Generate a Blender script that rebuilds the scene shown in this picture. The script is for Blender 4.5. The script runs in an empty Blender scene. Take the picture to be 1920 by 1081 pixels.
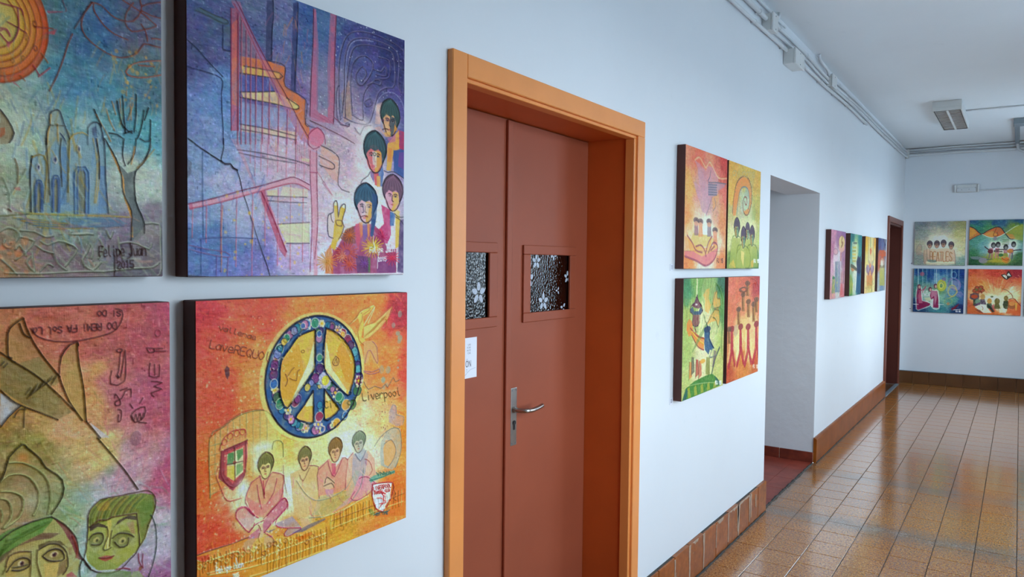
import bpy, bmesh, math, random
import numpy as np
from mathutils import Matrix, Vector

# ---------------------------------------------------------------- camera, sky, light, exposure
scene = bpy.context.scene
C = scene.collection
def camera():
    yaw, pitch, roll = math.radians(34.59917), math.radians(-2.05243), math.radians(0.61367)
    cy, sy, cp, sp = math.cos(yaw), math.sin(yaw), math.cos(pitch), math.sin(pitch)
    f = Vector((-sy*cp, cy*cp, sp)); r = Vector((cy, sy, 0)); u = r.cross(f)
    cr, sr = math.cos(roll), math.sin(roll)
    R = r*cr + u*sr; U = u*cr - r*sr
    cam = bpy.data.cameras.new('camera'); o = bpy.data.objects.new('camera', cam); C.objects.link(o)
    cam.sensor_width = 36; cam.lens = 25.869; cam.clip_start = 0.05; cam.clip_end = 300
    o.matrix_world = Matrix(((R.x, U.x, -f.x, 1.36868), (R.y, U.y, -f.y, 0), (R.z, U.z, -f.z, 1.63588), (0, 0, 0, 1)))
    scene.camera = o
camera()
world = bpy.data.worlds.new('sky'); scene.world = world; world.use_nodes = True
nt = world.node_tree; bgn = nt.nodes['Background']
tc = nt.nodes.new('ShaderNodeTexCoord'); sx = nt.nodes.new('ShaderNodeSeparateXYZ'); ramp = nt.nodes.new('ShaderNodeValToRGB')
nt.links.new(tc.outputs['Generated'], sx.inputs[0]); nt.links.new(sx.outputs['Z'], ramp.inputs['Fac']); nt.links.new(ramp.outputs[0], bgn.inputs[0])
ramp.color_ramp.elements[0].position = 0.0; ramp.color_ramp.elements[0].color = (.74, .87, 1, 1)
ramp.color_ramp.elements[1].position = 1.0; ramp.color_ramp.elements[1].color = (.52, .74, 1, 1)
bgn.inputs[1].default_value = 7.0
WALL_X = 2.40                                   # inner face of the window wall
WINDOWS = [(1.5, 3.0), (4.6, 6.1), (8.4, 10.3)]
SILL, HEAD = 0.85, 2.62
for k, (a, b) in enumerate(WINDOWS):            # sky light enters by the windows: portals guide its sampling
    l = bpy.data.lights.new('window_portal', 'AREA'); l.shape = 'RECTANGLE'; l.size = HEAD - SILL; l.size_y = b - a
    l.cycles.is_portal = True
    o = bpy.data.objects.new('window_portal', l); C.objects.link(o)
    o.location = (WALL_X + .24, (a+b)/2, (SILL+HEAD)/2); o.rotation_euler = (0, math.pi/2, 0)
vs = scene.view_settings
scene.display_settings.display_device = 'sRGB'
vs.view_transform = 'Standard'; vs.look = 'None'; vs.exposure = 0.95; vs.gamma = 1.0; vs.use_curve_mapping = False

# ---------------------------------------------------------------- helpers
def srgb(h):
    v = [int(h[i:i+2], 16)/255 for i in (0, 2, 4)]
    return tuple(x/12.92 if x <= .04045 else ((x+.055)/1.055)**2.4 for x in v)
class NT:
    def __init__(s, name):
        s.m = bpy.data.materials.new(name); s.m.use_nodes = True; s.t = s.m.node_tree; s.b = s.t.nodes['Principled BSDF']
    def n(s, kind, **kw):
        o = s.t.nodes.new('ShaderNode'+kind)
        for k, v in kw.items():
            if k in o.inputs: o.inputs[k].default_value = v
            else: setattr(o, k, v)
        return o
    def l(s, a, b): s.t.links.new(a, b)
    def noise(s, scale, detail=3, rough=.55, src='Object', vec=None, dim=None):
        t = s.n('TexCoord'); o = s.n('TexNoise'); o.inputs['Scale'].default_value = scale; o.inputs['Detail'].default_value = detail; o.inputs['Roughness'].default_value = rough
        if vec is None: vec = t.outputs[src]
        if dim:
            mp = s.n('Mapping'); mp.inputs['Scale'].default_value = dim; s.l(vec, mp.inputs[0]); vec = mp.outputs[0]
        s.l(vec, o.inputs['Vector']); return o.outputs['Fac']
    def pos(s):
        return s.n('NewGeometry').outputs['Position']
    def ramp(s, fac, stops):
        r = s.n('ValToRGB'); s.l(fac, r.inputs[0]); e = r.color_ramp.elements
        while len(e) < len(stops): e.new(.5)
        for k, (p, c) in enumerate(stops): e[k].position = p; e[k].color = (*c, 1) if len(c) == 3 else c
        return r.outputs[0]
    def mix(s, fac, a, b, mode='MIX'):
        m = s.n('Mix'); m.data_type = 'RGBA'; m.blend_type = mode
        for k, v in ((0, fac), (6, a), (7, b)):
            if hasattr(v, 'links'): s.l(v, m.inputs[k])
            else: m.inputs[k].default_value = v if k == 0 else (*v, 1)
        return m.outputs[2]
    def math(s, op, a, b=None, c=None):
        m = s.n('Math'); m.operation = op
        for k, v in enumerate((a, b, c)):
            if v is None: continue
            if hasattr(v, 'links'): s.l(v, m.inputs[k])
            else: m.inputs[k].default_value = v
        return m.outputs[0]
    def bump(s, h, strength=.2, dist=.01):
        b = s.n('Bump'); b.inputs['Strength'].default_value = strength; b.inputs['Distance'].default_value = dist
        s.l(h, b.inputs['Height']); s.l(b.outputs[0], s.b.inputs['Normal']); return b
    def set(s, **kw):
        for k, v in kw.items():
            k = k.replace('_', ' ')
            if hasattr(v, 'links'): s.l(v, s.b.inputs[k])
            else: s.b.inputs[k].default_value = (*v, 1) if isinstance(v, tuple) and len(v) == 3 else v
        return s
def simple(name, col, rough=.5, var=.08, scale=8, bump=0, bscale=60, metallic=0, src='Object', spec=.5, bdist=.002):
    m = NT(name); col = srgb(col) if isinstance(col, str) else col
    f = m.noise(scale, 4, src=src)
    lo = tuple(c*(1-var) for c in col); hi = tuple(min(1, c*(1+var)) for c in col)
    m.set(Base_Color=m.ramp(f, [(.3, lo), (.7, hi)]), Roughness=rough, Metallic=metallic)
    m.b.inputs['Specular IOR Level'].default_value = spec
    if bump: m.bump(m.noise(bscale, 4, src=src), bump, bdist)
    return m.m
def link(name, me, mat=None, parent=None, loc=None):
    o = bpy.data.objects.new(name, me); C.objects.link(o)
    if mat and not me.materials: me.materials.append(mat)
    if parent: o.parent = parent
    if loc: o.location = loc
    return o
def build(name, bm, mat=None, parent=None, smooth=False, loc=None):
    me = bpy.data.meshes.new(name); bmesh.ops.recalc_face_normals(bm, faces=bm.faces); bm.to_mesh(me); bm.free()
    if smooth:
        for p in me.polygons: p.use_smooth = True
        me.set_sharp_from_angle(angle=math.radians(40)) if hasattr(me, 'set_sharp_from_angle') else None
    return link(name, me, mat, parent, loc)
def box(bm, x0, x1, y0, y1, z0, z1, bev=0, seg=1):
    vs_ = [bm.verts.new((x, y, z)) for x in (x0, x1) for y in (y0, y1) for z in (z0, z1)]
    fs = [bm.faces.new([vs_[i] for i in q]) for q in ((0,1,3,2), (4,6,7,5), (0,4,5,1), (2,3,7,6), (0,2,6,4), (1,5,7,3))]
    if bev:
        es = list({e for f in fs for e in f.edges})
        bmesh.ops.bevel(bm, geom=es, offset=bev, segments=seg, affect='EDGES', profile=.5)
    return bm
def B(x0, x1, y0, y1, z0, z1, bev=0, seg=1): return box(bmesh.new(), x0, x1, y0, y1, z0, z1, bev, seg)
def prism(bm, pts, x0, x1, axis=0):
    """a polygon (a, b) extruded along an axis"""
    def P(c, a, b): return ((c, a, b), (a, c, b), (a, b, c))[axis]
    A = [bm.verts.new(P(x0, *p)) for p in pts]; Bv = [bm.verts.new(P(x1, *p)) for p in pts]
    bm.faces.new(A); bm.faces.new(Bv[::-1]); n = len(pts)
    for i in range(n): bm.faces.new((A[i], A[(i+1) % n], Bv[(i+1) % n], Bv[i]))
    return bm
def tube(bm, pts, r, n=10, caps=True):
    pts = [Vector(p) for p in pts]; rings = []
    for i, p in enumerate(pts):
        d = (pts[min(i+1, len(pts)-1)] - pts[max(i-1, 0)]).normalized()
        a = d.cross(Vector((0, 0, 1)));  a = a.normalized() if a.length > 1e-3 else Vector((1, 0, 0))
        b = d.cross(a); rr = r[i] if isinstance(r, (list, tuple)) else r
        rings.append([bm.verts.new(p + (a*math.cos(t) + b*math.sin(t))*rr) for t in [2*math.pi*k/n for k in range(n)]])
    for A, Bq in zip(rings, rings[1:]):
        for k in range(n): bm.faces.new((A[k], A[(k+1) % n], Bq[(k+1) % n], Bq[k]))
    if caps: bm.faces.new(rings[0][::-1]); bm.faces.new(rings[-1])
    return bm
def smooth_path(P, step=6):
    P = [Vector(p) for p in P]; out = []
    Q = [P[0]] + P + [P[-1]]
    for i in range(1, len(Q)-2):
        for k in range(step):
            t = k/step; a, b, c, d = Q[i-1], Q[i], Q[i+1], Q[i+2]
            out.append(.5*((2*b)+(c-a)*t+(2*a-5*b+4*c-d)*t*t+(3*b-a-3*c+d)*t**3))
    return out + [P[-1]]
def empty(name, loc, label=None, cat=None, group=None, kind=None):
    o = bpy.data.objects.new(name, None); C.objects.link(o); o.location = loc; o.empty_display_size = .05
    return tag(o, label, cat, group, kind)
def tag(o, label=None, cat=None, group=None, kind=None):
    for k, v in (('label', label), ('category', cat), ('group', group), ('kind', kind)):
        if v: o[k] = v
    return o
def keep(o, parent):
    """parent a world-space mesh to a thing standing elsewhere, without moving it"""
    o.parent = parent; o.matrix_parent_inverse = Matrix.Translation(parent.location).inverted(); return o
rnd = random.Random(11)

# ---------------------------------------------------------------- materials
def m_wall(name, col, bumpy=.12):
    m = NT(name)
    f = m.noise(1.3, 3); g = m.noise(60, 3)
    c = m.ramp(f, [(.3, tuple(x*.97 for x in col)), (.7, col)])
    # small scuffs
    v = m.noise(9, 2); s = m.ramp(v, [(.70, (0, 0, 0)), (.78, (.10, .10, .10))])
    c = m.mix(s, c, tuple(x*.6 for x in col))
    m.set(Base_Color=c, Roughness=.55); m.b.inputs['Specular IOR Level'].default_value = .3
    m.bump(m.math('ADD', m.math('MULTIPLY', g, .12), m.noise(7, 2)), bumpy, .012); return m.m
M = {}
M['wall'] = m_wall('white_wall_paint', (.80, .81, .82))
M['wall_end'] = m_wall('end_wall_paint', (.80, .83, .86))
M['plaster'] = m_wall('rough_grey_white_plaster', (.80, .80, .81), .5)
M['ceiling'] = m_wall('ceiling_paint', (.84, .86, .87), .05)
M['white_metal'] = simple('white_enamel', 'dcdcd8', .35, .03)
M['pvc'] = simple('white_pvc', 'd8dadb', .4, .03)
M['orange'] = simple('orange_gloss_paint', 'f0964e', .38, .05, 5, .12, 18, bdist=.003)
M['orange_deep'] = simple('deep_orange_paint', 'cc5c22', .42, .06, 5, .12, 18, bdist=.003)
M['door'] = simple('red_brown_door_paint', '9a4c32', .5, .05, 4, .1, 25, bdist=.002, spec=.3)
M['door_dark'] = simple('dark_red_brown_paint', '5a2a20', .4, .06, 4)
M['panel'] = simple('dark_brown_canvas_edge', '4a2219', .6, .12, 9, .2, 80)
M['steel'] = simple('brushed_steel', 'b4b0ac', .28, .05, 30, metallic=1)
M['black'] = simple('black_void', '0c0a0a', .6)
M['paper'] = simple('white_paper', 'e8eaf2', .6, .01)
M['ink'] = simple('grey_ink', '4c4c52', .6, .02)
M['ink_light'] = simple('pale_grey_ink', '9a9ca6', .6, .02)
M['sticker'] = simple('pale_flower_film', 'b4bcc8', .5, .12, 60)
M['mortar'] = simple('grey_mortar', '423d38', .8, .3, 25, .6, 60)
M['smear'] = simple('pale_plaster_smear', 'b49a84', .8, .2, 40, .4, 90)
M['concrete'] = simple('outside_paving', 'a6aaac', .9, .1, 3)
M['grey_metal'] = simple('dull_grey_metal', '7c858a', .5, .05)
def m_floor():
    m = NT('ochre_terrazzo_tile'); p = m.pos()
    g = m.noise(160, 3, .75, vec=p); g2 = m.noise(90, 2, vec=p); big = m.noise(2.2, 3, vec=p)
    oi = m.n('ObjectInfo'); 
    g = m.math('ADD', m.math('MULTIPLY', g, .6), m.math('MULTIPLY', m.noise(75, 3, .7, vec=p), .4))
    c = m.ramp(g, [(.38, srgb('5e2e0c')), (.46, srgb('a05818')), (.53, srgb('bc7828')), (.61, srgb('e0b478'))])
    tone = m.ramp(m.math('ADD', m.math('MULTIPLY', big, .6), m.math('MULTIPLY', oi.outputs['Random'], .4)), [(.3, (.90, .87, .84)), (.5, (1, 1, 1)), (.75, (1.06, 1.08, 1.06))])
    c = m.mix(1.0, c, tone, 'MULTIPLY')
    # worn, dusty band across the floor by the passage, and along the edge of the wall
    sp = m.n('SeparateXYZ'); m.l(p, sp.inputs[0])
    def band(y, w):
        d = m.math('ABSOLUTE', m.math('SUBTRACT', sp.outputs['Y'], y)); return m.math('MULTIPLY', m.math('SUBTRACT', 1.0, m.math('MINIMUM', m.math('DIVIDE', d, w), 1.0)), .9)
    w = m.math('MAXIMUM', band(5.0, .2), m.math('MULTIPLY', band(6.15, .16), .7)); wn = m.noise(7, 4, .6, vec=p)
    dx = m.math('MULTIPLY', m.math('SUBTRACT', 1.0, m.math('MINIMUM', m.math('DIVIDE', sp.outputs['X'], .07), 1.0)), 1.0)
    w = m.math('MAXIMUM', w, dx)
    w = m.math('MULTIPLY', w, m.math('MULTIPLY', wn, 1.5))
    w = m.math('MINIMUM', w, .75)
    c = m.mix(w, c, srgb('6f675e'))
    rgh = m.math('ADD', .10, m.math('MULTIPLY', m.math('ADD', g2, m.math('MULTIPLY', w, .6)), .18))
    m.set(Base_Color=c, Roughness=rgh); m.b.inputs['Specular IOR Level'].default_value = .62
    m.b.inputs['Coat Weight'].default_value = .8; m.b.inputs['Coat Roughness'].default_value = .12
    m.bump(m.math('ADD', m.math('MULTIPLY', g, .4), m.math('ADD', m.noise(14, 2, vec=p), m.math('MULTIPLY', m.noise(45, 2, vec=p, dim=(.5, 2, 1)), .3))), .10, .004)
    return m.m
M['tile'] = m_floor()
def m_base(name, cols, scale, wear=True, rough=.35):
    m = NT(name); p = m.pos(); g = m.noise(scale, 3, .6, vec=p); b = m.noise(5, 3, vec=p)
    c = m.ramp(g, [(.3, srgb(cols[0])), (.5, srgb(cols[1])), (.7, srgb(cols[2]))])
    c = m.mix(1.0, c, m.ramp(b, [(.3, (.8, .78, .76)), (.7, (1.1, 1.1, 1.1))]), 'MULTIPLY')
    if wear:
        v = m.noise(16, 5, .7, vec=p); c = m.mix(m.ramp(v, [(.66, (0, 0, 0)), (.72, (.5, .5, .5))]), c, srgb('c8a888'))
    m.set(Base_Color=c, Roughness=rough); m.b.inputs['Specular IOR Level'].default_value = .32; m.bump(g, .1, .003); return m.m
M['base_tile'] = m_base('ochre_brown_skirting_tile', ('84400a', '9a5010', 'aa5c18'), 30)
M['base_board'] = m_base('orange_brown_painted_skirting', ('86420e', '924a12', '9e5416'), 6, False, .33)
M['base_end'] = m_base('brown_terrazzo_skirting', ('351d0e', '643e22', '96683e'), 220, False, .4)
M['red_tile'] = m_base('red_clay_tile', ('8c3a2c', '9a4232', 'a04a38'), 12, False, .32)
M['red_base'] = m_base('dark_red_clay_skirting', ('6a2c20', '7a3424', '8a3c2a'), 14, False, .35)
def m_glass(name, tint, dark=False):
    m = NT(name); t = m.t; out = t.nodes['Material Output']
    tr = m.n('BsdfTransparent'); tr.inputs[0].default_value = (*tint, 1); gl = m.n('BsdfGlossy'); gl.inputs['Roughness'].default_value = .05 if not dark else .1
    gl.inputs[0].default_value = (1, 1, 1, 1)
    fr = m.n('LayerWeight'); fr.inputs[0].default_value = .5; f0 = .05 if not dark else .05
    sch = m.math('ADD', f0, m.math('MULTIPLY', m.math('POWER', fr.outputs['Facing'], 5.0), 1-f0))
    mx = m.n('MixShader'); m.l(sch, mx.inputs[0]); m.l(tr.outputs[0], mx.inputs[1]); m.l(gl.outputs[0], mx.inputs[2]); m.l(mx.outputs[0], out.inputs['Surface'])
    if dark:
        v = m.n('TexVoronoi'); v.inputs['Scale'].default_value = 95; tcn = m.n('TexCoord'); m.l(tcn.outputs['Object'], v.inputs['Vector'])
        b = m.n('Bump'); b.inputs['Strength'].default_value = .6; b.inputs['Distance'].default_value = .002
        h = m.math('ADD', v.outputs['Distance'], m.math('MULTIPLY', m.noise(60, 3), .8)); m.l(h, b.inputs['Height'])
        m.l(b.outputs[0], gl.inputs['Normal']); m.l(b.outputs[0], fr.inputs['Normal'])
    return m.m
M['glass'] = m_glass('clear_window_glass', (.96, .98, .98))
M['glass_dark'] = m_glass('hammered_dark_glass', (.22, .20, .22), True)
def m_paint():
    m = NT('thick_varnished_paint'); a = m.n('VertexColor'); a.layer_name = 'Col'
    g = m.noise(420, 3, .6); w1 = m.noise(60, 3, dim=(1, 1, 9)); w2 = m.noise(60, 3, dim=(1, 9, 1))
    c = m.mix(.22, a.outputs['Color'], m.ramp(g, [(.35, (.6, .6, .6)), (.65, (1.3, 1.3, 1.3))]), 'MULTIPLY')
    m.set(Base_Color=c, Roughness=.45); m.b.inputs['Specular IOR Level'].default_value = .25
    m.bump(m.math('ADD', m.math('MULTIPLY', g, .6), m.math('ADD', w1, w2)), .35, .0015); return m.m
M['paint'] = m_paint()
PAINT={
 'A':[
  
  ('G',[(0,0,'3d5a86'),(30,250,'4a4e80'),(200,150,'505c88'),(330,60,'626a90'),(500,60,'3f5c8e'),(700,100,'454a80'),(950,60,'30336a'),(950,400,'3d3d7c'),(150,420,'6488b8'),(60,560,'7890bc'),(300,330,'6a5f96'),(180,700,'a0a2be'),(400,600,'b8a2b4'),(600,330,'8c7e98'),(700,520,'b49cb0'),(820,600,'ccc0c2'),(80,900,'5675ac'),(250,930,'6f78b4'),(420,900,'aca0c4'),(560,950,'c5bdc8'),(650,750,'cfc4cc'),(830,750,'cfc9cc'),(950,600,'8a84ac'),(500,800,'c0aec0'),(80,760,'7e93b8')]),
  ('P','33395f',.75,[301,38,329,30,320,245,296,246]),('P','2c3260',.65,[415,14,436,3,428,331,403,331]),('L','1a1e3c',1,2.5,1,[327,30,329,85,323,147,322,240]),
  ('L','1c2040',1,2.1,1,[436,8,432,143,424,264,421,327]),('P','4d6a72',.7,[29,148,48,136,146,151,144,167,119,169]),
  ('L','39424a',1,1.3,1,[29,150,76,155,124,164,146,162,146,151,95,146,48,138]),('L','30344e',1,1.9,1,[129,171,130,219,129,249,158,249]),
  ('P','5a6a70',.4,[133,170,159,168,158,233,133,235]),('P','c2556a',.6,[160,106,184,99,189,248,186,507,160,511]),
  ('P','d8694e',.55,[163,158,184,134,186,284,163,325]),('P','d98a50',.35,[162,272,186,262,186,427,163,422]),('L','8a2c48',1,2.3,1,[160,106,159,299,159,511]),
  ('L','94486a',1,1.9,1,[186,116,188,293,186,507]),
  ('P','d0733c',.85,[194,256,257,250,301,247,377,251,377,317,469,352,469,435,488,451,488,510,421,409,300,295,194,318]),
  ('P','cf8560',.28,[189,120,215,135,290,256,194,260]),('P','e0b05a',.8,[194,287,357,276,354,298,194,312]),
  ('L','3f3a3c',1,1.4,1,[209,286,354,278,357,298,289,305,194,313]),('P','4b53a0',.55,[202,319,328,301,345,342,194,376]),
  ('P','e6c780',.75,[194,376,334,347,427,369,439,382,427,393,209,393]),('L','3c3a40',1,1.4,1,[194,376,257,364,334,347]),
  ('L','3c3a40',1,1.4,1,[194,394,334,391,427,394,440,381,427,374,385,360]),('P','8f9cc0',.6,[199,409,421,399,427,461,193,484]),
  ('P','e9c489',.5,[193,484,278,484,427,475,427,499,193,508]),('L','4a4650',1,1.4,1,[193,484,300,483,427,490]),('L','4a4650',1,1.4,1,[198,501,289,501,427,504]),
  ('L','4a3c46',1,2,1,[301,247,377,249,379,319,472,352,469,440,488,444]),('L','b4667e',.8,2.9,.6,[189,120,187,335,185,552]),
  ('L','7a3a5a',.7,1,.2,[186,120,183,336,182,552]),('L','b4667e',.8,2.9,.6,[202,134,199,342,198,550]),('L','7a3a5a',.7,1,.2,[199,135,196,342,195,551]),
  ('L','b4667e',.8,2.9,.6,[220,165,218,356,216,548]),('L','7a3a5a',.7,1,.2,[217,165,214,356,213,548]),('L','b4667e',.8,2.9,.6,[239,191,236,368,235,545]),
  ('L','7a3a5a',.7,1,.2,[235,192,233,369,231,546]),('L','b4667e',.8,3,.6,[260,231,257,387,256,542]),('L','7a3a5a',.7,1,.2,[257,232,254,387,253,543]),
  ('L','b4667e',.8,3,.6,[287,262,284,400,283,538]),('L','7a3a5a',.7,1,.2,[284,262,281,401,280,539]),('L','b4667e',.8,3,.6,[314,311,312,423,311,535]),
  ('L','7a3a5a',.7,1,.2,[311,312,309,423,307,535]),('L','b4667e',.8,3.1,.6,[354,359,351,444,350,529]),('L','7a3a5a',.7,1,.2,[350,360,348,445,347,530]),
  ('L','b4667e',.8,3.2,.6,[391,400,389,462,388,524]),('L','7a3a5a',.7,1.1,.2,[388,400,385,462,384,525]),('L','b4667e',.8,3.2,.6,[430,456,427,487,426,519]),
  ('L','7a3a5a',.7,1.1,.2,[426,456,424,488,423,519]),
  ('P','b06a8c',.55,[161,79,195,74,210,114,247,167,301,245,345,314,385,363,488,500,488,511,451,501,351,369,279,263,225,177,189,115,164,92]),
  ('L','6b2f50',1,2.8,1,[177,75,200,103,247,176,301,249,345,305,391,362,439,430,488,491]),('L','a04f6c',1,2.4,1,[172,89,210,141,273,237,334,326,362,372]),
  ('L','1e2a44',1,2.6,1,[1,249,38,271,75,301,128,339]),('L','20264a',1,2.2,1,[1,334,42,336,104,340,128,354,123,394,125,459,129,516,128,560]),
  ('L','24242c',1,3.9,1,[4,560,41,581,83,601,120,618]),('L','2a2a32',1,2.3,1,[130,542,130,573,122,605,120,618]),
  ('L','2c2630',1,5.1,2,[120,618,135,625,155,623,165,635,180,640]),('L','262026',1,2.9,1,[180,640,193,673,200,706,219,752,245,824,277,906,302,966,313,999]),
  ('L','bf7088',.7,2.9,.5,[235,527,233,610]),('L','bf7088',.7,3,.5,[254,525,251,653]),('L','bf7088',.7,3,.5,[278,521,276,632]),
  ('L','bf7088',.7,3,.5,[306,517,303,648]),('L','bf7088',.7,3.1,.5,[348,511,346,629]),('L','bf7088',.7,3.2,.5,[385,506,383,649]),
  ('L','bf7088',.7,3.2,.5,[427,500,424,636]),('L','bf7088',.7,3.3,.5,[466,494,464,646]),('P','c9939f',.5,[439,561,489,565,489,585,439,585]),
  ('P','e6cf9c',.7,[451,567,489,565,489,577,451,577]),('L','5a5260',1,1.4,1,[183,571,289,571,427,580,489,590]),('L','6a6070',1,1.4,1,[188,581,289,587,427,589]),
  ('P','c4889a',.45,[157,538,183,535,256,685,300,695,391,928,379,937,256,703,193,587]),
  ('P','b04a66',.7,[267,707,292,698,333,796,385,908,379,933,356,909,305,788]),('L','8f2f50',1,1.5,1,[278,704,328,796,385,913]),
  ('P','d092a4',.85,[3,767,122,737,278,690,403,643,439,646,489,664,489,681,421,660,278,704,122,752,8,784]),
  ('L','7a2e4a',1,2.2,1,[3,767,97,741,203,706,278,684,380,650,421,641,489,661]),('L','a85068',1,1.8,1,[8,782,122,752,278,702,415,663,489,681]),
  ('E','b05070',.6,12,774,7,12),('P','9fb0cc',.3,[132,754,278,706,278,869,187,876,131,869]),('L','c0687c',.75,3.1,.6,[19,779,17,826,16,873]),
  ('L','c0687c',.75,3.2,.6,[68,771,66,830,65,888]),('L','c0687c',.75,3.3,.6,[122,754,119,838,118,922]),('L','c0687c',.75,3.4,.6,[180,732,177,849,176,966]),
  ('L','c0687c',.75,3.5,.6,[243,714,240,858,239,1003]),('L','c0687c',.75,3.6,.6,[295,695,293,793,292,891]),('L','c0687c',.75,3.6,.6,[349,686,347,824,345,962]),
  ('L','c0687c',.75,3.7,.6,[404,671,402,823,401,976]),('L','c0687c',.75,3.8,.6,[460,676,458,811,457,946]),('P','ecc890',.6,[300,700,345,691,345,715,305,718]),
  ('P','e8c9a0',.85,[348,814,489,802,489,877,385,879,362,842]),('P','e8caa0',.5,[368,679,482,679,482,709,356,718]),
  ('L','5e5a6a',1,1.5,1,[300,718,380,714,476,709]),('L','5e5a6a',1,1.5,1,[305,734,391,733,476,729]),('L','59566a',1,1.6,1,[348,814,421,807,489,801]),
  ('L','59566a',1,1.6,1,[385,882,489,879]),('P','8f9cc0',.5,[305,741,451,731,476,798,356,811,333,777]),('L','c98a60',.8,1.9,1,[127,763,122,829,121,922,120,984]),
  ('L','d8a060',.8,2.5,1,[245,801,243,847,240,893]),('L','4e5a8a',1,1.3,1,[39,878,121,869,256,869]),
  ('L','80628c',.9,2.6,1,[7,898,72,910,136,918,156,933,121,933,58,923,7,911]),('L','7a5c90',1,1.4,1,[146,935,143,998]),('L','6a5c98',1,1.4,1,[104,931,102,997]),
  ('L','3e5a86',.7,.9,1,[54,596,54,725,56,871]),('L','4a6296',.6,.9,1,[48,880,48,997]),('D','d8b44c',.5,40,100,700,480,1000,5),
  ('D','eef0f4',.8,120,500,0,980,500,2),('P','4a4650',.5,[-1,620,17,635,13,669,-1,687]),('P','33343c',.6,[-3,992,72,999,91,1005,-3,1005]),
  ('P','b0607e',.8,[505,8,520,7,531,133,529,390,607,402,604,418,501,422,488,412,496,224,503,139]),
  ('P','b4607c',.8,[588,3,620,-1,613,198,607,412,578,397,574,207,580,120]),('P','5a7298',.35,[520,17,593,7,585,355,523,381]),
  ('L','4a2440',1,2.2,1,[508,9,505,139,496,273,491,411]),('L','4e2440',1,2.3,1,[618,2,611,148,610,300,605,418]),
  ('P','a07c98',.4,[491,411,607,418,728,456,728,477,604,459,501,435]),('L','5e3a44',1,2.2,1,[491,424,552,436,645,458,714,478]),
  ('L','b8708a',.6,1.7,1,[513,383,578,402,604,418]),('L','a86680',.6,1.7,1,[507,394,578,412]),('L','6a5a72',1,1.6,1,[470,357,470,435,513,447]),
  ('L','8c4460',1,1.7,1,[607,392,658,415,686,415]),('P','c07e94',.8,[491,505,520,501,523,506,488,511]),
  ('P','c4879c',.75,[482,502,539,499,545,513,523,531,523,611,528,1006,511,1006,492,614,482,531]),('L','8a3c58',1,2.2,1,[492,535,492,619,501,797,492,986]),
  ('L','94485f',1,2.2,1,[523,531,524,635,528,805,514,936]),('L','7a3450',1,2.2,1,[482,512,507,526,536,514]),('L','a0486a',1,1.7,1,[489,614,523,613]),
  ('P','d89878',.5,[545,508,631,543,628,641,598,628,539,574]),('L','4a3c44',1,2.3,1,[542,508,631,543,630,651,687,672]),
  ('L','4a3c44',1,1.7,1,[533,550,598,567,611,581,598,592,539,584]),('L','b88a9c',.5,1.6,1,[427,509,427,616]),('L','b88a9c',.5,1.6,1,[436,512,436,616]),
  ('L','b88a9c',.5,1.6,1,[444,515,444,617]),('L','b88a9c',.5,1.6,1,[453,518,453,618]),('L','b88a9c',.5,1.6,1,[461,520,461,618]),
  ('L','b88a9c',.5,1.6,1,[470,523,470,619]),('L','b88a9c',.5,1.7,1,[478,526,479,619]),('L','b88a9c',.5,1.7,1,[487,529,487,620]),
  ('L','b0607c',.6,2.8,1,[526,610,598,689,552,648]),('L','e8e0e4',.6,1.7,1,[489,748,489,936]),
  ('K',['cfa0b4','b08cac','9a9cc4','dcc0c8','c89a98'],.4,150,350,380,800,960,24,4,5),('K',['5a86bc','6a70ac','8aa8cc','4a5c9a'],.35,110,10,300,330,980,30,5,90),
  ('K',['c07040','b05a78','8a6a9c','c89060'],.4,70,300,60,480,560,26,4,92),('E','c8708a',.9,521,481,38,34),
  ('L','93385a',1,2.2,1,[482,512,485,476,527,444,558,466,565,500]),('P','5a6f9a',.3,[630,93,712,41,713,134,658,240,644,371,631,373]),
  ('P','c58a50',.35,[644,294,685,234,700,387,658,404]),('L','332c4c',.9,2.4,2,[638,397,630,245,644,130,691,51,799,24,937,32,986,48]),
  ('L','a8a4c4',.55,1.2,.3,[634,395,627,243,640,128,688,50,795,22,933,30,982,46]),  # pale offset lines: highlight of the raised strokes put into the colour
  ('L','332c4c',.9,2.4,2,[644,391,658,291,664,146,705,74,814,46,954,67,963,199,979,229]),
  ('L','a8a4c4',.55,1.2,.3,[641,389,654,289,661,144,702,72,810,45,950,65,959,197,975,227]),
  ('L','332c4c',.9,2.4,2,[665,383,665,300,692,139,741,86,859,67,930,84,939,203,891,224,845,255,816,336,786,389,714,395,658,384]),
  ('L','a8a4c4',.55,1.2,.3,[661,381,661,298,688,137,737,84,856,66,926,82,935,201,887,222,841,253,812,334,782,387,710,393,655,382]),
  ('L','332c4c',.9,2.4,2,[700,361,692,232,713,155,770,121,814,143,800,189,756,240,727,236,720,206,756,166,778,193,756,224]),
  ('L','a8a4c4',.55,1.2,.3,[696,359,689,231,709,153,766,119,811,141,796,187,752,238,724,234,717,204,752,165,774,192,752,223]),
  ('L','332c4c',.9,2.4,2,[700,366,757,378,756,314,771,259,830,204,907,177,906,111,844,109]),
  ('L','a8a4c4',.55,1.2,.3,[696,364,753,376,753,312,767,257,826,202,903,175,902,109,841,107]),('L','332c4c',.9,2.5,2,[785,234,815,218,853,221,860,203,822,205]),
  ('L','a8a4c4',.55,1.2,.3,[782,232,811,216,849,219,856,201,819,203]),('L','332c4c',.9,2.7,2,[994,40,1003,111,996,226]),
  ('L','a8a4c4',.55,1.4,.3,[990,39,999,110,991,224]),('L','332c4c',.9,2.5,2,[815,164,860,165,883,138,891,175,830,182]),
  ('L','a8a4c4',.55,1.3,.3,[811,162,856,163,879,136,887,173,826,180]),('L','332c4c',.9,2.5,2,[771,301,800,285,808,310,778,321,767,307]),
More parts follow.
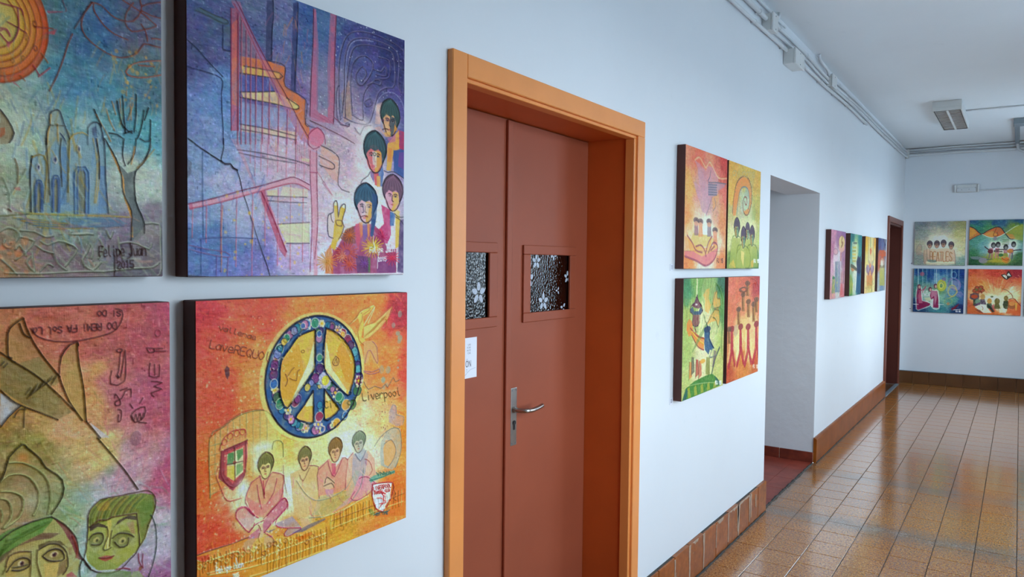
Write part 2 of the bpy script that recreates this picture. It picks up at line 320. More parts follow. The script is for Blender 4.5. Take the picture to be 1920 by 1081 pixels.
  ('L','a8a4c4',.55,1.2,.3,[767,299,797,283,804,308,775,319,764,305]),('L','332c4c',.9,2.4,2,[665,408,679,401,686,410,672,418]),
  ('L','a8a4c4',.55,1.2,.3,[661,406,675,399,682,408,668,416]),('L','332c4c',.9,2.4,2,[714,416,743,438,764,403,801,392]),
  ('L','a8a4c4',.55,1.2,.3,[710,414,739,436,760,401,797,390]),('L','332c4c',.9,2.3,2,[630,266,617,299,625,399,658,415,686,405]),
  ('L','a8a4c4',.55,1.2,.3,[627,264,614,297,622,397,655,413,682,403]),('L','9aa0c8',.7,1.8,1,[644,389,661,290,671,149,709,78,814,52]),
  ('L','9aa0c8',.7,1.8,1,[714,359,757,373,801,387,830,301,876,249,939,237,988,272,1005,337]),('B','e8dcd8',.5,892,356,78,55),('B','e4dcd4',.6,786,426,88,59),
  ('B','e8e2da',.5,743,546,43,71),('B','ece6de',.5,796,454,30,29),('B','e8e2da',.5,836,318,30,22),('P','d8a890',.5,[836,300,866,287,856,380,826,381]),
  ('P','a82a58',.9,[962,386,1005,390,1009,466,968,464]),('P','e09a34',.95,[898,454,967,385,970,467,935,479,920,563,894,565]),
  ('P','2a4a8a',.95,[935,475,1009,466,1007,591,936,565]),('P','6a3a88',.8,[968,479,1006,474,1007,553,963,539]),
  ('P','d8702c',.7,[904,468,925,469,920,526,899,528]),('P','a85a84',.8,[898,432,946,403,946,437,909,449]),
  ('P','c88a78',.5,[821,400,856,387,888,419,882,427,862,412]),('H','2c4a4a',1,913,343,59,77,'d29a70','2f4456','281e2a'),
  ('P','e0983c',.8,[940,363,956,387,935,401,940,374]),('P','e0a050',.8,[877,410,919,400,914,423,888,426]),('R','5a3058',1,900,353,7,5,1.8),
  ('R','5a3058',1,869,360,6,4,1.7),('L','402028',1,1.3,1,[867,400,887,392,903,395]),('P','3a5a98',.95,[868,543,878,578,868,634,838,637,837,582]),
  ('P','c8404a',.9,[817,581,847,581,848,636,827,631]),('P','e8a040',.8,[837,593,858,591,858,635,838,637]),('P','5a3a80',.8,[797,576,822,580,822,624,802,597]),
  ('L','25202e',1,2.1,1,[797,583,787,598,758,616,748,631]),('L','202838',1,2.2,1,[878,567,904,572,936,566,1007,591]),
  ('H','2e4c54',1,826,497,66,85,'d86a70','e8a03c','281e2a'),('P','d0c4c8',.75,[812,495,837,495,837,557,817,566,812,531]),('E','b8586a',.9,816,556,11,7),
  ('R','4a6040',1,823,506,8,6,1.7),('P','aa2a66',.9,[863,708,916,727,922,831,901,869,870,870,839,820,880,788]),
  ('P','2a5a9a',.9,[916,734,948,740,938,793,916,794]),('P','c8a838',.85,[948,747,975,746,982,875,949,890]),('P','50406e',.9,[975,769,1003,760,1002,993,961,989]),
  ('P','e0b04a',.7,[948,717,975,731,964,754,937,741]),('P','c42a4c',.8,[818,806,869,811,880,847,839,834]),('L','2a3040',1,2.2,1,[943,740,964,754,1003,752]),
  ('L','2a3040',1,1.8,1,[948,755,981,768,1003,790]),('H','64485e',1,931,655,63,76,'c48aa0','d8a858','281e2a'),('E','d0a0b4',.7,901,676,16,16),
  ('P','e0a440',.8,[937,703,958,698,932,733,921,727]),
  ('P','8c2e5e',.85,[669,826,740,792,759,801,818,788,859,819,901,891,954,890,955,992,597,994,592,932,628,890]),
  ('P','7a4a34',.7,[669,819,711,804,721,874,674,875,641,855]),('P','c0506a',.8,[720,796,744,791,749,852,735,902,721,853]),
  ('P','6a5a9a',.8,[759,794,788,793,784,851,764,866]),('P','e08048',.8,[739,788,759,787,759,837,749,852]),('P','e08a44',.8,[783,786,798,789,798,836,789,850]),
  ('P','503068',.7,[721,920,799,926,799,991,731,991]),('P','6a3a7a',.6,[839,926,949,943,950,992,840,992]),('P','cf7034',.75,[566,912,596,877,606,994,566,993]),
  ('P','9a2e4a',.8,[601,898,642,897,642,945,606,946]),('H','2c5068',1,776,709,66,80,'cfa2b0','e09c3a','281e2a'),
  ('P','2a4f80',.95,[812,665,838,670,838,754,818,842,803,843,808,763]),('P','cdbac4',.6,[754,709,798,706,788,757,754,759]),
  ('L','7a4a44',1,1.2,1,[749,766,768,760,788,764]),('E','d87060',.8,769,769,8,3),('L','3a3050',1,1.2,1,[756,712,764,744,756,748]),
  ('L','d8b430',.9,3,1.2,[821,886,874,893]),('L','d8b430',.9,3,1.2,[821,888,874,905]),('L','d8b430',.9,3,1.2,[820,889,851,916]),
  ('L','d8b430',.9,3,1.2,[818,890,846,923]),('L','d8b430',.9,3,1.2,[816,891,828,928]),('L','d8b430',.9,3,1.2,[814,891,811,930]),
  ('L','d8b430',.9,3,1.2,[812,891,791,927]),('L','d8b430',.9,3,1.2,[810,891,781,922]),('L','d8b430',.9,3,1.2,[808,890,770,913]),
  ('L','d8b430',.9,3,1.2,[807,889,751,903]),('L','d8b430',.9,3,1.2,[806,887,762,891]),('L','d8b430',.9,3,1.2,[806,886,754,879]),
  ('L','d8b430',.9,3,1.2,[807,884,756,867]),('L','d8b430',.9,3,1.2,[808,883,777,857]),('L','d8b430',.9,3,1.2,[809,882,781,849]),
  ('L','d8b430',.9,3,1.2,[811,881,800,844]),('L','d8b430',.9,3,1.2,[813,881,816,842]),('L','d8b430',.9,3,1.2,[816,880,837,844]),
  ('L','d8b430',.9,3,1.2,[818,881,846,850]),('L','d8b430',.9,3,1.2,[819,882,860,858]),('L','d8b430',.9,3,1.2,[820,883,878,868]),
  ('L','d8b430',.9,3,1.2,[821,885,866,881]),('L','e8c840',.9,3,1.2,[819,886,853,891]),('L','e8c840',.9,3,1.2,[818,888,850,903]),
  ('L','e8c840',.9,3,1.2,[816,889,829,912]),('L','e8c840',.9,3,1.2,[814,890,815,915]),('L','e8c840',.9,3,1.2,[812,889,797,913]),
  ('L','e8c840',.9,3,1.2,[810,889,787,905]),('L','e8c840',.9,3,1.2,[809,887,770,894]),('L','e8c840',.9,3,1.2,[809,886,777,881]),
  ('L','e8c840',.9,3,1.2,[809,884,784,869]),('L','e8c840',.9,3,1.2,[811,883,793,861]),('L','e8c840',.9,3,1.2,[813,882,813,857]),
  ('L','e8c840',.9,3,1.2,[815,883,831,859]),('L','e8c840',.9,3,1.2,[817,883,848,866]),('L','e8c840',.9,3,1.2,[818,885,847,878]),('B','8a9030',.6,814,886,15,11),
  ('L','e0a878',.9,2.4,1.2,[652,928,673,932]),('L','e0a878',.9,2.4,1.2,[650,930,668,942]),('L','e0a878',.9,2.4,1.2,[648,932,652,948]),
  ('L','e0a878',.9,2.4,1.2,[645,932,636,948]),('L','e0a878',.9,2.4,1.2,[642,931,624,941]),('L','e0a878',.9,2.4,1.2,[641,929,623,930]),
  ('L','e0a878',.9,2.4,1.2,[641,926,618,919]),('L','e0a878',.9,2.4,1.2,[643,925,633,910]),('L','e0a878',.9,2.4,1.2,[646,924,647,907]),
  ('L','e0a878',.9,2.4,1.2,[649,924,665,911]),('L','e0a878',.9,2.4,1.2,[651,926,669,920]),('L','c4582e',.9,2,1.2,[692,911,729,918]),
  ('L','c4582e',.9,2,1.2,[691,915,730,929]),('L','c4582e',.9,2,1.2,[688,919,708,939]),('L','c4582e',.9,2,1.2,[685,922,704,946]),
  ('L','c4582e',.9,2,1.2,[680,923,687,951]),('L','c4582e',.9,2,1.2,[675,924,671,952]),('L','c4582e',.9,2,1.2,[669,924,653,950]),
  ('L','c4582e',.9,2,1.2,[665,923,644,944]),('L','c4582e',.9,2,1.2,[660,920,633,936]),('L','c4582e',.9,2,1.2,[657,917,615,926]),
  ('L','c4582e',.9,2,1.2,[656,913,626,914]),('L','c4582e',.9,2,1.2,[655,909,618,903]),('L','c4582e',.9,2,1.2,[657,905,621,892]),
  ('L','c4582e',.9,2,1.2,[659,902,640,882]),('L','c4582e',.9,2,1.2,[663,899,644,875]),('L','c4582e',.9,2,1.2,[668,897,661,870]),
  ('L','c4582e',.9,2,1.2,[673,896,676,868]),('L','c4582e',.9,2,1.2,[678,896,695,870]),('L','c4582e',.9,2,1.2,[683,898,704,875]),
  ('L','c4582e',.9,2,1.2,[687,900,716,884]),('L','c4582e',.9,2,1.2,[691,904,734,893]),('L','c4582e',.9,2,1.2,[692,907,722,906]),
  ('L','e08a3c',.9,1.9,1.2,[579,946,623,953]),('L','e08a3c',.9,1.9,1.2,[579,947,623,963]),('L','e08a3c',.9,1.9,1.2,[578,948,604,972]),
  ('L','e08a3c',.9,1.9,1.2,[577,949,601,979]),('L','e08a3c',.9,1.9,1.2,[576,949,586,982]),('L','e08a3c',.9,1.9,1.2,[575,949,572,983]),
  ('L','e08a3c',.9,1.9,1.2,[574,949,556,981]),('L','e08a3c',.9,1.9,1.2,[572,949,548,976]),('L','e08a3c',.9,1.9,1.2,[572,948,539,969]),
  ('L','e08a3c',.9,1.9,1.2,[571,948,524,960]),('L','e08a3c',.9,1.9,1.2,[570,947,533,949]),('L','e08a3c',.9,1.9,1.2,[570,946,527,939]),
  ('L','e08a3c',.9,1.9,1.2,[571,944,529,929]),('L','e08a3c',.9,1.9,1.2,[571,944,545,920]),('L','e08a3c',.9,1.9,1.2,[572,943,548,914]),
  ('L','e08a3c',.9,1.9,1.2,[573,943,564,910]),('L','e08a3c',.9,1.9,1.2,[575,942,577,908]),('L','e08a3c',.9,1.9,1.2,[575,942,593,910]),
  ('L','e08a3c',.9,1.9,1.2,[577,943,601,915]),('L','e08a3c',.9,1.9,1.2,[578,943,611,923]),('L','e08a3c',.9,1.9,1.2,[579,944,626,932]),
  ('L','e08a3c',.9,1.9,1.2,[579,945,616,942]),('L','c83050',.9,2.7,1.2,[933,929,975,935]),('L','c83050',.9,2.7,1.2,[933,930,971,948]),
  ('L','c83050',.9,2.7,1.2,[931,931,947,958]),('L','c83050',.9,2.7,1.2,[928,932,929,962]),('L','c83050',.9,2.7,1.2,[926,932,908,959]),
  ('L','c83050',.9,2.7,1.2,[924,931,896,950]),('L','c83050',.9,2.7,1.2,[923,930,875,937]),('L','c83050',.9,2.7,1.2,[922,928,884,922]),
  ('L','c83050',.9,2.7,1.2,[923,927,892,909]),('L','c83050',.9,2.7,1.2,[925,925,903,899]),('L','c83050',.9,2.7,1.2,[927,925,927,895]),
  ('L','c83050',.9,2.7,1.2,[929,925,948,897]),('L','c83050',.9,2.7,1.2,[932,926,968,906]),('L','c83050',.9,2.7,1.2,[933,927,968,920]),
  ('L','c85a3a',.9,2,1.2,[693,956,725,961]),('L','c85a3a',.9,2,1.2,[692,957,722,973]),('L','c85a3a',.9,2,1.2,[690,958,703,981]),
  ('L','c85a3a',.9,2,1.2,[688,959,689,984]),('L','c85a3a',.9,2,1.2,[687,959,672,981]),('L','c85a3a',.9,2,1.2,[685,958,663,974]),
  ('L','c85a3a',.9,2,1.2,[684,957,647,963]),('L','c85a3a',.9,2,1.2,[683,955,654,950]),('L','c85a3a',.9,2,1.2,[684,954,660,939]),
  ('L','c85a3a',.9,2,1.2,[686,953,668,931]),('L','c85a3a',.9,2,1.2,[687,952,687,927]),('L','c85a3a',.9,2,1.2,[689,952,704,930]),
  ('L','c85a3a',.9,2,1.2,[691,953,720,937]),('L','c85a3a',.9,2,1.2,[692,955,719,948]),('L','7a4aa0',.9,2.1,1.2,[772,952,794,955]),
  ('L','7a4aa0',.9,2.1,1.2,[771,953,788,965]),('L','7a4aa0',.9,2.1,1.2,[770,954,772,970]),('L','7a4aa0',.9,2.1,1.2,[768,953,756,968]),
  ('L','7a4aa0',.9,2.1,1.2,[767,953,747,959]),('L','7a4aa0',.9,2.1,1.2,[766,951,748,948]),('L','7a4aa0',.9,2.1,1.2,[767,950,750,939]),
  ('L','7a4aa0',.9,2.1,1.2,[769,950,767,934]),('L','7a4aa0',.9,2.1,1.2,[770,950,781,936]),('L','7a4aa0',.9,2.1,1.2,[772,951,795,944]),
  ('L','b02a60',.9,2.2,1.2,[873,841,900,844]),('L','b02a60',.9,2.2,1.2,[872,842,896,854]),('L','b02a60',.9,2.2,1.2,[871,842,878,861]),
  ('L','b02a60',.9,2.2,1.2,[869,843,863,862]),('L','b02a60',.9,2.2,1.2,[867,842,848,858]),('L','b02a60',.9,2.2,1.2,[867,841,844,848]),
  ('L','b02a60',.9,2.2,1.2,[866,840,835,837]),('L','b02a60',.9,2.2,1.2,[867,839,848,827]),('L','b02a60',.9,2.2,1.2,[868,839,860,820]),
  ('L','b02a60',.9,2.2,1.2,[870,838,877,818]),('L','b02a60',.9,2.2,1.2,[872,839,888,823]),('L','b02a60',.9,2.2,1.2,[872,840,900,832]),
  ('L','c06a34',.9,1.6,1.2,[690,840,720,843]),('L','c06a34',.9,1.6,1.2,[690,841,715,855]),('L','c06a34',.9,1.6,1.2,[688,841,697,863]),
  ('L','c06a34',.9,1.6,1.2,[687,842,681,864]),('L','c06a34',.9,1.6,1.2,[686,842,665,859]),('L','c06a34',.9,1.6,1.2,[685,841,661,848]),
  ('L','c06a34',.9,1.6,1.2,[685,839,651,836]),('L','c06a34',.9,1.6,1.2,[685,838,665,825]),('L','c06a34',.9,1.6,1.2,[687,838,678,817]),
  ('L','c06a34',.9,1.6,1.2,[688,838,695,815]),('L','c06a34',.9,1.6,1.2,[689,838,706,821]),('L','c06a34',.9,1.6,1.2,[690,839,720,831]),
  ('P','508a40',.6,[789,930,804,930,802,991,792,991]),('P','cdb7b4',.9,[579,772,596,758,607,767,610,829,605,856,588,850,577,830]),
  ('P','e6a83a',.95,[607,719,625,718,630,773,639,738,657,726,666,736,650,782,657,806,641,855,623,873,614,904,592,891,605,843,612,784]),
  ('P','e0cfc0',.9,[609,714,623,713,623,729,609,730]),('P','dccabc',.9,[656,722,666,726,662,738,650,734]),
  ('L','2e2a3c',1,1.5,1,[577,830,576,786,583,765,605,755,606,723,616,711,625,720,630,773,637,741,655,721,667,725,664,747,650,786,659,809,646,841,632,859]),
  ('L','2e2a3c',1,1.5,1,[577,830,583,850,605,856]),('L','5a4a50',1,1.2,1,[619,787,646,786,648,807,623,804,618,789]),
  ('L','5a4a50',1,1.2,1,[592,765,596,785,605,795]),('L','f4eef0',1,1.7,.8,[806,887,795,888,796,908]),('L','f4eef0',1,1.7,.8,[796,898,804,898]),
  ('L','f4eef0',1,1.7,.8,[809,901,819,900,817,894,811,894,809,901,812,907,820,905]),('L','f4eef0',1,1.7,.8,[825,885,826,903,831,907]),
  ('L','f4eef0',1,1.7,.8,[840,893,841,906]),('L','f4eef0',1,1.7,.8,[840,886,840,887]),('L','f4eef0',1,1.7,.8,[848,892,850,916]),
  ('L','f4eef0',1,1.7,.8,[849,896,854,892,860,899,855,906,849,904]),('L','f4eef0',1,1.7,.8,[862,898,872,898,870,891,865,891,862,898,865,905,873,903]),
  ('L','f4eef0',1,1.8,.8,[897,883,898,900,894,904,890,901]),('L','f4eef0',1,1.8,.8,[903,890,905,902,909,903,915,900]),('L','f4eef0',1,1.8,.8,[914,889,915,903]),
  ('L','f4eef0',1,1.8,.8,[928,892,922,889,917,896,920,903,926,901,928,892]),('L','f4eef0',1,1.8,.8,[928,889,929,902]),('L','f4eef0',1,1.8,.8,[931,888,932,902]),
  ('L','f4eef0',1,1.8,.8,[931,892,936,888,942,891,943,902]),('L','f4eef0',1,1.7,.8,[846,931,850,928,855,931,847,944,857,943]),
  ('L','f4eef0',1,1.7,.8,[862,927,859,932,859,938,864,943,868,937,867,932,862,927]),('L','f4eef0',1,1.8,.8,[872,929,875,926,876,942]),
  ('L','f4eef0',1,1.8,.8,[892,925,883,926,883,933,890,932,893,937,890,942,883,940]),('L','f4eef0',1,1.3,1,[818,839,819,900]),
  ('L','f4eef0',1,1.3,1,[847,907,842,973]),('L','f4eef0',1,1.3,1,[904,862,909,899,891,907]),],
 'B':[
  
  ('G',[(0,0,'c03c44'),(250,60,'cc5a44'),(500,40,'d8803e'),(750,60,'e08a44'),(980,60,'a83440'),(980,350,'c8503c'),(960,600,'e08a30'),(60,300,'c8563c'),(250,250,'d88a44'),(420,300,'e6a84c'),(60,600,'d4622a'),(60,850,'c85434'),(200,480,'dc8438'),(350,550,'d8b860'),(500,600,'c8c890'),(650,620,'d8dccc'),(850,550,'d8b078'),(850,250,'e08a44'),(250,720,'d8dcb4'),(400,700,'d8e0d0'),(800,700,'d0c8b0'),(300,900,'c88a3a'),(600,880,'c8963a'),(900,830,'cc7a30'),(900,400,'d88a4c'),(640,300,'e8b058')]),
  ('K',['d86a34','e09048','c84a34','e0a85c','d87a50'],.35,150,0,0,1000,560,34,5,20),('K',['c8502c','d87828','e09a40'],.4,60,0,450,220,900,24,5,90),
  ('B','e8c070',.5,307,261,28,87),('P','c2c47a',.5,[49,462,97,433,160,403,220,394,274,406,316,449,311,651,168,594,48,661]),
  ('L','6a7a54',1,1.5,1,[50,662,49,463,97,433,160,403,220,396,274,406,316,447]),('L','a06038',1,1.1,1,[47,458,97,427,160,397,220,390,279,404]),
  ('L','7a8a68',.55,.8,.3,[69,446,69,520,68,593]),('L','7a8a68',.55,.8,.3,[89,438,89,524,88,598]),('L','7a8a68',.55,.8,.3,[116,428,116,530,115,604]),
  ('L','7a8a68',.55,.8,.3,[138,419,139,535,138,610]),('L','7a8a68',.55,.8,.3,[164,410,164,540,163,616]),('L','7a8a68',.55,.8,.3,[190,400,190,545,189,622]),
  ('L','7a8a68',.55,.8,.3,[216,395,217,551,216,628]),('L','7a8a68',.55,.8,.3,[245,400,246,557,245,635]),('L','7a8a68',.55,.8,.3,[274,404,275,563,274,642]),
  ('L','7a8a68',.5,.8,.3,[51,487,126,483,194,473]),('L','7a8a68',.5,.8,.3,[50,519,126,515,194,506]),('L','7a8a68',.5,.8,.3,[50,552,126,547,194,539]),
  ('L','7a8a68',.5,.8,.3,[50,585,125,579,194,571]),('L','7a8a68',.5,.8,.3,[50,618,125,610,194,604]),('L','7a8a68',.5,.8,.3,[50,651,125,642,194,636]),
  ('P','b44a5a',.8,[89,513,194,493,194,554,181,616,138,659,125,652,80,596,88,561]),
  ('P','7a3040',.7,[89,513,194,493,192,507,103,519,103,594,134,635,176,603,183,616,134,658,80,603]),('P','e8dcae',.9,[113,529,176,516,176,603,138,625,113,604]),
  ('P','3f7a44',.85,[117,526,140,527,138,568,113,563]),('P','4a8048',.85,[149,522,176,520,176,542,155,561]),('P','dfb040',.8,[113,570,142,573,142,626,113,604]),
  ('P','5a9058',.7,[149,571,176,569,176,596,148,612]),('E','c8503c',.9,142,563,7,6),('L','503c30',1,.8,1,[142,509,144,626]),
  ('L','503c30',1,.8,1,[113,563,176,565]),('R','b03c40',1,103,484,10,10,2),('E','d88a58',.6,103,484,6,5),('R','b03c40',1,126,468,10,10,2),
  ('E','d88a58',.6,126,468,6,5),('R','b03c40',1,151,463,10,10,2),('E','d88a58',.6,151,463,6,5),('R','b03c40',1,174,462,10,10,2),('E','d88a58',.6,174,462,6,5),
  ('L','a03a44',1,1.9,1,[85,508,97,477,117,459,147,450,185,457,185,483]),('P','d08a6a',.6,[97,488,190,469,190,488,101,508]),
  ('L','a04848',1,1.5,1,[80,563,72,594,84,626,104,676,125,693,167,693]),('L','7a3c40',1,1.6,1,[89,513,194,493]),
  ('L','7a3c40',1,1.6,1,[93,517,92,595,134,646,181,616,187,499]),('K',['d8dc9c','c8b860','dcc088','b8c888'],.4,110,180,520,780,820,24,4,80),
  ('B','e8f0ea',.8,233,578,18,35),('B','e4eee8',.8,256,532,50,23),('B','e8f0ec',.7,176,657,26,31),('B','e4e8e0',.6,379,708,25,49),
  ('P','b8c070',.25,[297,529,316,520,340,529,345,618,325,630,302,577]),('L','7a8050',1,.9,1,[297,548,302,522,326,522,342,538,345,586]),
  ('P','d88a68',.82,[207,649,247,632,256,653,297,632,345,655,345,739,256,787,211,766,185,697]),('L','8e2c52',.85,1.6,1,[207,649,247,632]),
  ('L','8e2c52',.85,1.7,1,[297,632,345,655,342,698,335,737,274,784]),('L','8e2c52',.85,1.6,1,[207,651,185,697,193,730,220,769]),
  ('L','8e2c52',.85,1.7,1,[242,631,251,660,260,702]),('L','8e2c52',.85,1.7,1,[293,634,270,665,260,698,263,718]),
  ('L','8e2c52',.85,1.7,1,[233,663,238,703,251,754]),('L','8e2c52',.85,1.7,1,[316,660,302,708,274,741]),('H','6a6a3c',1,268,601,35,48,'d8c080','d8c080','5a3c34'),
  ('P','c86a80',.45,[185,690,229,725,265,742,340,698,340,738,265,785,211,766]),('L','9a2440',1,3,1,[258,654,259,678,261,710]),
  ('P','e0a07a',.8,[146,740,163,726,193,734,220,769,256,779,325,742,359,743,364,777,302,800,146,756]),('L','a03060',1,2,1,[146,748,154,727,185,728,220,769]),
  ('L','a03060',1,2.1,1,[274,784,316,756,349,741,364,761,364,785]),('L','8a7a70',1,1.3,1,[345,618,347,667,359,723]),
  ('P','d8a870',.8,[375,658,414,651,455,643,507,663,507,740,518,827,445,841,394,818]),('H','6c6a40',1,442,613,32,46,'cfa878','d8a880','5a3c34'),
  ('L','8a4a50',1,1.9,1,[465,646,507,659,502,696,512,783]),('L','8a6a50',1,1.9,1,[465,654,434,697,419,672]),
  ('P','d08a78',.82,[507,663,561,641,594,683,627,651,656,664,650,740,662,787,572,782,507,774,507,697]),('L','9a4858',1,1.9,1,[507,672,555,644]),
  ('L','9a4858',1,2,1,[627,651,656,664,648,731,645,783]),('L','9a3c58',1,1.9,1,[555,649,566,686,588,717,627,656]),
  ('P','b84c68',.7,[572,661,596,666,594,709,577,710]),('H','7a6034',1,592,611,37,49,'d8b080','d0a080','5a3c30'),
  ('P','c8b090',.9,[534,716,555,709,588,734,583,759,555,765,531,746]),('L','5a4438',1,1.4,1,[539,731,550,710,588,743]),
  ('L','5a4438',1,1.4,1,[534,742,572,739,586,759]),('P','b88ca0',.8,[539,756,583,767,583,793,550,789]),
  ('P','d89a84',.7,[656,662,685,642,721,685,769,650,806,695,813,770,770,787,721,838,651,811,645,730]),
  ('P','8a9ab0',.6,[685,651,744,636,769,668,745,781,697,787,679,738]),('L','9a5060',1,2,1,[656,664,685,642]),
  ('L','a05a50',1,2.1,1,[751,683,775,697,794,738,769,760]),('L','6a6a80',1,1.5,1,[697,649,727,686,757,648]),
  ('H','73806a',1,717,604,38,45,'b8b49a','aab0a8','62605a'),('P','cc8a9c',.75,[721,748,769,755,819,799,807,824,770,819,721,847,686,842,617,881,572,860,674,817]),
  ('L','9a3c60',1,2.1,1,[721,757,757,757,807,796,782,827,709,844,674,826,697,805]),('L','803060',1,2.5,1,[594,875,674,861,703,843]),
  ('P','9aa890',.5,[507,778,662,792,697,716,721,726,697,787,651,846,550,862,476,841,497,805]),
  ('L','7a8878',1,2.1,1,[745,718,733,778,697,823,639,856,561,865,465,847]),('L','8a9280',1,1.8,1,[404,689,445,749,496,788,572,795,645,779,685,740]),
  ('P','b89aa0',.75,[145,744,165,727,193,738,229,780,200,816,171,795,150,764]),('P','d08c7c',.6,[154,737,179,731,197,746,179,769,157,760]),
  ('L','a82c58',1,1.6,1,[147,754,150,733,182,729,207,758,237,782]),('L','a82c58',1,1.6,1,[147,757,171,792,200,823,222,797]),
  ('P','b06a84',.8,[263,796,336,744,360,751,360,784,297,819,266,843,248,850,200,874,178,867,200,836,255,814]),
  ('L','9c2450',1,2.1,1,[259,792,336,741,356,748,360,777,293,818,263,842]),('L','902450',1,1.7,1,[196,822,222,804,259,798]),
  ('P','9c88a8',.9,[178,854,222,842,222,861,196,895,175,875]),('L','a82450',1,2,1,[171,871,193,894,211,877]),
  ('P','a8a0bc',.9,[263,861,297,865,301,886,282,910,259,886]),('L','a02450',1,2.1,1,[266,846,297,872,303,890,282,910]),
  ('P','d8b890',.9,[237,808,255,807,259,847,248,873,233,852,244,836]),('L','7a4040',1,1,1,[237,808,248,831,237,853,244,872]),
  ('P','9a94ac',.75,[312,824,384,818,425,870,421,883,360,888,348,871,364,859,320,839]),('L','a82c58',1,2.2,1,[348,781,316,808,312,830,336,847,425,874]),
  ('L','902c58',1,1.8,1,[364,859,348,874,364,889,425,877]),('P','d0a884',.8,[421,835,458,849,467,869,442,882,425,863]),
  ('P','4a5488',.6,[384,882,476,871,542,870,542,877,433,893]),('P','4a5080',.7,[266,840,312,844,282,851]),
  ('K',['a04068','c87894','e0b098','8a7ab0','e8c8a8'],.5,70,300,690,880,870,18,3,70),
  ('P','d0a848',.6,[-16,841,42,842,178,842,251,858,392,894,542,884,543,1004,274,1009,-16,906]),
  ('P','cc8a2c',.5,[-16,853,42,860,171,896,274,904,412,907,543,919,543,1011,266,1006,-16,906]),('L','6a5048',1,1.2,1,[-16,841,42,839,129,842,200,839]),
  ('L','e8dca0',.9,1.8,2,[-16,844,16,866,62,872,150,874,157,898]),('L','e8dca0',.9,1.6,2,[38,913,164,925,312,929,543,930]),
  ('L','e8d890',.9,1.6,2,[42,920,178,946,336,960,476,965,543,969]),('L','e4d084',.8,1.7,2,[200,982,312,992,433,993,543,997]),
  ('L','e6d48a',.65,.9,1.5,[-9,855,-8,879,-8,894]),('L','8a5a28',.65,.9,1.5,[1,857,3,881,-2,903]),('L','d8902c',.65,.9,1.5,[12,861,12,882,14,913]),
  ('L','6a5430',.65,.9,1.5,[22,856,21,883,22,906]),('L','e6d48a',.65,.9,1.5,[33,852,31,884,31,901]),('L','8a5a28',.65,.9,1.5,[44,862,42,886,45,918]),
  ('L','d8902c',.65,.9,1.5,[54,861,52,887,51,905]),('L','6a5430',.65,1,1.5,[65,858,63,889,68,909]),('L','e6d48a',.65,1,1.5,[76,860,78,892,76,913]),
  ('L','8a5a28',.65,1,1.5,[87,860,90,893,88,911]),('L','d8902c',.65,1,1.5,[98,870,97,894,97,926]),('L','6a5430',.65,1,1.5,[110,862,107,895,108,920]),
  ('L','e6d48a',.65,1,1.5,[121,861,122,898,120,928]),('L','8a5a28',.65,1,1.5,[132,872,132,899,131,927]),('L','d8902c',.65,1,1.5,[144,872,141,900,147,939]),
  ('L','6a5430',.65,1,1.5,[155,874,157,903,152,924]),('L','e6d48a',.65,1,1.5,[167,871,167,904,163,941]),('L','8a5a28',.65,1,1.5,[179,870,181,907,176,930]),
  ('L','d8902c',.65,1,1.5,[191,880,193,908,189,940]),('L','6a5430',.65,1,1.5,[202,876,204,910,199,934]),('L','e6d48a',.65,1,1.5,[214,881,217,912,211,932]),
  ('L','8a5a28',.65,1,1.5,[227,874,225,912,227,936]),('L','d8902c',.65,1,1.5,[239,878,241,915,239,950]),('L','6a5430',.65,1,1.5,[251,879,249,916,248,954]),
  ('L','e6d48a',.65,1,1.5,[263,885,266,919,261,958]),('L','8a5a28',.65,1.1,1.5,[276,890,276,942,275,1002]),('L','d8902c',.65,1.1,1.5,[288,887,290,943,288,998]),
  ('L','6a5430',.65,1.1,1.5,[301,881,304,944,298,996]),('L','e6d48a',.65,1.1,1.5,[314,893,312,943,316,988]),('L','8a5a28',.65,1.1,1.5,[327,891,329,945,324,996]),
  ('L','d8902c',.65,1.1,1.5,[340,886,342,946,338,996]),('L','6a5430',.65,1.1,1.5,[353,899,355,947,357,998]),('L','e6d48a',.65,1.1,1.5,[366,893,368,947,366,1000]),
  ('L','8a5a28',.65,1.1,1.5,[379,894,377,946,379,986]),('L','d8902c',.65,1.1,1.5,[393,903,394,948,393,999]),('L','6a5430',.65,1.1,1.5,[406,893,405,948,409,989]),
  ('L','e6d48a',.65,1.1,1.5,[420,898,422,950,422,992]),('L','8a5a28',.65,1.1,1.5,[434,903,435,950,432,990]),('L','d8902c',.65,1.1,1.5,[448,899,448,950,450,992]),
  ('L','6a5430',.65,1.1,1.5,[462,901,465,952,463,993]),('L','e6d48a',.65,1.2,1.5,[476,899,476,952,474,990]),('L','8a5a28',.65,1.2,1.5,[490,906,492,953,491,988]),
  ('L','d8902c',.65,1.2,1.5,[504,906,505,953,506,988]),('L','6a5430',.65,1.2,1.5,[519,908,521,954,522,991]),('L','e6d48a',.65,1.2,1.5,[533,918,536,955,533,993]),
  ('L','8a5a28',.65,1.2,1.5,[548,908,550,956,552,995]),('L','e8d890',.7,.9,1.5,[3,882,10,891,18,884,13,874,4,876]),
  ('L','8a6a34',.7,.9,1.5,[22,883,29,892,37,885,32,876,24,878]),('L','e8d890',.7,.9,1.5,[42,872,49,881,57,874,52,864,43,866]),
  ('L','8a6a34',.7,1,1.5,[62,883,69,892,77,885,72,876,63,878]),('L','e8d890',.7,1,1.5,[82,880,89,889,97,882,92,872,83,874]),
  ('L','e8d890',.7,1,1.5,[102,895,109,904,117,897,112,887,103,889]),('L','7a4a28',.7,1,1.5,[122,883,130,892,138,885,133,875,124,877]),
  ('L','e8d890',.7,1,1.5,[143,883,151,893,159,885,154,875,144,877]),('L','e8d890',.7,1,1.5,[164,892,172,902,180,894,175,884,166,886]),
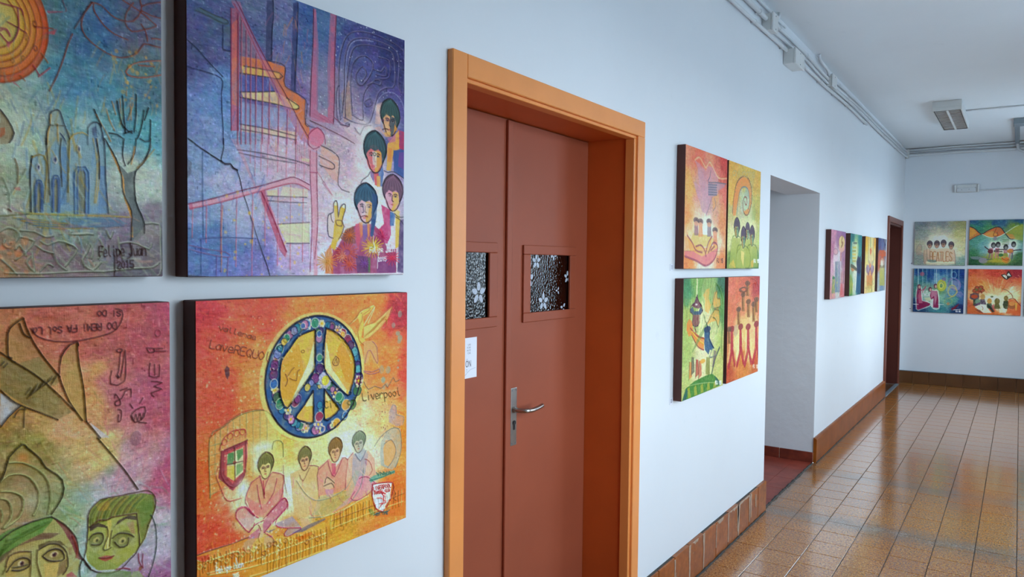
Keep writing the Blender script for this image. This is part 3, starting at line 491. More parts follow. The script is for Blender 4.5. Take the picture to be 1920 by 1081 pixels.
  ('L','e8d890',.7,1,1.5,[185,887,193,896,202,889,196,879,187,881]),('L','e8d890',.7,1,1.5,[207,889,215,899,224,891,218,881,209,883]),
  ('L','8a6a34',.7,1,1.5,[229,888,237,897,246,890,240,879,231,882]),('L','7a4a28',.7,1,1.5,[251,917,260,927,269,919,263,909,253,911]),
  ('L','7a4a28',.7,1.1,1.5,[274,892,282,902,292,895,285,884,275,886]),('L','7a4a28',.7,1.1,1.5,[297,896,305,906,315,899,308,888,298,890]),
  ('L','e8d890',.7,1.1,1.5,[320,910,329,920,338,912,332,901,322,904]),('L','8a6a34',.7,1.1,1.5,[344,899,352,909,362,901,356,891,345,893]),
  ('L','e8d890',.7,1.1,1.5,[368,911,377,921,386,913,380,903,369,905]),('L','e8d890',.7,1.1,1.5,[392,921,401,932,411,924,404,913,394,915]),
  ('L','e8d890',.7,1.1,1.5,[417,911,426,922,436,914,429,903,418,905]),('L','7a4a28',.7,1.1,1.5,[442,936,451,946,461,938,454,927,443,929]),
  ('L','8a6a34',.7,1.2,1.5,[467,921,476,932,487,924,480,913,469,915]),('L','7a4a28',.7,1.2,1.5,[493,940,502,950,513,943,506,931,495,933]),
  ('L','e8d890',.7,1.2,1.5,[519,937,529,948,539,940,532,929,521,931]),('P','b84430',.7,[-3,845,45,852,45,867,22,871,0,855]),
  ('P','d8701c',.7,[400,904,476,903,476,913,412,928]),('L','f2eee0',1,1.3,.8,[74,906,67,905,71,925]),('L','f2eee0',1,1.3,.8,[69,915,75,915]),
  ('L','f2eee0',1,1.3,.8,[79,919,86,920,83,913,79,913,79,919,82,926,88,925]),('L','f2eee0',1,1.3,.8,[88,906,92,924,96,927]),
  ('L','f2eee0',1,1.3,.8,[100,915,103,928]),('L','f2eee0',1,1.3,.8,[98,909,99,910]),('L','f2eee0',1,1.3,.8,[106,916,111,939]),
  ('L','f2eee0',1,1.3,.8,[106,919,109,916,115,923,113,930,109,927]),('L','f2eee0',1,1.3,.8,[117,924,124,924,121,918,117,917,117,924,120,930,126,929]),
  ('L','f2eee0',1,1.3,.8,[139,913,143,930,141,933,137,929]),('L','f2eee0',1,1.3,.8,[144,920,148,932,151,934,154,931]),('L','f2eee0',1,1.3,.8,[152,921,155,935]),
  ('L','f2eee0',1,1.3,.8,[163,926,158,922,156,928,159,935,163,934,163,926]),('L','f2eee0',1,1.3,.8,[162,922,165,936]),('L','f2eee0',1,1.3,.8,[164,923,167,936]),
  ('L','f2eee0',1,1.3,.8,[165,926,168,923,172,927,175,937]),('L','f2eee0',1,1.3,.8,[134,952,135,950,138,954,136,963,141,964]),
  ('L','f2eee0',1,1.3,.8,[141,951,140,955,141,959,144,964,145,960,144,956,141,951]),('L','f2eee0',1,1.3,.8,[147,954,147,952,150,965]),
  ('L','f2eee0',1,1.3,.8,[156,953,151,952,152,958,156,959,158,963,157,966,153,964]),('L','f2eee0',1,1,1,[146,897,152,927]),('L','f2eee0',1,1,1,[71,888,71,912]),
  ('P','cc9434',.7,[534,867,674,844,721,847,776,834,795,858,807,907,770,934,770,934]),('P','c8702c',.7,[884,834,991,841,989,986,808,945,808,926,898,932]),
  ('L','e8dca0',.9,2.9,2,[518,862,639,861,709,849,770,842]),('L','e6d48a',.7,1.5,1.5,[572,860,571,885,567,923]),
  ('L','8a5a28',.7,1.5,1.5,[587,860,588,886,583,924]),('L','d8902c',.7,1.5,1.5,[602,860,603,887,601,925]),('L','6a5430',.7,1.5,1.5,[617,860,618,886,623,927]),
  ('L','e6d48a',.7,1.5,1.5,[633,860,635,888,632,926]),('L','8a5a28',.7,1.5,1.5,[648,861,651,888,650,928]),('L','d8902c',.7,1.5,1.5,[664,861,663,887,660,926]),
  ('L','6a5430',.7,1.5,1.5,[679,861,681,888,680,928]),('L','e6d48a',.7,1.5,1.5,[695,861,699,889,701,930]),('L','8a5a28',.7,1.6,1.5,[711,861,713,889,710,928]),
  ('L','d8902c',.7,1.6,1.5,[727,862,731,890,722,928]),('L','6a5430',.7,1.6,1.5,[744,862,740,888,745,930]),('L','e6d48a',.7,1.6,1.5,[760,862,761,890,756,929]),
  ('L','8a5a28',.7,1.6,1.5,[777,862,778,890,782,933]),('L','d8902c',.7,1.6,1.5,[793,862,792,890,793,931]),('L','6a5430',.7,1.6,1.5,[810,863,808,890,808,931]),
  ('L','e6d48a',.7,1.6,1.5,[827,863,833,892,826,932]),('L','8a5a28',.7,1.6,1.5,[845,863,849,892,850,935]),('L','d8902c',.7,1.7,1.5,[862,863,863,892,859,933]),
  ('L','6a5430',.7,1.7,1.5,[879,864,885,893,880,935]),('L','e6d48a',.7,1.7,1.5,[897,864,897,892,895,934]),('L','8a5a28',.7,1.7,1.5,[915,864,921,894,915,935]),
  ('L','d8902c',.7,1.7,1.5,[933,864,931,892,934,936]),('L','6a5430',.7,1.7,1.5,[951,865,947,892,953,937]),('L','e6d48a',.7,1.7,1.5,[970,865,969,894,967,937]),
  ('L','8a5a28',.7,1.7,1.5,[988,865,992,895,994,939]),('L','e4d084',.8,2.4,2,[572,920,746,917,978,920]),('L','8a5a30',.7,2,1,[572,890,746,890,992,885]),
  ('P','f0e6d8',.9,[794,798,910,821,897,884,852,929,814,904,795,848]),('L','a02c3a',1,3.2,1,[794,798,913,822,901,885,852,929,811,903,791,847,794,798]),
  ('L','a0242c',1,2.1,.8,[796,811,801,828,810,829]),('L','a0242c',1,2.2,.8,[812,813,817,829]),('L','a0242c',1,2.2,.8,[819,813,828,830,829,814]),
  ('L','a0242c',1,2.2,.8,[840,815,831,815,835,831,845,832]),('L','a0242c',1,2.2,.8,[833,823,840,824]),
  ('L','a0242c',1,2.2,.8,[847,832,843,816,850,816,853,821,852,825,845,824]),('L','a0242c',1,2.2,.8,[850,824,857,833]),
  ('L','a0242c',1,2.2,.8,[859,833,854,817,861,817,865,822,864,826,857,825]),('L','a0242c',1,2.2,.8,[871,818,868,823,869,829,876,835,879,830,877,824,871,818]),
  ('L','a0242c',1,2.2,.8,[883,819,880,825,881,830,888,836,891,831,889,825,883,819]),('L','a0242c',1,2.2,.8,[890,820,895,837,904,838]),
  ('L','a0242c',1,1.6,.8,[808,834,803,833,806,845]),('L','a0242c',1,1.6,.8,[804,839,808,839]),
  ('L','a0242c',1,1.6,.8,[812,834,811,838,812,842,816,846,817,842,816,838,812,834]),
  ('L','a0242c',1,1.6,.8,[819,835,818,838,819,842,822,846,824,843,823,839,819,835]),('L','a0242c',1,1.6,.8,[823,835,829,836]),
  ('L','a0242c',1,1.6,.8,[826,835,829,847]),('L','a0242c',1,1.6,.8,[834,848,830,836,835,836,836,839,836,842,832,842]),
  ('L','a0242c',1,1.6,.8,[836,842,838,845,838,848,834,848]),('L','a0242c',1,1.6,.8,[841,848,840,837,846,849]),('L','a0242c',1,1.6,.8,[841,845,844,845]),
  ('L','a0242c',1,1.6,.8,[844,837,848,849,853,850]),('L','a0242c',1,1.6,.8,[851,838,855,850,860,850]),
  ('L','a0242c',1,1.7,.8,[872,842,869,840,867,843,868,847,872,851,874,850]),('L','a0242c',1,1.7,.8,[873,840,876,852,882,853]),
  ('L','a0242c',1,1.7,.8,[880,841,883,851,886,853,889,851,886,841]),('L','a0242c',1,1.7,.8,[890,853,887,842,892,842,893,845,893,848,889,847]),
  ('L','a0242c',1,1.7,.8,[893,848,895,851,895,854,890,853]),('L','b02430',1,4.9,1,[833,909,852,891,858,869,845,861,871,868]),
  ('L','b02430',1,3.2,1,[820,864,845,875,871,896,833,895]),('E','f0dc90',.6,494,308,252,246),('E','2f5a8c',1,496,308,230,232),('E','3a8a6a',.9,512,516,16,17),
  ('R','d8d8c8',.8,512,516,16,17,2.3),('E','d8a0c0',.9,526,519,6,6),('E','d8a0c0',.9,519,531,6,6),('E','d8a0c0',.9,504,528,6,6),('E','d8a0c0',.9,497,513,6,6),
  ('E','d8a0c0',.9,504,501,6,6),('E','d8a0c0',.9,519,504,6,6),('E','e8b030',1,512,516,7,6),('E','c8b858',.9,360,435,15,16),('R','22264a',.8,360,435,15,16,2.2),
  ('E','b87ca0',.9,357,151,10,11),('R','22264a',.8,357,151,10,11,2.2),('E','3a6ca8',.9,714,353,21,21),('R','d8d8c8',.8,714,353,21,21,2.5),
  ('E','2a7a98',.9,484,511,13,13),('R','22264a',.8,484,511,13,13,2.3),('E','743a78',.9,715,329,17,17),('R','22264a',.8,715,329,17,17,2.5),
  ('E','d8a040',.9,605,141,16,16),('R','d8d8c8',.8,605,141,16,16,2.4),('E','5aa0a8',.9,368,141,11,12),('R','22264a',.8,368,141,11,12,2.2),
  ('E','e8d8b0',.9,378,142,5,6),('E','e8d8b0',.9,373,151,5,6),('E','e8d8b0',.9,364,150,5,5),('E','e8d8b0',.9,359,140,5,5),('E','e8d8b0',.9,364,132,5,5),
  ('E','e8d8b0',.9,374,132,5,6),('E','e8b030',1,368,141,6,6),('E','4a3070',.9,365,144,18,19),('R','22264a',.8,365,144,18,19,2.2),('E','983454',.9,304,256,16,18),
  ('R','d8d8c8',.8,304,256,16,18,2.1),('E','3f7044',.9,401,121,10,11),('R','22264a',.8,401,121,10,11,2.2),('E','8088b8',.9,506,104,16,17),
  ('R','22264a',.8,506,104,16,17,2.3),('E','3a8a6a',.9,432,492,10,11),('R','d8d8c8',.8,432,492,10,11,2.2),('E','c8b858',.9,637,166,16,16),
  ('R','22264a',.8,637,166,16,16,2.4),('E','b87ca0',.9,456,105,19,20),('R','22264a',.8,456,105,19,20,2.2),('E','e8d8b0',.9,473,106,6,6),
  ('E','e8d8b0',.9,464,121,6,6),('E','e8d8b0',.9,447,120,5,6),('E','e8d8b0',.9,439,104,5,6),('E','e8d8b0',.9,448,88,5,6),('E','e8d8b0',.9,465,90,6,6),
  ('E','e8b030',1,456,105,6,6),('E','3a6ca8',.9,450,106,19,20),('R','d8d8c8',.8,450,106,19,20,2.2),('E','2a7a98',.9,340,409,17,18),
  ('R','22264a',.8,340,409,17,18,2.1),('E','743a78',.9,313,352,18,20),('R','22264a',.8,313,352,18,20,2.1),('E','d8a040',.9,651,179,12,12),
  ('R','d8d8c8',.8,651,179,12,12,2.5),('E','5aa0a8',.9,637,487,14,14),('R','22264a',.8,637,487,14,14,2.5),('E','4a3070',.9,709,287,17,16),
  ('R','22264a',.8,709,287,17,16,2.5),('E','983454',.9,358,151,12,13),('R','d8d8c8',.8,358,151,12,13,2.2),('E','e8d8b0',.9,369,152,5,6),
  ('E','e8d8b0',.9,363,162,5,6),('E','e8d8b0',.9,352,161,5,5),('E','e8d8b0',.9,347,150,5,5),('E','e8d8b0',.9,352,140,5,5),('E','e8d8b0',.9,363,141,5,5),
  ('E','e8b030',1,358,151,6,6),('E','3f7044',.9,302,275,13,14),('R','22264a',.8,302,275,13,14,2.1),('E','8088b8',.9,378,453,15,16),
  ('R','22264a',.8,378,453,15,16,2.2),('E','3a8a6a',.9,327,189,18,19),('R','d8d8c8',.8,327,189,18,19,2.1),('E','c8b858',.9,412,116,19,20),
  ('R','22264a',.8,412,116,19,20,2.2),('E','b87ca0',.9,628,157,22,22),('R','22264a',.8,628,157,22,22,2.4),('E','3a6ca8',.9,401,121,11,12),
  ('R','d8d8c8',.8,401,121,11,12,2.2),('E','2a7a98',.9,632,161,22,22),('R','22264a',.8,632,161,22,22,2.4),('E','e8d8b0',.9,652,163,6,6),
  ('E','e8d8b0',.9,642,179,6,6),('E','e8d8b0',.9,622,178,6,6),('E','e8d8b0',.9,613,160,6,6),('E','e8d8b0',.9,623,143,6,6),('E','e8d8b0',.9,642,145,6,6),
  ('E','e8b030',1,632,161,7,6),('E','743a78',.9,674,208,18,18),('R','22264a',.8,674,208,18,18,2.5),('E','d8a040',.9,450,106,12,13),
  ('R','d8d8c8',.8,450,106,12,13,2.2),('E','5aa0a8',.9,599,137,17,17),('R','22264a',.8,599,137,17,17,2.4),('E','4a3070',.9,452,501,11,11),
  ('R','22264a',.8,452,501,11,11,2.3),('E','983454',.9,625,155,22,22),('R','d8d8c8',.8,625,155,22,22,2.4),('E','3f7044',.9,680,445,21,20),
  ('R','22264a',.8,680,445,21,20,2.5),('E','8088b8',.9,330,392,11,12),('R','22264a',.8,330,392,11,12,2.1),('E','e8d8b0',.9,340,393,5,5),
  ('E','e8d8b0',.9,335,402,5,5),('E','e8d8b0',.9,325,400,5,5),('E','e8d8b0',.9,320,390,5,5),('E','e8d8b0',.9,325,382,5,5),('E','e8d8b0',.9,335,383,5,5),
  ('E','e8b030',1,330,392,6,6),('E','3a8a6a',.9,441,496,18,19),('R','d8d8c8',.8,441,496,18,19,2.3),('E','c8b858',.9,645,173,12,12),
  ('R','22264a',.8,645,173,12,12,2.4),('E','b87ca0',.9,348,161,10,11),('R','22264a',.8,348,161,10,11,2.1),('E','3a6ca8',.9,455,105,13,14),
  ('R','d8d8c8',.8,455,105,13,14,2.2),('E','2a7a98',.9,653,182,22,22),('R','22264a',.8,653,182,22,22,2.5),('E','743a78',.9,302,278,18,20),
  ('R','22264a',.8,302,278,18,20,2.1),('E','d8a040',.9,422,486,11,11),('R','d8d8c8',.8,422,486,11,11,2.2),('E','e8d8b0',.9,432,488,5,6),
  ('E','e8d8b0',.9,427,496,5,6),('E','e8d8b0',.9,417,494,5,6),('E','e8d8b0',.9,412,484,5,6),('E','e8d8b0',.9,417,476,5,6),('E','e8d8b0',.9,427,478,5,6),
  ('E','e8b030',1,422,486,6,6),('E','5aa0a8',.9,337,174,10,10),('R','22264a',.8,337,174,10,10,2.1),('E','4a3070',.9,564,515,15,15),
  ('R','22264a',.8,564,515,15,15,2.4),('E','983454',.9,345,164,11,12),('R','d8d8c8',.8,345,164,11,12,2.1),('E','3f7044',.9,707,392,22,21),
  ('R','22264a',.8,707,392,22,21,2.5),('E','8088b8',.9,417,483,19,21),('R','22264a',.8,417,483,19,21,2.2),('E','3a8a6a',.9,667,199,16,15),
  ('R','d8d8c8',.8,667,199,16,15,2.5),('E','c8b858',.9,307,333,14,15),('R','22264a',.8,307,333,14,15,2.1),('E','e8d8b0',.9,320,334,5,5),
  ('E','e8d8b0',.9,313,346,5,5),('E','e8d8b0',.9,301,344,5,5),('E','e8d8b0',.9,295,331,5,5),('E','e8d8b0',.9,301,319,5,5),('E','e8d8b0',.9,314,321,5,5),
  ('E','e8b030',1,307,333,6,6),('E','b87ca0',.9,373,138,15,16),('R','22264a',.8,373,138,15,16,2.2),('E','3a6ca8',.9,314,215,15,16),
  ('R','d8d8c8',.8,314,215,15,16,2.1),('E','2a7a98',.9,698,254,17,17),('R','22264a',.8,698,254,17,17,2.5),('E','743a78',.9,318,368,16,17),
  ('R','22264a',.8,318,368,16,17,2.1),('E','d8a040',.9,512,516,14,14),('R','d8d8c8',.8,512,516,14,14,2.3),('E','5aa0a8',.9,712,304,18,17),
  ('R','22264a',.8,712,304,18,17,2.5),('E','4a3070',.9,310,227,9,10),('R','22264a',.8,310,227,9,10,2.1),('E','d8a0c0',.9,318,228,5,5),
  ('E','d8a0c0',.9,314,236,5,5),('E','d8a0c0',.9,306,235,5,5),('E','d8a0c0',.9,302,226,5,5),('E','d8a0c0',.9,306,219,5,5),('E','d8a0c0',.9,314,220,5,5),
  ('E','e8b030',1,310,227,6,6),('E','983454',.9,327,386,15,16),('R','d8d8c8',.8,327,386,15,16,2.1),('E','3f7044',.9,713,362,19,18),
  ('R','22264a',.8,713,362,19,18,2.5),('E','8088b8',.9,362,146,10,11),('R','22264a',.8,362,146,10,11,2.2),('E','3a8a6a',.9,358,150,14,15),
  ('R','d8d8c8',.8,358,150,14,15,2.2),('E','c8b858',.9,409,117,13,14),('R','22264a',.8,409,117,13,14,2.2),('E','b87ca0',.9,441,107,17,18),
  ('R','22264a',.8,441,107,17,18,2.2),('E','3a6ca8',.9,713,365,12,12),('R','d8d8c8',.8,713,365,12,12,2.5),('E','e8d8b0',.9,724,367,6,6),
  ('E','e8d8b0',.9,718,376,6,6),('E','e8d8b0',.9,707,374,6,6),('E','e8d8b0',.9,702,364,6,6),('E','e8d8b0',.9,707,355,6,6),('E','e8d8b0',.9,718,356,6,6),
  ('E','e8b030',1,713,365,7,7),('E','2a7a98',.9,406,119,19,20),('R','22264a',.8,406,119,19,20,2.2),('E','743a78',.9,494,514,15,16),
  ('R','22264a',.8,494,514,15,16,2.3),('E','d8a040',.9,332,181,12,13),('R','d8d8c8',.8,332,181,12,13,2.1),('E','5aa0a8',.9,366,441,13,14),
  ('R','22264a',.8,366,441,13,14,2.2),('E','4a3070',.9,361,436,15,16),('R','22264a',.8,361,436,15,16,2.2),('E','983454',.9,433,492,14,14),
  ('R','d8d8c8',.8,433,492,14,14,2.2),('E','3f7044',.9,524,107,11,11),('R','22264a',.8,524,107,11,11,2.3),('E','e8d8b0',.9,534,108,6,6),
  ('E','e8d8b0',.9,529,116,6,6),('E','e8d8b0',.9,519,116,6,6),('E','e8d8b0',.9,515,107,6,6),('E','e8d8b0',.9,519,98,6,6),('E','e8d8b0',.9,529,99,6,6),
  ('E','e8b030',1,524,107,7,6),('E','8088b8',.9,319,204,16,18),('R','22264a',.8,319,204,16,18,2.1),('E','3a8a6a',.9,422,486,12,13),
  ('R','d8d8c8',.8,422,486,12,13,2.2),('E','c8b858',.9,565,120,13,13),('R','22264a',.8,565,120,13,13,2.4),('E','b87ca0',.9,577,513,16,16),
  ('R','22264a',.8,577,513,16,16,2.4),('E','3a6ca8',.9,431,110,11,11),('R','d8d8c8',.8,431,110,11,11,2.2),('E','2a7a98',.9,408,478,13,14),
  ('R','22264a',.8,408,478,13,14,2.2),('E','743a78',.9,601,138,16,16),('R','22264a',.8,601,138,16,16,2.4),('E','e8d8b0',.9,616,139,6,6),
  ('E','e8d8b0',.9,609,152,6,6),('E','e8d8b0',.9,594,150,6,6),('E','e8d8b0',.9,587,137,6,6),('E','e8d8b0',.9,594,125,6,6),('E','e8d8b0',.9,609,126,6,6),
  ('E','e8b030',1,601,138,7,6),('E','d8a040',.9,627,157,13,13),('R','d8d8c8',.8,627,157,13,13,2.4),('E','5aa0a8',.9,392,466,16,17),
  ('R','22264a',.8,392,466,16,17,2.2),('E','4a3070',.9,657,186,16,16),('R','22264a',.8,657,186,16,16,2.5),('E','983454',.9,528,517,12,12),
  ('R','d8d8c8',.8,528,517,12,12,2.3),('E','3f7044',.9,305,249,11,12),('R','22264a',.8,305,249,11,12,2.1),('E','8088b8',.9,569,121,20,20),
  ('R','22264a',.8,569,121,20,20,2.4),('E','3a8a6a',.9,582,511,14,14),('R','d8d8c8',.8,582,511,14,14,2.4),('E','e8d8b0',.9,594,514,6,6),
  ('E','e8d8b0',.9,588,524,6,6),('E','e8d8b0',.9,575,522,6,6),('E','e8d8b0',.9,569,509,6,6),('E','e8d8b0',.9,576,499,6,6),('E','e8d8b0',.9,588,501,6,6),
  ('E','e8b030',1,582,511,7,6),('E','c8b858',.9,569,121,18,18),('R','22264a',.8,569,121,18,18,2.4),('E','b87ca0',.9,568,121,14,15),
  ('R','22264a',.8,568,121,14,15,2.4),('E','3a6ca8',.9,643,482,15,14),('R','d8d8c8',.8,643,482,15,14,2.5),('E','2a7a98',.9,552,115,13,14),
  ('R','22264a',.8,552,115,13,14,2.3),('E','743a78',.9,382,458,14,15),('R','22264a',.8,382,458,14,15,2.2),('E','d8a040',.9,324,381,13,14),
  ('R','d8d8c8',.8,324,381,13,14,2.1),('E','5aa0a8',.9,686,228,13,13),('R','22264a',.8,686,228,13,13,2.5),('E','e8d8b0',.9,698,229,6,6),
  ('E','e8d8b0',.9,692,239,6,6),('E','e8d8b0',.9,680,238,6,6),('E','e8d8b0',.9,674,227,6,6),('E','e8d8b0',.9,680,217,6,6),('E','e8d8b0',.9,692,218,6,6),
  ('E','e8b030',1,686,228,7,6),('E','4a3070',.9,715,341,23,22),('R','22264a',.8,715,341,23,22,2.5),('E','983454',.9,652,181,22,22),
  ('R','d8d8c8',.8,652,181,22,22,2.5),('E','3f7044',.9,317,364,18,20),('R','22264a',.8,317,364,18,20,2.1),('E','8088b8',.9,691,237,14,14),
  ('R','22264a',.8,691,237,14,14,2.5),('E','3a8a6a',.9,490,103,19,19),('R','d8d8c8',.8,490,103,19,19,2.3),('E','c8b858',.9,392,126,15,16),
  ('R','22264a',.8,392,126,15,16,2.2),('E','b87ca0',.9,447,499,13,14),('R','22264a',.8,447,499,13,14,2.3),('E','e8d8b0',.9,459,501,6,6),
  ('E','e8d8b0',.9,453,511,6,6),('E','e8d8b0',.9,440,509,5,6),('E','e8d8b0',.9,434,496,5,6),('E','e8d8b0',.9,441,486,5,6),('E','e8d8b0',.9,453,489,6,6),
  ('E','e8b030',1,447,499,6,6),('E','3a6ca8',.9,525,517,11,12),('R','d8d8c8',.8,525,517,11,12,2.3),('E','2a7a98',.9,330,185,12,13),
  ('R','22264a',.8,330,185,12,13,2.1),('E','743a78',.9,573,123,11,11),('R','22264a',.8,573,123,11,11,2.4),('E','d8a040',.9,673,207,19,19),
  ('R','d8d8c8',.8,673,207,19,19,2.5),('E','5aa0a8',.9,688,232,22,21),('R','22264a',.8,688,232,22,21,2.5),('E','4a3070',.9,670,203,18,18),
  ('R','22264a',.8,670,203,18,18,2.5),('E','983454',.9,714,353,20,20),('R','d8d8c8',.8,714,353,20,20,2.5),('E','e8d8b0',.9,732,355,6,6),
  ('E','e8d8b0',.9,723,370,6,6),('E','e8d8b0',.9,705,368,6,6),('E','e8d8b0',.9,696,351,6,6),('E','e8d8b0',.9,705,336,6,6),('E','e8d8b0',.9,723,338,6,6),
  ('E','e8b030',1,714,353,7,7),('E','3f7044',.9,596,507,14,14),('R','22264a',.8,596,507,14,14,2.4),('E','8088b8',.9,392,126,15,16),
  ('R','22264a',.8,392,126,15,16,2.2),('E','3a8a6a',.9,328,388,18,20),('R','d8d8c8',.8,328,388,18,20,2.1),('E','c8b858',.9,346,163,13,14),
  ('R','22264a',.8,346,163,13,14,2.1),('E','b87ca0',.9,493,513,19,20),('R','22264a',.8,493,513,19,20,2.3),('E','3a6ca8',.9,303,312,16,18),
  ('R','d8d8c8',.8,303,312,16,18,2.1),('E','2a7a98',.9,377,453,11,12),('R','22264a',.8,377,453,11,12,2.2),('E','d8a0c0',.9,387,454,5,6),
  ('E','d8a0c0',.9,382,463,5,6),('E','d8a0c0',.9,372,462,5,6),('E','d8a0c0',.9,367,451,5,6),('E','d8a0c0',.9,372,442,5,6),('E','d8a0c0',.9,382,444,5,6),
  ('E','e8b030',1,377,453,6,6),('E','743a78',.9,306,243,17,18),('R','22264a',.8,306,243,17,18,2.1),('E','d8a040',.9,597,507,20,20),
  ('R','d8d8c8',.8,597,507,20,20,2.4),('E','5aa0a8',.9,517,438,11,11),('R','22264a',.8,517,438,11,11,2.3),('E','4a3070',.9,518,135,13,14),
  ('R','22264a',.8,518,135,13,14,2.3),('E','983454',.9,513,280,15,16),('R','d8d8c8',.8,513,280,15,16,2.3),('E','3f7044',.9,504,136,12,12),
  ('R','22264a',.8,504,136,12,12,2.3),('E','8088b8',.9,506,495,19,20),('R','22264a',.8,506,495,19,20,2.3),('E','e8d8b0',.9,523,499,6,6),
  ('E','e8d8b0',.9,515,513,6,6),('E','e8d8b0',.9,497,510,6,6),('E','e8d8b0',.9,489,492,6,6),('E','e8d8b0',.9,498,478,6,6),('E','e8d8b0',.9,515,481,6,6),
  ('E','e8b030',1,506,495,6,6),('E','3a8a6a',.9,512,238,14,14),('R','d8d8c8',.8,512,238,14,14,2.3),('E','c8b858',.9,515,344,14,15),
  ('R','22264a',.8,515,344,14,15,2.3),('E','b87ca0',.9,510,163,16,17),('R','22264a',.8,510,163,16,17,2.3),('E','3a6ca8',.9,510,146,12,13),
  ('R','d8d8c8',.8,510,146,12,13,2.3),('E','2a7a98',.9,514,421,14,15),('R','22264a',.8,514,421,14,15,2.3),('E','743a78',.9,514,284,14,15),
  ('R','22264a',.8,514,284,14,15,2.3),('E','d8a040',.9,516,279,18,18),('R','d8d8c8',.8,516,279,18,18,2.3),('E','e8d8b0',.9,531,281,6,6),
  ('E','e8d8b0',.9,523,295,6,6),('E','e8d8b0',.9,508,293,6,6),('E','e8d8b0',.9,500,277,6,6),('E','e8d8b0',.9,508,264,6,6),('E','e8d8b0',.9,524,266,6,6),
  ('E','e8b030',1,516,279,7,6),('E','5aa0a8',.9,508,324,18,18),('R','22264a',.8,508,324,18,18,2.3),('E','4a3070',.9,511,281,20,20),
  ('R','22264a',.8,511,281,20,20,2.3),('E','983454',.9,511,466,19,19),('R','d8d8c8',.8,511,466,19,19,2.3),('E','3f7044',.9,584,377,12,12),
  ('R','22264a',.8,584,377,12,12,2.4),('E','8088b8',.9,410,380,18,20),('R','22264a',.8,410,380,18,20,2.2),('E','3a8a6a',.9,617,412,19,19),
  ('R','d8d8c8',.8,617,412,19,19,2.4),('E','c8b858',.9,494,312,16,17),('R','22264a',.8,494,312,16,17,2.3),('E','e8d8b0',.9,509,314,6,6),
  ('E','e8d8b0',.9,501,327,6,6),('E','e8d8b0',.9,486,325,6,6),('E','e8d8b0',.9,479,310,6,6),('E','e8d8b0',.9,487,298,6,6),('E','e8d8b0',.9,501,300,6,6),
  ('E','e8b030',1,494,312,6,6),('E','b87ca0',.9,532,323,19,19),('R','22264a',.8,532,323,19,19,2.3),('E','3a6ca8',.9,496,311,11,12),
  ('R','d8d8c8',.8,496,311,11,12,2.3),('E','2a7a98',.9,538,329,11,11),('R','22264a',.8,538,329,11,11,2.3),('E','743a78',.9,491,315,19,20),
  ('R','22264a',.8,491,315,19,20,2.3),('E','d8a040',.9,646,441,22,22),('R','d8d8c8',.8,646,441,22,22,2.5),('E','5aa0a8',.9,390,396,10,11),
  ('R','22264a',.8,390,396,10,11,2.2),('E','4a3070',.9,592,385,19,19),('R','22264a',.8,592,385,19,19,2.4),('E','e8d8b0',.9,608,387,6,6),
  ('E','e8d8b0',.9,600,401,6,6),('E','e8d8b0',.9,583,399,6,6),('E','e8d8b0',.9,575,382,6,6),('E','e8d8b0',.9,583,369,6,6),('E','e8d8b0',.9,600,371,6,6),
  ('E','e8b030',1,592,385,7,6),('E','983454',.9,397,391,19,20),('R','d8d8c8',.8,397,391,19,20,2.2),('E','3f7044',.9,561,353,17,17),
  ('R','22264a',.8,561,353,17,17,2.4),('E','8088b8',.9,473,330,12,13),('R','22264a',.8,473,330,12,13,2.3),('E','3a8a6a',.9,609,403,19,19),
  ('R','d8d8c8',.8,609,403,19,19,2.4),('E','c8b858',.9,454,345,14,15),('R','22264a',.8,454,345,14,15,2.3),('E','b87ca0',.9,576,369,12,12),
  ('R','22264a',.8,576,369,12,12,2.4),('E','3a6ca8',.9,365,417,13,15),('R','d8d8c8',.8,365,417,13,15,2.2),('E','e8d8b0',.9,377,419,5,6),
  ('E','e8d8b0',.9,371,429,5,6),('E','e8d8b0',.9,359,427,5,6),('E','e8d8b0',.9,353,415,5,6),('E','e8d8b0',.9,359,404,5,6),('E','e8d8b0',.9,371,406,5,6),
  ('E','e8b030',1,365,417,6,6),('E','2a7a98',.9,535,326,18,18),('R','22264a',.8,535,326,18,18,2.3),('E','743a78',.9,408,382,15,16),
  ('R','22264a',.8,408,382,15,16,2.2),('E','b0b4cc',.95,563,331,11,10),('E','b0b4cc',.95,557,346,11,10),('E','b0b4cc',.95,543,353,11,10),
  ('E','b0b4cc',.95,527,348,10,10),('E','b0b4cc',.95,516,333,10,10),('E','b0b4cc',.95,517,316,10,10),('E','b0b4cc',.95,527,305,10,10),
  ('E','b0b4cc',.95,543,304,11,10),('E','b0b4cc',.95,557,314,11,10),('E','e8c848',1,541,330,19,19),
  ('P','e8b04a',1,[489,127,414,147,373,188,335,232,327,303,328,354,340,388,361,408,414,354,485,279]),
  ('L','1a1c34',.95,5.9,2,[489,127,414,147,373,188,335,232,327,303,328,354,340,388,361,408,414,354,485,279,489,127]),
  ('P','e8b04a',1,[542,126,586,143,637,182,678,238,693,292,687,340,672,377,655,404,536,285]),
  ('L','1a1c34',.95,6.1,2,[542,126,586,143,637,182,678,238,693,292,687,340,672,377,655,404,536,285,542,126]),
  ('P','e8b04a',1,[480,361,439,408,398,451,439,473,480,482]),('L','1a1c34',.95,5.9,2,[480,361,439,408,398,451,439,473,480,482,480,361]),
  ('P','e8b04a',1,[536,363,573,408,609,452,574,475,536,481]),('L','1a1c34',.95,6.1,2,[536,363,573,408,609,452,574,475,536,481,536,363]),
  ('P','e0922c',.7,[335,239,414,168,439,291,378,383,335,367]),('P','f0e8d0',.75,[484,174,484,276,378,393,419,319,459,253]),
  ('P','f0e4c8',.7,[546,179,573,286,651,381,645,397,541,283]),('P','e08a28',.7,[622,186,684,277,679,363,645,348,595,225]),
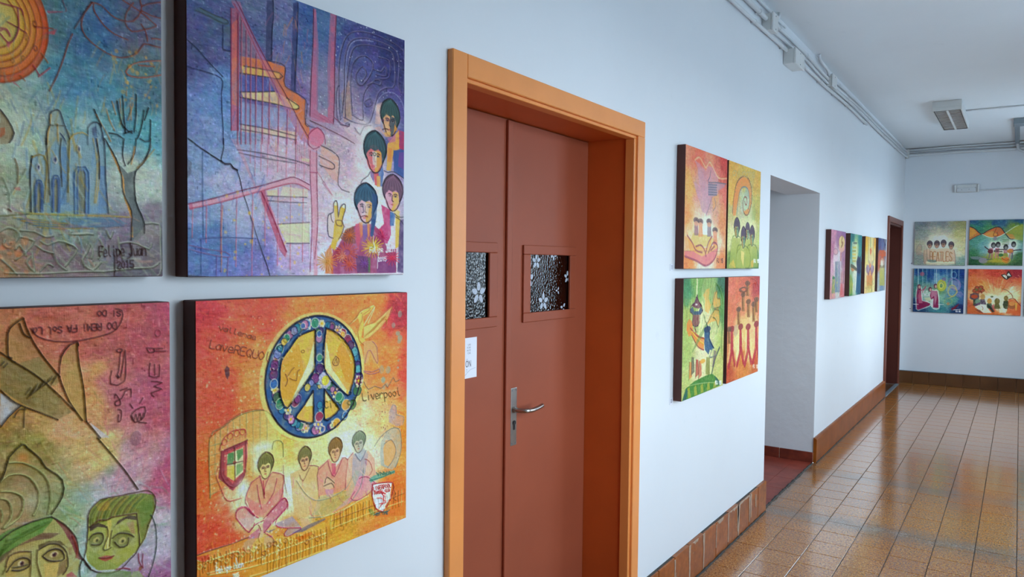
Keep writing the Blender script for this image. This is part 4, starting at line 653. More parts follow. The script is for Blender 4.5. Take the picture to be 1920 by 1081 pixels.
  ('P','f0e4c8',.7,[479,367,479,419,444,417]),('P','f0e4c8',.6,[539,372,547,408,574,416]),('R','1a1c34',.97,496,308,230,232,7.4),
  ('L','e8d898',.9,4.5,1,[665,119,694,103,718,78,754,62,796,50]),
  ('P','e8c868',.8,[706,82,754,62,803,50,766,80,736,92,742,124,730,176,754,191,718,206,701,169,718,118]),
  ('P','e8d080',.75,[742,132,803,123,905,59,879,109,841,144,766,183,742,186]),('L','c09050',.8,1.6,1,[748,173,816,133,892,73]),
  ('L','c09050',.8,1.6,1,[757,169,824,127,888,85]),('L','c09050',.8,1.6,1,[765,165,833,121,884,97]),('L','c09050',.8,1.6,1,[774,162,842,115,880,108]),
  ('L','c09050',.8,1.6,1,[782,158,851,109,877,120]),('L','c09050',.8,1.6,1,[791,154,860,103,873,132]),('L','c09050',.8,1.6,1,[800,150,869,98,869,144]),
  ('L','b07a48',1,1.5,1,[665,119,700,94,718,73,742,61,778,58,766,71,736,83,733,105,718,126,709,152,718,189,742,208]),
  ('L','b07a48',1,1.6,1,[742,132,803,114,905,59,886,100,841,139,779,180]),('E','8a5a40',1,727,77,3,2),('L','f0e6b0',1,2.1,1,[742,128,803,55,766,121]),
  ('P','e0a878',.7,[742,195,791,194,816,215,823,298,798,290,779,248,767,287,743,284]),('L','a06a70',1,1.6,1,[791,199,816,224,820,293,779,234,761,246,749,285]),
  ('L','8a5a80',1,2.6,1,[743,316,792,326,829,317,829,330,780,334,743,320]),('D','8fa090',.7,7,900,80,960,330,12),('D','8fa090',.6,6,840,300,900,400,12),
  ('D','6a3a30',.7,60,830,450,960,720,2.5),('D','f0e6c0',.5,160,20,60,700,400,3),('D','f0d8b0',.5,120,20,400,200,900,3),('D','c83c34',.3,60,20,60,300,400,5),
  ('D','e8e0d8',.5,60,180,740,350,960,4),('L','7a6a60',1,1,1,[743,361,768,395,805,387,842,401,868,386,881,402,914,364,927,384,954,378]),
  ('L','34381a',1,3.1,.8,[733,407,739,438,758,439]),('L','34381a',1,3.2,.8,[768,419,772,440]),('L','34381a',1,3.2,.8,[766,408,767,410]),
  ('L','34381a',1,3.2,.8,[783,419,797,441,802,420]),('L','34381a',1,3.2,.8,[810,431,827,432,822,421,812,420,810,431,817,442,831,440]),
  ('L','34381a',1,3.2,.8,[832,421,837,443]),('L','34381a',1,3.2,.8,[834,429,842,421,853,425]),('L','34381a',1,3.3,.8,[858,422,865,461]),
  ('L','34381a',1,3.3,.8,[859,428,868,423,880,434,872,445,861,441]),('L','34381a',1,3.3,.8,[894,424,885,434,898,446,906,435,894,424]),
  ('L','34381a',1,3.4,.8,[920,425,911,435,924,447,932,436,920,425]),('L','34381a',1,3.4,.8,[941,412,947,442,956,448]),
  ('L','3c4a18',1,2.9,.8,[552,416,542,411,535,420,537,429,547,439,556,435]),('L','3c4a18',1,2.9,.8,[567,421,570,440]),('L','3c4a18',1,2.9,.8,[565,412,566,414]),
  ('L','3c4a18',1,2.9,.8,[588,413,593,437,603,442]),('L','3c4a18',1,2.9,.8,[581,422,600,423]),('L','3c4a18',1,2.9,.8,[604,423,617,440]),
  ('L','3c4a18',1,3,.8,[623,424,615,457]),('L','3c4a18',1,3,.8,[661,425,654,435,665,445,673,436,661,425]),
  ('L','3c4a18',1,3.1,.8,[694,417,687,417,686,426,689,451]),('L','3c4a18',1,3,.8,[677,428,694,429]),('L','6a3a30',1,1.9,.8,[56,132,50,158,67,163]),
  ('L','6a3a30',1,1.9,.8,[93,157,85,150,74,156,76,166,86,166,93,157]),('L','6a3a30',1,1.9,.8,[95,152,90,170]),('L','6a3a30',1,1.9,.8,[99,154,104,174,117,159]),
  ('L','6a3a30',1,2,.8,[120,169,136,174,136,165,127,162,120,169,122,180,137,182]),('L','6a3a30',1,2,.8,[141,185,148,159,162,163,165,171,158,176,144,172]),
  ('L','6a3a30',1,2,.8,[154,175,159,191]),('L','6a3a30',1,2,.8,[191,171,172,166,164,192,183,198]),('L','6a3a30',1,2,.8,[168,179,182,183]),
  ('L','6a3a30',1,2,.8,[205,176,193,182,191,191,198,203,210,197,213,187,205,176]),('L','6a3a30',1,2,.8,[203,194,207,208]),
  ('L','6a3a30',1,2.1,.8,[220,180,214,203,223,210,234,208,240,186]),('L','6a3a30',1,2.1,.8,[255,190,242,196,240,205,247,218,260,211,263,202,255,190]),
  ('L','6a3a30',1,2.1,.8,[279,194,272,220,278,227]),('L','7a4838',1,1.5,.8,[87,89,91,102,101,94]),
  ('L','7a4838',1,1.6,.8,[118,102,112,97,103,100,105,106,112,107,118,102]),('L','7a4838',1,1.6,.8,[119,100,115,110]),
  ('L','7a4838',1,1.6,.8,[130,96,125,110,130,115]),('L','7a4838',1,1.6,.8,[148,102,143,116,148,121]),
  ('L','7a4838',1,1.6,.8,[157,118,170,122,170,116,162,114,157,118,159,124,170,127]),('L','7a4838',1,1.6,.8,[177,118,173,129]),
  ('L','7a4838',1,1.6,.8,[176,121,184,121,191,126,188,134]),('L','7a4838',1,1.6,.8,[210,132,203,127,194,130,196,136,204,138,210,132]),
  ('L','7a4838',1,1.6,.8,[211,129,207,140]),('L','7a4838',1,1.6,.8,[213,136,226,141,226,134,218,132,213,136,215,143,227,145]),
  ('P','5a3238',.9,[114,223,124,236,124,258,116,272,108,256,105,237]),('L','5a3a30',1,.9,1,[354,282,364,307,354,326]),
  ('L','7a5a30',1,.9,1,[364,291,383,269,393,262]),('L','7a5a30',1,.9,1,[373,300,403,312,408,280,418,273]),('R','7a5a30',1,433,206,7,5,1.4),
  ('L','6a4030',1,1.5,1,[593,240,609,253,606,274,587,276,577,262,593,240]),('L','6a4030',1,1.5,1,[587,268,595,247,601,269]),
  ('P','9fa8a0',.75,[869,596,908,580,962,595,966,686,936,752,910,765,844,731,838,683,844,629]),
  ('P','e6a068',.95,[870,629,909,632,932,665,929,712,890,746,864,731,857,664]),('L','6a7270',1,1.6,1,[806,640,844,606,902,584,949,592,966,638,963,700,930,760]),
  ('L','6a7270',1,1.6,1,[863,642,902,631,932,675,923,715,883,749]),('L','8a8a80',1,1.7,1,[901,508,914,482,934,495,935,528,982,546,976,578]),
  ('P','9a94a8',.6,[888,511,908,481,934,490,935,523,982,546,976,583,935,580,889,553]),('P','5f9a8a',.85,[776,770,807,764,923,768,930,783,807,787,782,790]),
  ('L','2a6a60',1,2.1,1,[776,779,858,781,926,773]),('L','2a6458',1,1.6,.8,[817,755,827,763,834,757]),('L','2a6458',1,1.6,.8,[827,763,828,770]),
  ('L','2a6458',1,1.6,.8,[841,772,839,758,859,774,856,760]),('L','2a6458',1,1.6,.8,[861,761,868,776,871,767,877,777,879,763]),
  ('L','2a6458',1,1.7,.8,[886,778,892,765,904,781]),('L','2a6458',1,1.7,.8,[889,774,900,775]),
  ('P','f0e6d8',.95,[794,798,910,821,897,884,852,929,814,904,795,848]),('L','a02c3a',1,3.2,1,[794,798,913,822,901,885,852,929,811,903,791,847,794,798]),
  ('L','a0242c',1,2.1,.8,[796,811,801,828,810,829]),('L','a0242c',1,2.2,.8,[812,813,817,829]),('L','a0242c',1,2.2,.8,[819,813,828,830,829,814]),
  ('L','a0242c',1,2.2,.8,[840,815,831,815,835,831,845,832]),('L','a0242c',1,2.2,.8,[833,823,840,824]),
  ('L','a0242c',1,2.2,.8,[847,832,843,816,850,816,853,821,852,825,845,824]),('L','a0242c',1,2.2,.8,[850,824,857,833]),
  ('L','a0242c',1,2.2,.8,[859,833,854,817,861,817,865,822,864,826,857,825]),('L','a0242c',1,2.2,.8,[871,818,868,823,869,829,876,835,879,830,877,824,871,818]),
  ('L','a0242c',1,2.2,.8,[883,819,880,825,881,830,888,836,891,831,889,825,883,819]),('L','a0242c',1,2.2,.8,[890,820,895,837,904,838]),
  ('L','a0242c',1,1.6,.8,[808,834,803,833,806,845]),('L','a0242c',1,1.6,.8,[804,839,808,839]),
  ('L','a0242c',1,1.6,.8,[812,834,811,838,812,842,816,846,817,842,816,838,812,834]),
  ('L','a0242c',1,1.6,.8,[819,835,818,838,819,842,822,846,824,843,823,839,819,835]),('L','a0242c',1,1.6,.8,[823,835,829,836]),
  ('L','a0242c',1,1.6,.8,[826,835,829,847]),('L','a0242c',1,1.6,.8,[834,848,830,836,835,836,836,839,836,842,832,842]),
  ('L','a0242c',1,1.6,.8,[836,842,838,845,838,848,834,848]),('L','a0242c',1,1.6,.8,[841,848,840,837,846,849]),('L','a0242c',1,1.6,.8,[841,845,844,845]),
  ('L','a0242c',1,1.6,.8,[844,837,848,849,853,850]),('L','a0242c',1,1.6,.8,[851,838,855,850,860,850]),
  ('L','a0242c',1,1.7,.8,[872,842,869,840,867,843,868,847,872,851,874,850]),('L','a0242c',1,1.7,.8,[873,840,876,852,882,853]),
  ('L','a0242c',1,1.7,.8,[880,841,883,851,886,853,889,851,886,841]),('L','a0242c',1,1.7,.8,[890,853,887,842,892,842,893,845,893,848,889,847]),
  ('L','a0242c',1,1.7,.8,[893,848,895,851,895,854,890,853]),('L','b02430',1,4.4,1,[833,909,852,891,858,865,845,847,871,859]),
  ('L','b02430',1,2.7,1,[820,864,845,871,871,896,833,891]),('L','b02430',1,2.8,1,[865,862,871,882,865,904]),
  ('L','2a6a6a',1,3.2,1,[801,933,833,928,885,938,898,932]),('L','2a5a6a',1,1.6,.8,[822,928,815,927,817,938,824,939]),('L','2a5a6a',1,1.6,.8,[816,932,821,933]),
  ('L','2a5a6a',1,1.6,.8,[831,931,827,929,824,931,828,934,832,938,829,940,825,937]),('L','2a5a6a',1,1.6,.8,[832,930,839,931]),
  ('L','2a5a6a',1,1.6,.8,[836,931,838,941]),('L','2a5a6a',1,1.6,.8,[852,935,853,934,855,944]),
  ('L','2a5a6a',1,1.7,.8,[862,935,860,937,866,944,864,946,861,943,865,938,862,935]),('L','2a5a6a',1,1.7,.8,[875,941,872,943,869,940,871,937,875,940,875,948]),
  ('L','2a5a6a',1,1.7,.8,[877,940,880,938,884,942,878,948,885,950]),('L','80503c',1,1.7,1,[917,842,930,874,917,890,937,905]),
  ('P','3c8a54',.5,[770,897,795,904,808,930,783,928]),],
 'C':[
  
  ('G',[(500,0,'8a9a60'),(650,60,'4a6a80'),(800,60,'3c5a80'),(980,60,'4a4a68'),(980,250,'5a6074'),(800,250,'3f6a90'),(650,300,'4a7488'),(980,420,'4a7488'),(800,450,'4a86a0'),(600,480,'80a09c'),(500,520,'a8b4a4'),(600,620,'9cb4a4'),(980,600,'5a98ac'),(950,700,'a8bcb0'),(520,780,'a0a890'),(700,850,'7a9484'),(950,850,'7a7480'),(980,960,'585064'),(560,960,'a07858'),(720,980,'7a6870'),(500,900,'90a498'),(100,100,'7a9aa0'),(100,900,'8a9a80'),(820,560,'6aa0a8')]),
  ('B','5a6a50',.4,911,384,48,24),('B','7a5a48',.35,932,332,49,20),('B','9a9a58',.8,546,338,98,119),('E','c05424',.97,546,335,133,160),
  ('E','cc6c2a',.97,546,335,119,143),('E','d08434',.97,546,335,103,124),('E','c88a34',.97,546,335,89,108),('E','c89c3c',.97,546,335,76,92),
  ('E','b8a04c',.97,546,335,60,72),('B','b4b888',.9,546,338,33,41),('R','8a4028',.85,546,335,133,160,1.1),('R','8a4028',.85,546,335,119,143,1.1),
  ('R','8a4028',.85,546,335,103,124,1.1),('R','8a4028',.85,546,335,89,108,1.1),('R','8a4028',.85,546,335,76,92,1.1),('R','8a4028',.85,546,335,60,72,1.1),
  ('L','8a3448',1,1.3,1,[565,289,586,290,614,292,617,305]),('L','7a3040',1,1.6,1,[581,334,604,342,626,352]),('E','b05a64',1,582,392,4,7),
  ('L','903a54',1,1.6,1,[564,354,579,353,587,369,576,354,564,361]),('L','903a54',1,1.3,1,[564,368,582,387,597,373,607,339,605,291]),
  ('R','8a4a34',1,646,322,4,7,1.4),('R','8a4a34',1,647,386,4,6,1.4),('L','8a3c34',1,1,1,[646,330,692,322]),('R','9a6a34',1,617,418,3,5,1),
  ('R','9a6a34',1,592,431,3,5,1),('R','9a6a34',1,626,362,3,6,1),('P','a03c54',.9,[676,278,728,266,680,284]),('P','b04048',.9,[665,343,702,319,695,337]),
  ('L','a83c48',1,3.1,1,[654,459,667,446,682,430]),('L','94344a',1,1,1,[641,432,654,454]),('P','a85060',.8,[587,486,599,487,607,497]),
  ('L','7a4a5a',.7,2.1,1,[716,238,726,264]),('L','8a5a40',1,1,1,[661,396,677,417]),('L','8a5a40',1,1,1,[609,467,621,477]),
  ('K',['3c6484','5a8ca4','48707c','6a8a70'],.3,120,450,0,1000,620,40,5,95),('L','7a3c30',1,1.7,1,[680,492,701,444,718,393,729,354,741,324]),
  ('L','5a4a50',1,1.1,1,[747,307,761,280,776,253,794,222]),
  ('L','7a3c30',1,2.6,1,[794,222,772,258,765,293,775,320,811,345,856,359,891,353,923,334,944,301,973,300,1005,298]),
  ('L','7a3c30',1,2.2,1,[794,222,820,222,846,241,873,249,912,242,937,204,933,174]),('L','7a3c30',1,1.9,1,[798,225,801,246,827,277,857,294,896,301]),
  ('L','7a3c30',1,2,1,[913,188,893,221,888,253,908,273,944,259,982,239,973,230,928,206,881,189]),('L','7a3c30',1,2,1,[937,192,961,177,1006,158]),
  ('L','7a3c30',1,2,1,[937,204,969,211,1003,210]),('L','a0503c',1,2.5,1,[1004,337,952,351,911,368,889,396,907,406,952,399,1002,380]),
  ('L','7a3c30',1,1.6,1,[936,244,950,264,956,290]),('L','8a4a40',1,2,1,[969,279,982,276,1005,274]),('L','94503c',1,1.6,1,[927,368,952,365,977,361]),
  ('B','b8c4b8',.6,598,584,28,42),('B','c0c8bc',.6,766,564,22,22),('P','8a7a5a',.8,[561,563,579,587,593,620,579,650,560,653]),
  ('P','a85a34',.8,[561,611,573,607,573,623,560,638]),('L','4a4a4a',1,1.6,1,[561,563,579,587,593,620,582,646]),
  ('K',['c8a050','b8784a','8aa8a8'],.35,40,800,330,990,560,26,4,98),('P','8e9c90',.8,[672,604,679,557,693,542,706,545,723,593,730,629,670,638]),
  ('L','3a3a40',1,1.4,1,[670,638,672,604,679,585,679,557,693,542,706,543,716,576,726,600,730,614]),('L','c08a30',.8,2.1,1,[683,556,679,589,675,608,673,637]),
  ('L','c08a30',.8,2.1,1,[699,579,700,611,702,633]),('L','30365a',1,1.8,1,[706,603,716,616,723,630]),('L','5a5a50',1,1,1,[679,585,716,581]),
  ('P','7c9aa8',.8,[730,614,744,597,765,590,780,592,784,573,795,558,813,560,824,585,828,616,730,629]),
  ('L','33333c',1,1.8,1,[780,623,780,577,795,559,811,561,820,586,824,616]),('L','b8903c',.9,2.1,1,[726,626,740,602,765,592,780,600]),
  ('P','3c4468',.6,[791,575,802,568,809,618,794,621]),('L','2e2c30',.95,2,1.6,[906,573,882,561,870,532,863,487]),
  ('L','2e2c30',.95,2,1.6,[886,576,882,530,878,468]),('L','2e2c30',.95,2,1.6,[912,568,918,516,919,457]),('L','2e2c30',.95,2,1.6,[922,587,934,553,943,500]),
  ('L','2e2c30',.95,2,1.6,[944,528,957,489]),('L','2e2c30',.95,2,1.6,[930,586,958,590,963,525]),('L','2e2c30',.95,1.9,1.6,[839,583,862,584,878,593]),
  ('L','2e2c30',.95,1.9,1.6,[817,567,806,543,797,522]),('L','2e2c30',.95,2,1.6,[882,577,906,567]),('L','c07c3c',.65,2.3,1,[832,515,840,545,855,573]),
  ('L','c07c3c',.65,2.3,1,[848,490,859,526]),('L','c07c3c',.65,2.3,1,[871,478,873,520]),('L','c07c3c',.65,2.4,1,[902,495,904,534]),
  ('L','c07c3c',.65,2.4,1,[891,450,890,466]),('L','c07c3c',.65,2.2,1,[802,536,832,584,843,606]),('L','c07c3c',.65,2.4,1,[910,486,894,536]),
  ('D','c89848',.5,30,850,330,990,480,5),('P','7c9cae',.75,[630,682,671,652,675,630,730,622,744,605,791,594,824,609,830,816,629,824]),
  ('P','5a84b0',.6,[669,695,681,687,680,803,666,804]),('P','4a78b0',.55,[709,639,723,638,728,796,704,801]),
  ('P','5484b4',.55,[736,714,743,687,782,694,785,818,742,821]),('P','5078b0',.6,[808,679,827,681,833,815,807,817]),
  ('P','6a94b8',.5,[700,798,830,796,830,817,700,823]),('L','b8984a',.7,3.4,.6,[794,605,805,680,796,787]),('L','b8984a',.7,3.4,.6,[805,604,810,710,800,787]),
  ('P','a88a40',.5,[670,623,682,629,677,796,667,796]),('P','b09444',.4,[723,623,733,621,728,792,721,792]),
  ('L','1c1c24',1,3.4,1,[635,674,630,717,631,770,631,824]),('L','3a342c',1,2.1,1,[670,623,673,677,676,731,678,774]),
  ('L','3a342c',1,1.8,1,[709,617,705,655,708,709,709,749]),('L','2c2c38',1,1.9,1,[802,604,810,660,810,717]),
  ('L','2c3040',1,1.9,1,[826,608,827,677,830,754,835,815]),('L','8a7430',1,2,1,[635,678,655,668,671,688,663,797]),
  ('L','6a6030',1,1.8,1,[730,615,727,689,725,763]),('E','50527a',1,650,703,2,5),('R','3c4468',1,650,703,3,6,1),('R','d8dcd8',.7,650,703,4,8,1),
  ('E','50527a',1,692,677,3,6),('R','3c4468',1,692,677,3,7,1.1),('R','d8dcd8',.7,692,677,5,9,1.1),('E','50527a',1,754,641,2,5),('R','3c4468',1,754,641,3,7,1.1),
  ('R','d8dcd8',.7,754,641,4,9,1.1),('P','7a7450',.75,[645,748,651,740,656,747,655,822,644,823]),('L','34507e',1,1.4,1,[641,823,641,752,651,737,660,750,659,822]),
  ('L','44609a',1,1,1,[645,823,645,755,651,744,656,754,655,822]),('P','7a7450',.75,[688,731,694,723,699,730,698,820,687,820]),
  ('L','34507e',1,1.4,1,[683,821,684,735,694,720,703,733,702,820]),('L','44609a',1,1.1,1,[687,820,688,738,694,728,699,737,698,820]),
  ('P','7a7450',.75,[750,703,762,694,773,700,772,819,749,820]),('L','34507e',1,1.5,1,[742,821,743,707,762,690,780,703,779,819]),
  ('L','44609a',1,1.1,1,[750,820,751,710,761,699,772,708,771,819]),('L','a89440',1,2.3,1,[595,828,653,828,742,826,830,823,896,823]),
  ('L','70744a',1,1.3,1,[558,839,589,835,633,827]),('P','5a88a0',.55,[721,833,853,826,892,843,792,860,693,857]),('L','9a8a3c',.8,1.7,1,[589,841,653,845,727,851]),
  ('L','4a6a8a',.8,1.7,1,[598,844,659,848,738,853]),('L','b08a34',.8,1.7,1,[608,848,666,851,749,854]),('L','3f6488',.8,1.7,1,[617,852,673,855,759,855]),
  ('L','9a8a3c',.8,1.7,1,[627,855,679,858,770,857]),('L','4a6a8a',.8,1.7,1,[636,859,686,861,781,858]),('L','b08a34',.8,1.7,1,[646,863,693,865,792,860]),
  ('L','4a6c94',.75,1.4,1,[728,836,792,834,868,834]),('L','4a6c94',.75,1.4,1,[727,842,792,840,871,837]),('L','4a6c94',.75,1.4,1,[727,848,792,845,874,841]),
  ('L','4a6c94',.75,1.4,1,[727,854,792,850,877,845]),('L','4a6c94',.75,1.4,1,[727,860,792,856,880,849]),
  ('P','5c6668',.9,[828,600,869,672,893,693,921,679,954,623,963,589,967,605,950,647,917,687,912,719,916,778,940,825,942,869,923,890,901,891,902,827,880,765,873,703,843,637]),
  ('P','d89a48',.85,[831,608,869,680,881,710,884,761,904,811,907,882,899,883,902,827,880,765,871,700]),
  ('L','201e20',1,2.7,1,[826,601,858,654,873,699,878,750,902,803,903,843,901,891]),('L','201e20',1,2.4,1,[912,719,916,774,932,813,942,841,942,869]),
  ('L','28262a',1,2,1,[912,719,917,683,941,656,958,614,963,581]),('L','28262a',1,2,1,[885,671,877,640,882,593]),('L','28262a',1,2,1,[893,666,913,632,918,588]),
  ('L','c48a4a',.8,2,1,[903,665,909,636,913,612]),('L','b0803c',.6,2,1,[921,675,950,643,975,612]),
  ('K',['b8983c','5a84b4','34507e','9ab8c0'],.4,110,590,480,830,930,40,5,90),
  ('K',['a8b49c','6a8070','88688a','b0806a','8a9a70'],.45,110,480,800,1000,990,30,5,20),('L','8a9a88',1,1.6,1,[565,738,577,768,581,799,580,824]),
  ('L','8a9a88',1,1,1,[582,782,602,748,622,711]),('L','7a6a50',1,1,1,[594,686,601,713,599,749]),('P','b06a6a',.6,[590,763,605,759,608,769,593,768]),
  ('L','6a4a44',1,3,1,[577,820,584,825]),('P','a89a94',.3,[948,841,990,843,996,978,906,978,907,890]),
  ('L','445040',.9,1.3,1.4,[557,880,576,869,595,875,601,893,582,921,566,915,569,901]),
  ('L','c8d4c4',.6,.6,.5,[556,878,574,867,593,873,599,891,580,919,564,913,568,899]),('L','3c4638',.9,1.3,1.4,[604,875,639,877,666,891,686,886]),  # pale twin lines paint a lit edge on the raised ground strokes
  ('L','c8d4c4',.6,.7,.5,[602,873,637,875,664,888,684,884]),('L','445040',.9,1.3,1.4,[607,893,639,902,619,931,594,953]),
  ('L','c8d4c4',.6,.7,.5,[605,890,637,900,617,929,592,951]),('L','3c4638',.9,1.3,1.4,[557,950,575,967,590,985,596,992]),
  ('L','c8d4c4',.6,.6,.5,[555,948,573,965,588,982,594,989]),('L','445040',.9,1.4,1.4,[655,902,672,912,699,900,727,907,748,922,733,948,716,970]),
  ('L','c8d4c4',.6,.7,.5,[653,900,670,910,697,898,725,905,746,919,731,946,714,968]),('L','3c4638',.9,1.4,1.4,[685,934,699,963,719,981]),
  ('L','c8d4c4',.6,.7,.5,[683,932,696,961,717,979]),('L','445040',.9,1.4,1.4,[632,931,635,956,638,985,619,960,632,942]),
  ('L','c8d4c4',.6,.7,.5,[630,929,633,954,636,983,617,958,630,940]),('L','3c4638',.9,1.4,1.4,[642,913,662,927,685,934]),
  ('L','c8d4c4',.6,.7,.5,[640,911,660,925,683,932]),('L','445040',.9,1.5,1.4,[769,970,762,951,777,929,784,906,791,928,787,947]),
  ('L','c8d4c4',.6,.7,.5,[767,968,760,949,774,926,782,903,789,926,785,945]),('L','3c4638',.9,1.5,1.4,[769,970,791,982,813,959]),
  ('L','c8d4c4',.6,.7,.5,[767,968,789,979,811,956]),('L','445040',.9,1.5,1.4,[810,893,821,920,806,947]),('L','c8d4c4',.6,.8,.5,[808,891,819,918,804,945]),
  ('L','3c4638',.9,1.5,1.4,[829,866,840,889,848,869]),('L','c8d4c4',.6,.8,.5,[827,863,838,886,846,867]),('L','445040',.9,1.6,1.4,[864,884,867,919,875,947]),
  ('L','c8d4c4',.6,.8,.5,[861,882,865,917,873,944]),('L','3c4638',.9,1.5,1.4,[741,881,770,878,792,879]),('L','c8d4c4',.6,.7,.5,[739,878,768,875,790,876]),
  ('L','445040',.9,1.4,1.4,[619,942,604,914,594,925]),('L','c8d4c4',.6,.7,.5,[617,940,602,912,592,923]),('L','3c4638',.9,1.4,1.4,[651,985,671,963,685,970]),
  ('L','c8d4c4',.6,.7,.5,[649,983,669,961,683,968]),('L','445040',.9,1.6,1.4,[867,903,891,899,919,902,956,917,965,901]),
  ('L','c8d4c4',.6,.8,.5,[865,901,889,896,917,900,954,915,962,898]),('L','3c4638',.9,1.3,1.4,[568,988,651,990,754,985,821,986]),
  ('L','c8d4c4',.6,.7,.5,[567,986,649,988,752,983,818,983]),('L','445040',.9,1.5,1.4,[821,986,906,976,968,972,990,958]),
  ('L','c8d4c4',.6,.8,.5,[818,983,904,974,966,970,987,955]),('L','3c4638',.9,1.6,1.4,[946,841,990,841,992,888,996,978,985,999]),
  ('L','c8d4c4',.6,.8,.5,[944,838,988,838,990,885,993,976,983,996]),('L','445040',.9,1.4,1.4,[734,873,731,881,770,879]),
  ('L','c8d4c4',.6,.7,.5,[732,871,728,879,768,877]),('L','3a2220',1,1.9,.8,[817,912,807,913,808,941]),('L','3a2220',1,1.9,.8,[807,927,815,927]),
  ('L','3a2220',1,1.9,.8,[820,931,829,931,827,921,822,921,820,931,822,941,830,938]),('L','3a2220',1,1.9,.8,[835,909,836,935,840,940]),
  ('L','3a2220',1,1.9,.8,[849,920,850,939]),('L','3a2220',1,1.9,.8,[849,910,849,913]),('L','3a2220',1,1.9,.8,[857,919,858,954]),
  ('L','3a2220',1,1.9,.8,[857,924,862,919,867,929,862,939,857,937]),('L','3a2220',1,2,.8,[870,929,879,928,877,918,872,919,870,929,873,938,880,935]),
  ('L','3a2220',1,2,.8,[903,907,903,932,900,937,896,932]),('L','3a2220',1,2,.8,[908,917,910,934,914,936,919,931]),('L','3a2220',1,2,.8,[919,916,919,936]),
  ('L','3a2220',1,2,.8,[932,920,927,916,922,926,925,936,930,933,932,920]),('L','3a2220',1,2,.8,[932,915,933,935]),('L','3a2220',1,2,.8,[935,915,935,935]),
  ('L','3a2220',1,2,.8,[935,920,940,915,945,920,946,935]),('L','3a2220',1,2,.8,[858,959,863,954,868,959,859,976,869,976]),
  ('L','3a2220',1,2,.8,[876,953,872,961,872,968,877,975,881,968,880,960,876,953]),('L','3a2220',1,2,.8,[886,956,889,952,890,974]),
  ('L','3a2220',1,2,.8,[907,951,898,952,898,961,905,961,908,968,904,974,897,972]),('L','3a2220',1,1.6,1,[852,939,851,998]),
  ('L','3a2220',1,1.6,1,[897,899,903,934,889,946]),('D','d8804c',.4,25,500,900,620,990,9),],
 'D':[
  
  ('G',[(500,20,'b87a50'),(700,40,'b86a54'),(850,60,'b05a54'),(980,100,'a84858'),(980,350,'a85064'),(880,300,'b06070'),(750,250,'c8945a'),(680,330,'c8a070'),(780,400,'c8b070'),(880,480,'b08a98'),(850,600,'b0b0b8'),(980,560,'a85070'),(960,750,'a8a8b8'),(980,900,'8a5a88'),(500,250,'a88040'),(600,400,'8a8040'),(500,500,'9a8458'),(700,600,'8a9868'),(600,700,'96a890'),(500,800,'a0a070'),(750,730,'9ab0b0'),(700,850,'a8a8a0'),(820,680,'a8b4bc'),(200,500,'a08a50'),(560,560,'a08060')]),
  ('K',['c89060','b8a050','a86a58','c8b480','9a8a50'],.4,130,480,150,800,620,26,4,30),('K',['b85a70','c07888','a85068','c89098'],.35,90,800,20,1000,600,26,4,85),
  ('K',['8ab0a8','a8b8c0','b8b0c8','98a070','6a9a70'],.4,130,500,550,1000,900,26,5,40),('P','b0b4bc',.9,[531,220,578,261,548,287,530,311]),
  ('P','b4b4c4',.8,[756,337,813,393,777,386]),('P','a8804a',.7,[558,30,587,28,608,99,675,190,678,209,639,211,562,139,551,104,552,63]),
  ('P','a8904a',.7,[678,180,685,141,709,111,723,105,739,238,743,328,731,329,697,269]),
  ('P','6a6a3a',.55,[532,123,565,143,639,204,707,300,670,315,591,263,531,210]),('P','6a7a44',.4,[577,148,624,135,668,190,675,212,655,220]),
  ('B','8a6030',.4,593,80,19,31),('L','33281e',.9,1.6,2.5,[550,128,550,67,563,44,587,28]),('L','33281e',.9,2.6,2.5,[587,28,602,74,633,133,675,194]),
  ('L','33281e',.9,2.1,2.5,[675,187,680,141,702,110,723,103,726,113]),('L','33281e',.9,2.8,2.5,[723,107,726,156,739,238,745,332]),
  ('L','33281e',.9,2.2,2.5,[532,114,547,127,562,141,565,143]),('L','33281e',.9,2.8,2.5,[675,194,681,216,701,270,735,328]),
  ('L','33281e',.9,1.9,2.5,[565,143,601,171,639,207,681,256,714,297]),('L','33281e',.9,1.6,2.5,[531,213,554,241,578,260,622,286,670,315]),
  ('L','33281e',.9,3.2,2.5,[745,332,763,357,784,388]),('L','33281e',.9,1.6,2.5,[530,311,548,287,578,261]),('L','33281e',.9,1.6,2.5,[550,128,559,132]),
  ('L','33281e',.9,1.3,2.5,[578,41,587,69,602,81]),('L','4a4028',.6,1,1,[591,232,604,217]),('L','4a4028',.6,1,1,[595,243,608,222]),
  ('L','4a4028',.6,1,1,[600,240,612,218]),('L','4a4028',.6,1,1,[604,236,617,213]),('L','4a4028',.6,1,1,[608,233,621,208]),('L','4a4028',.6,1,1,[613,230,626,214]),
  ('L','4a4028',.6,1,1,[617,227,630,210]),('L','4a4028',.6,1,1,[622,224,635,205]),('L','4a4028',.6,1,1,[626,220,639,200]),('L','4a4028',.6,1,1,[631,217,644,206]),
  ('L','4a4028',.6,1,1,[635,214,648,201]),('L','4a4028',.6,1,1,[640,210,653,197]),('L','4a4028',.6,1,1,[645,207,658,192]),('L','4a4028',.6,1,1,[649,204,662,198]),
  ('L','4a4028',.6,1,1,[654,215,667,193]),('L','4a4028',.6,1,1,[658,211,672,188]),('L','4a4028',1,.9,1,[532,149,541,140]),('L','4a4028',1,.9,1,[540,154,549,145]),
  ('L','4a4028',1,1.3,1,[563,290,575,271,591,274]),('L','5a4a30',1,1.3,1,[587,270,585,321]),
  ('L','4e2428',1,1.5,.8,[834,73,833,54,826,54,822,61,822,67,827,73,834,73]),('L','4e2428',1,1.5,.8,[814,73,819,67,819,61,813,54,808,61,808,67,814,73]),
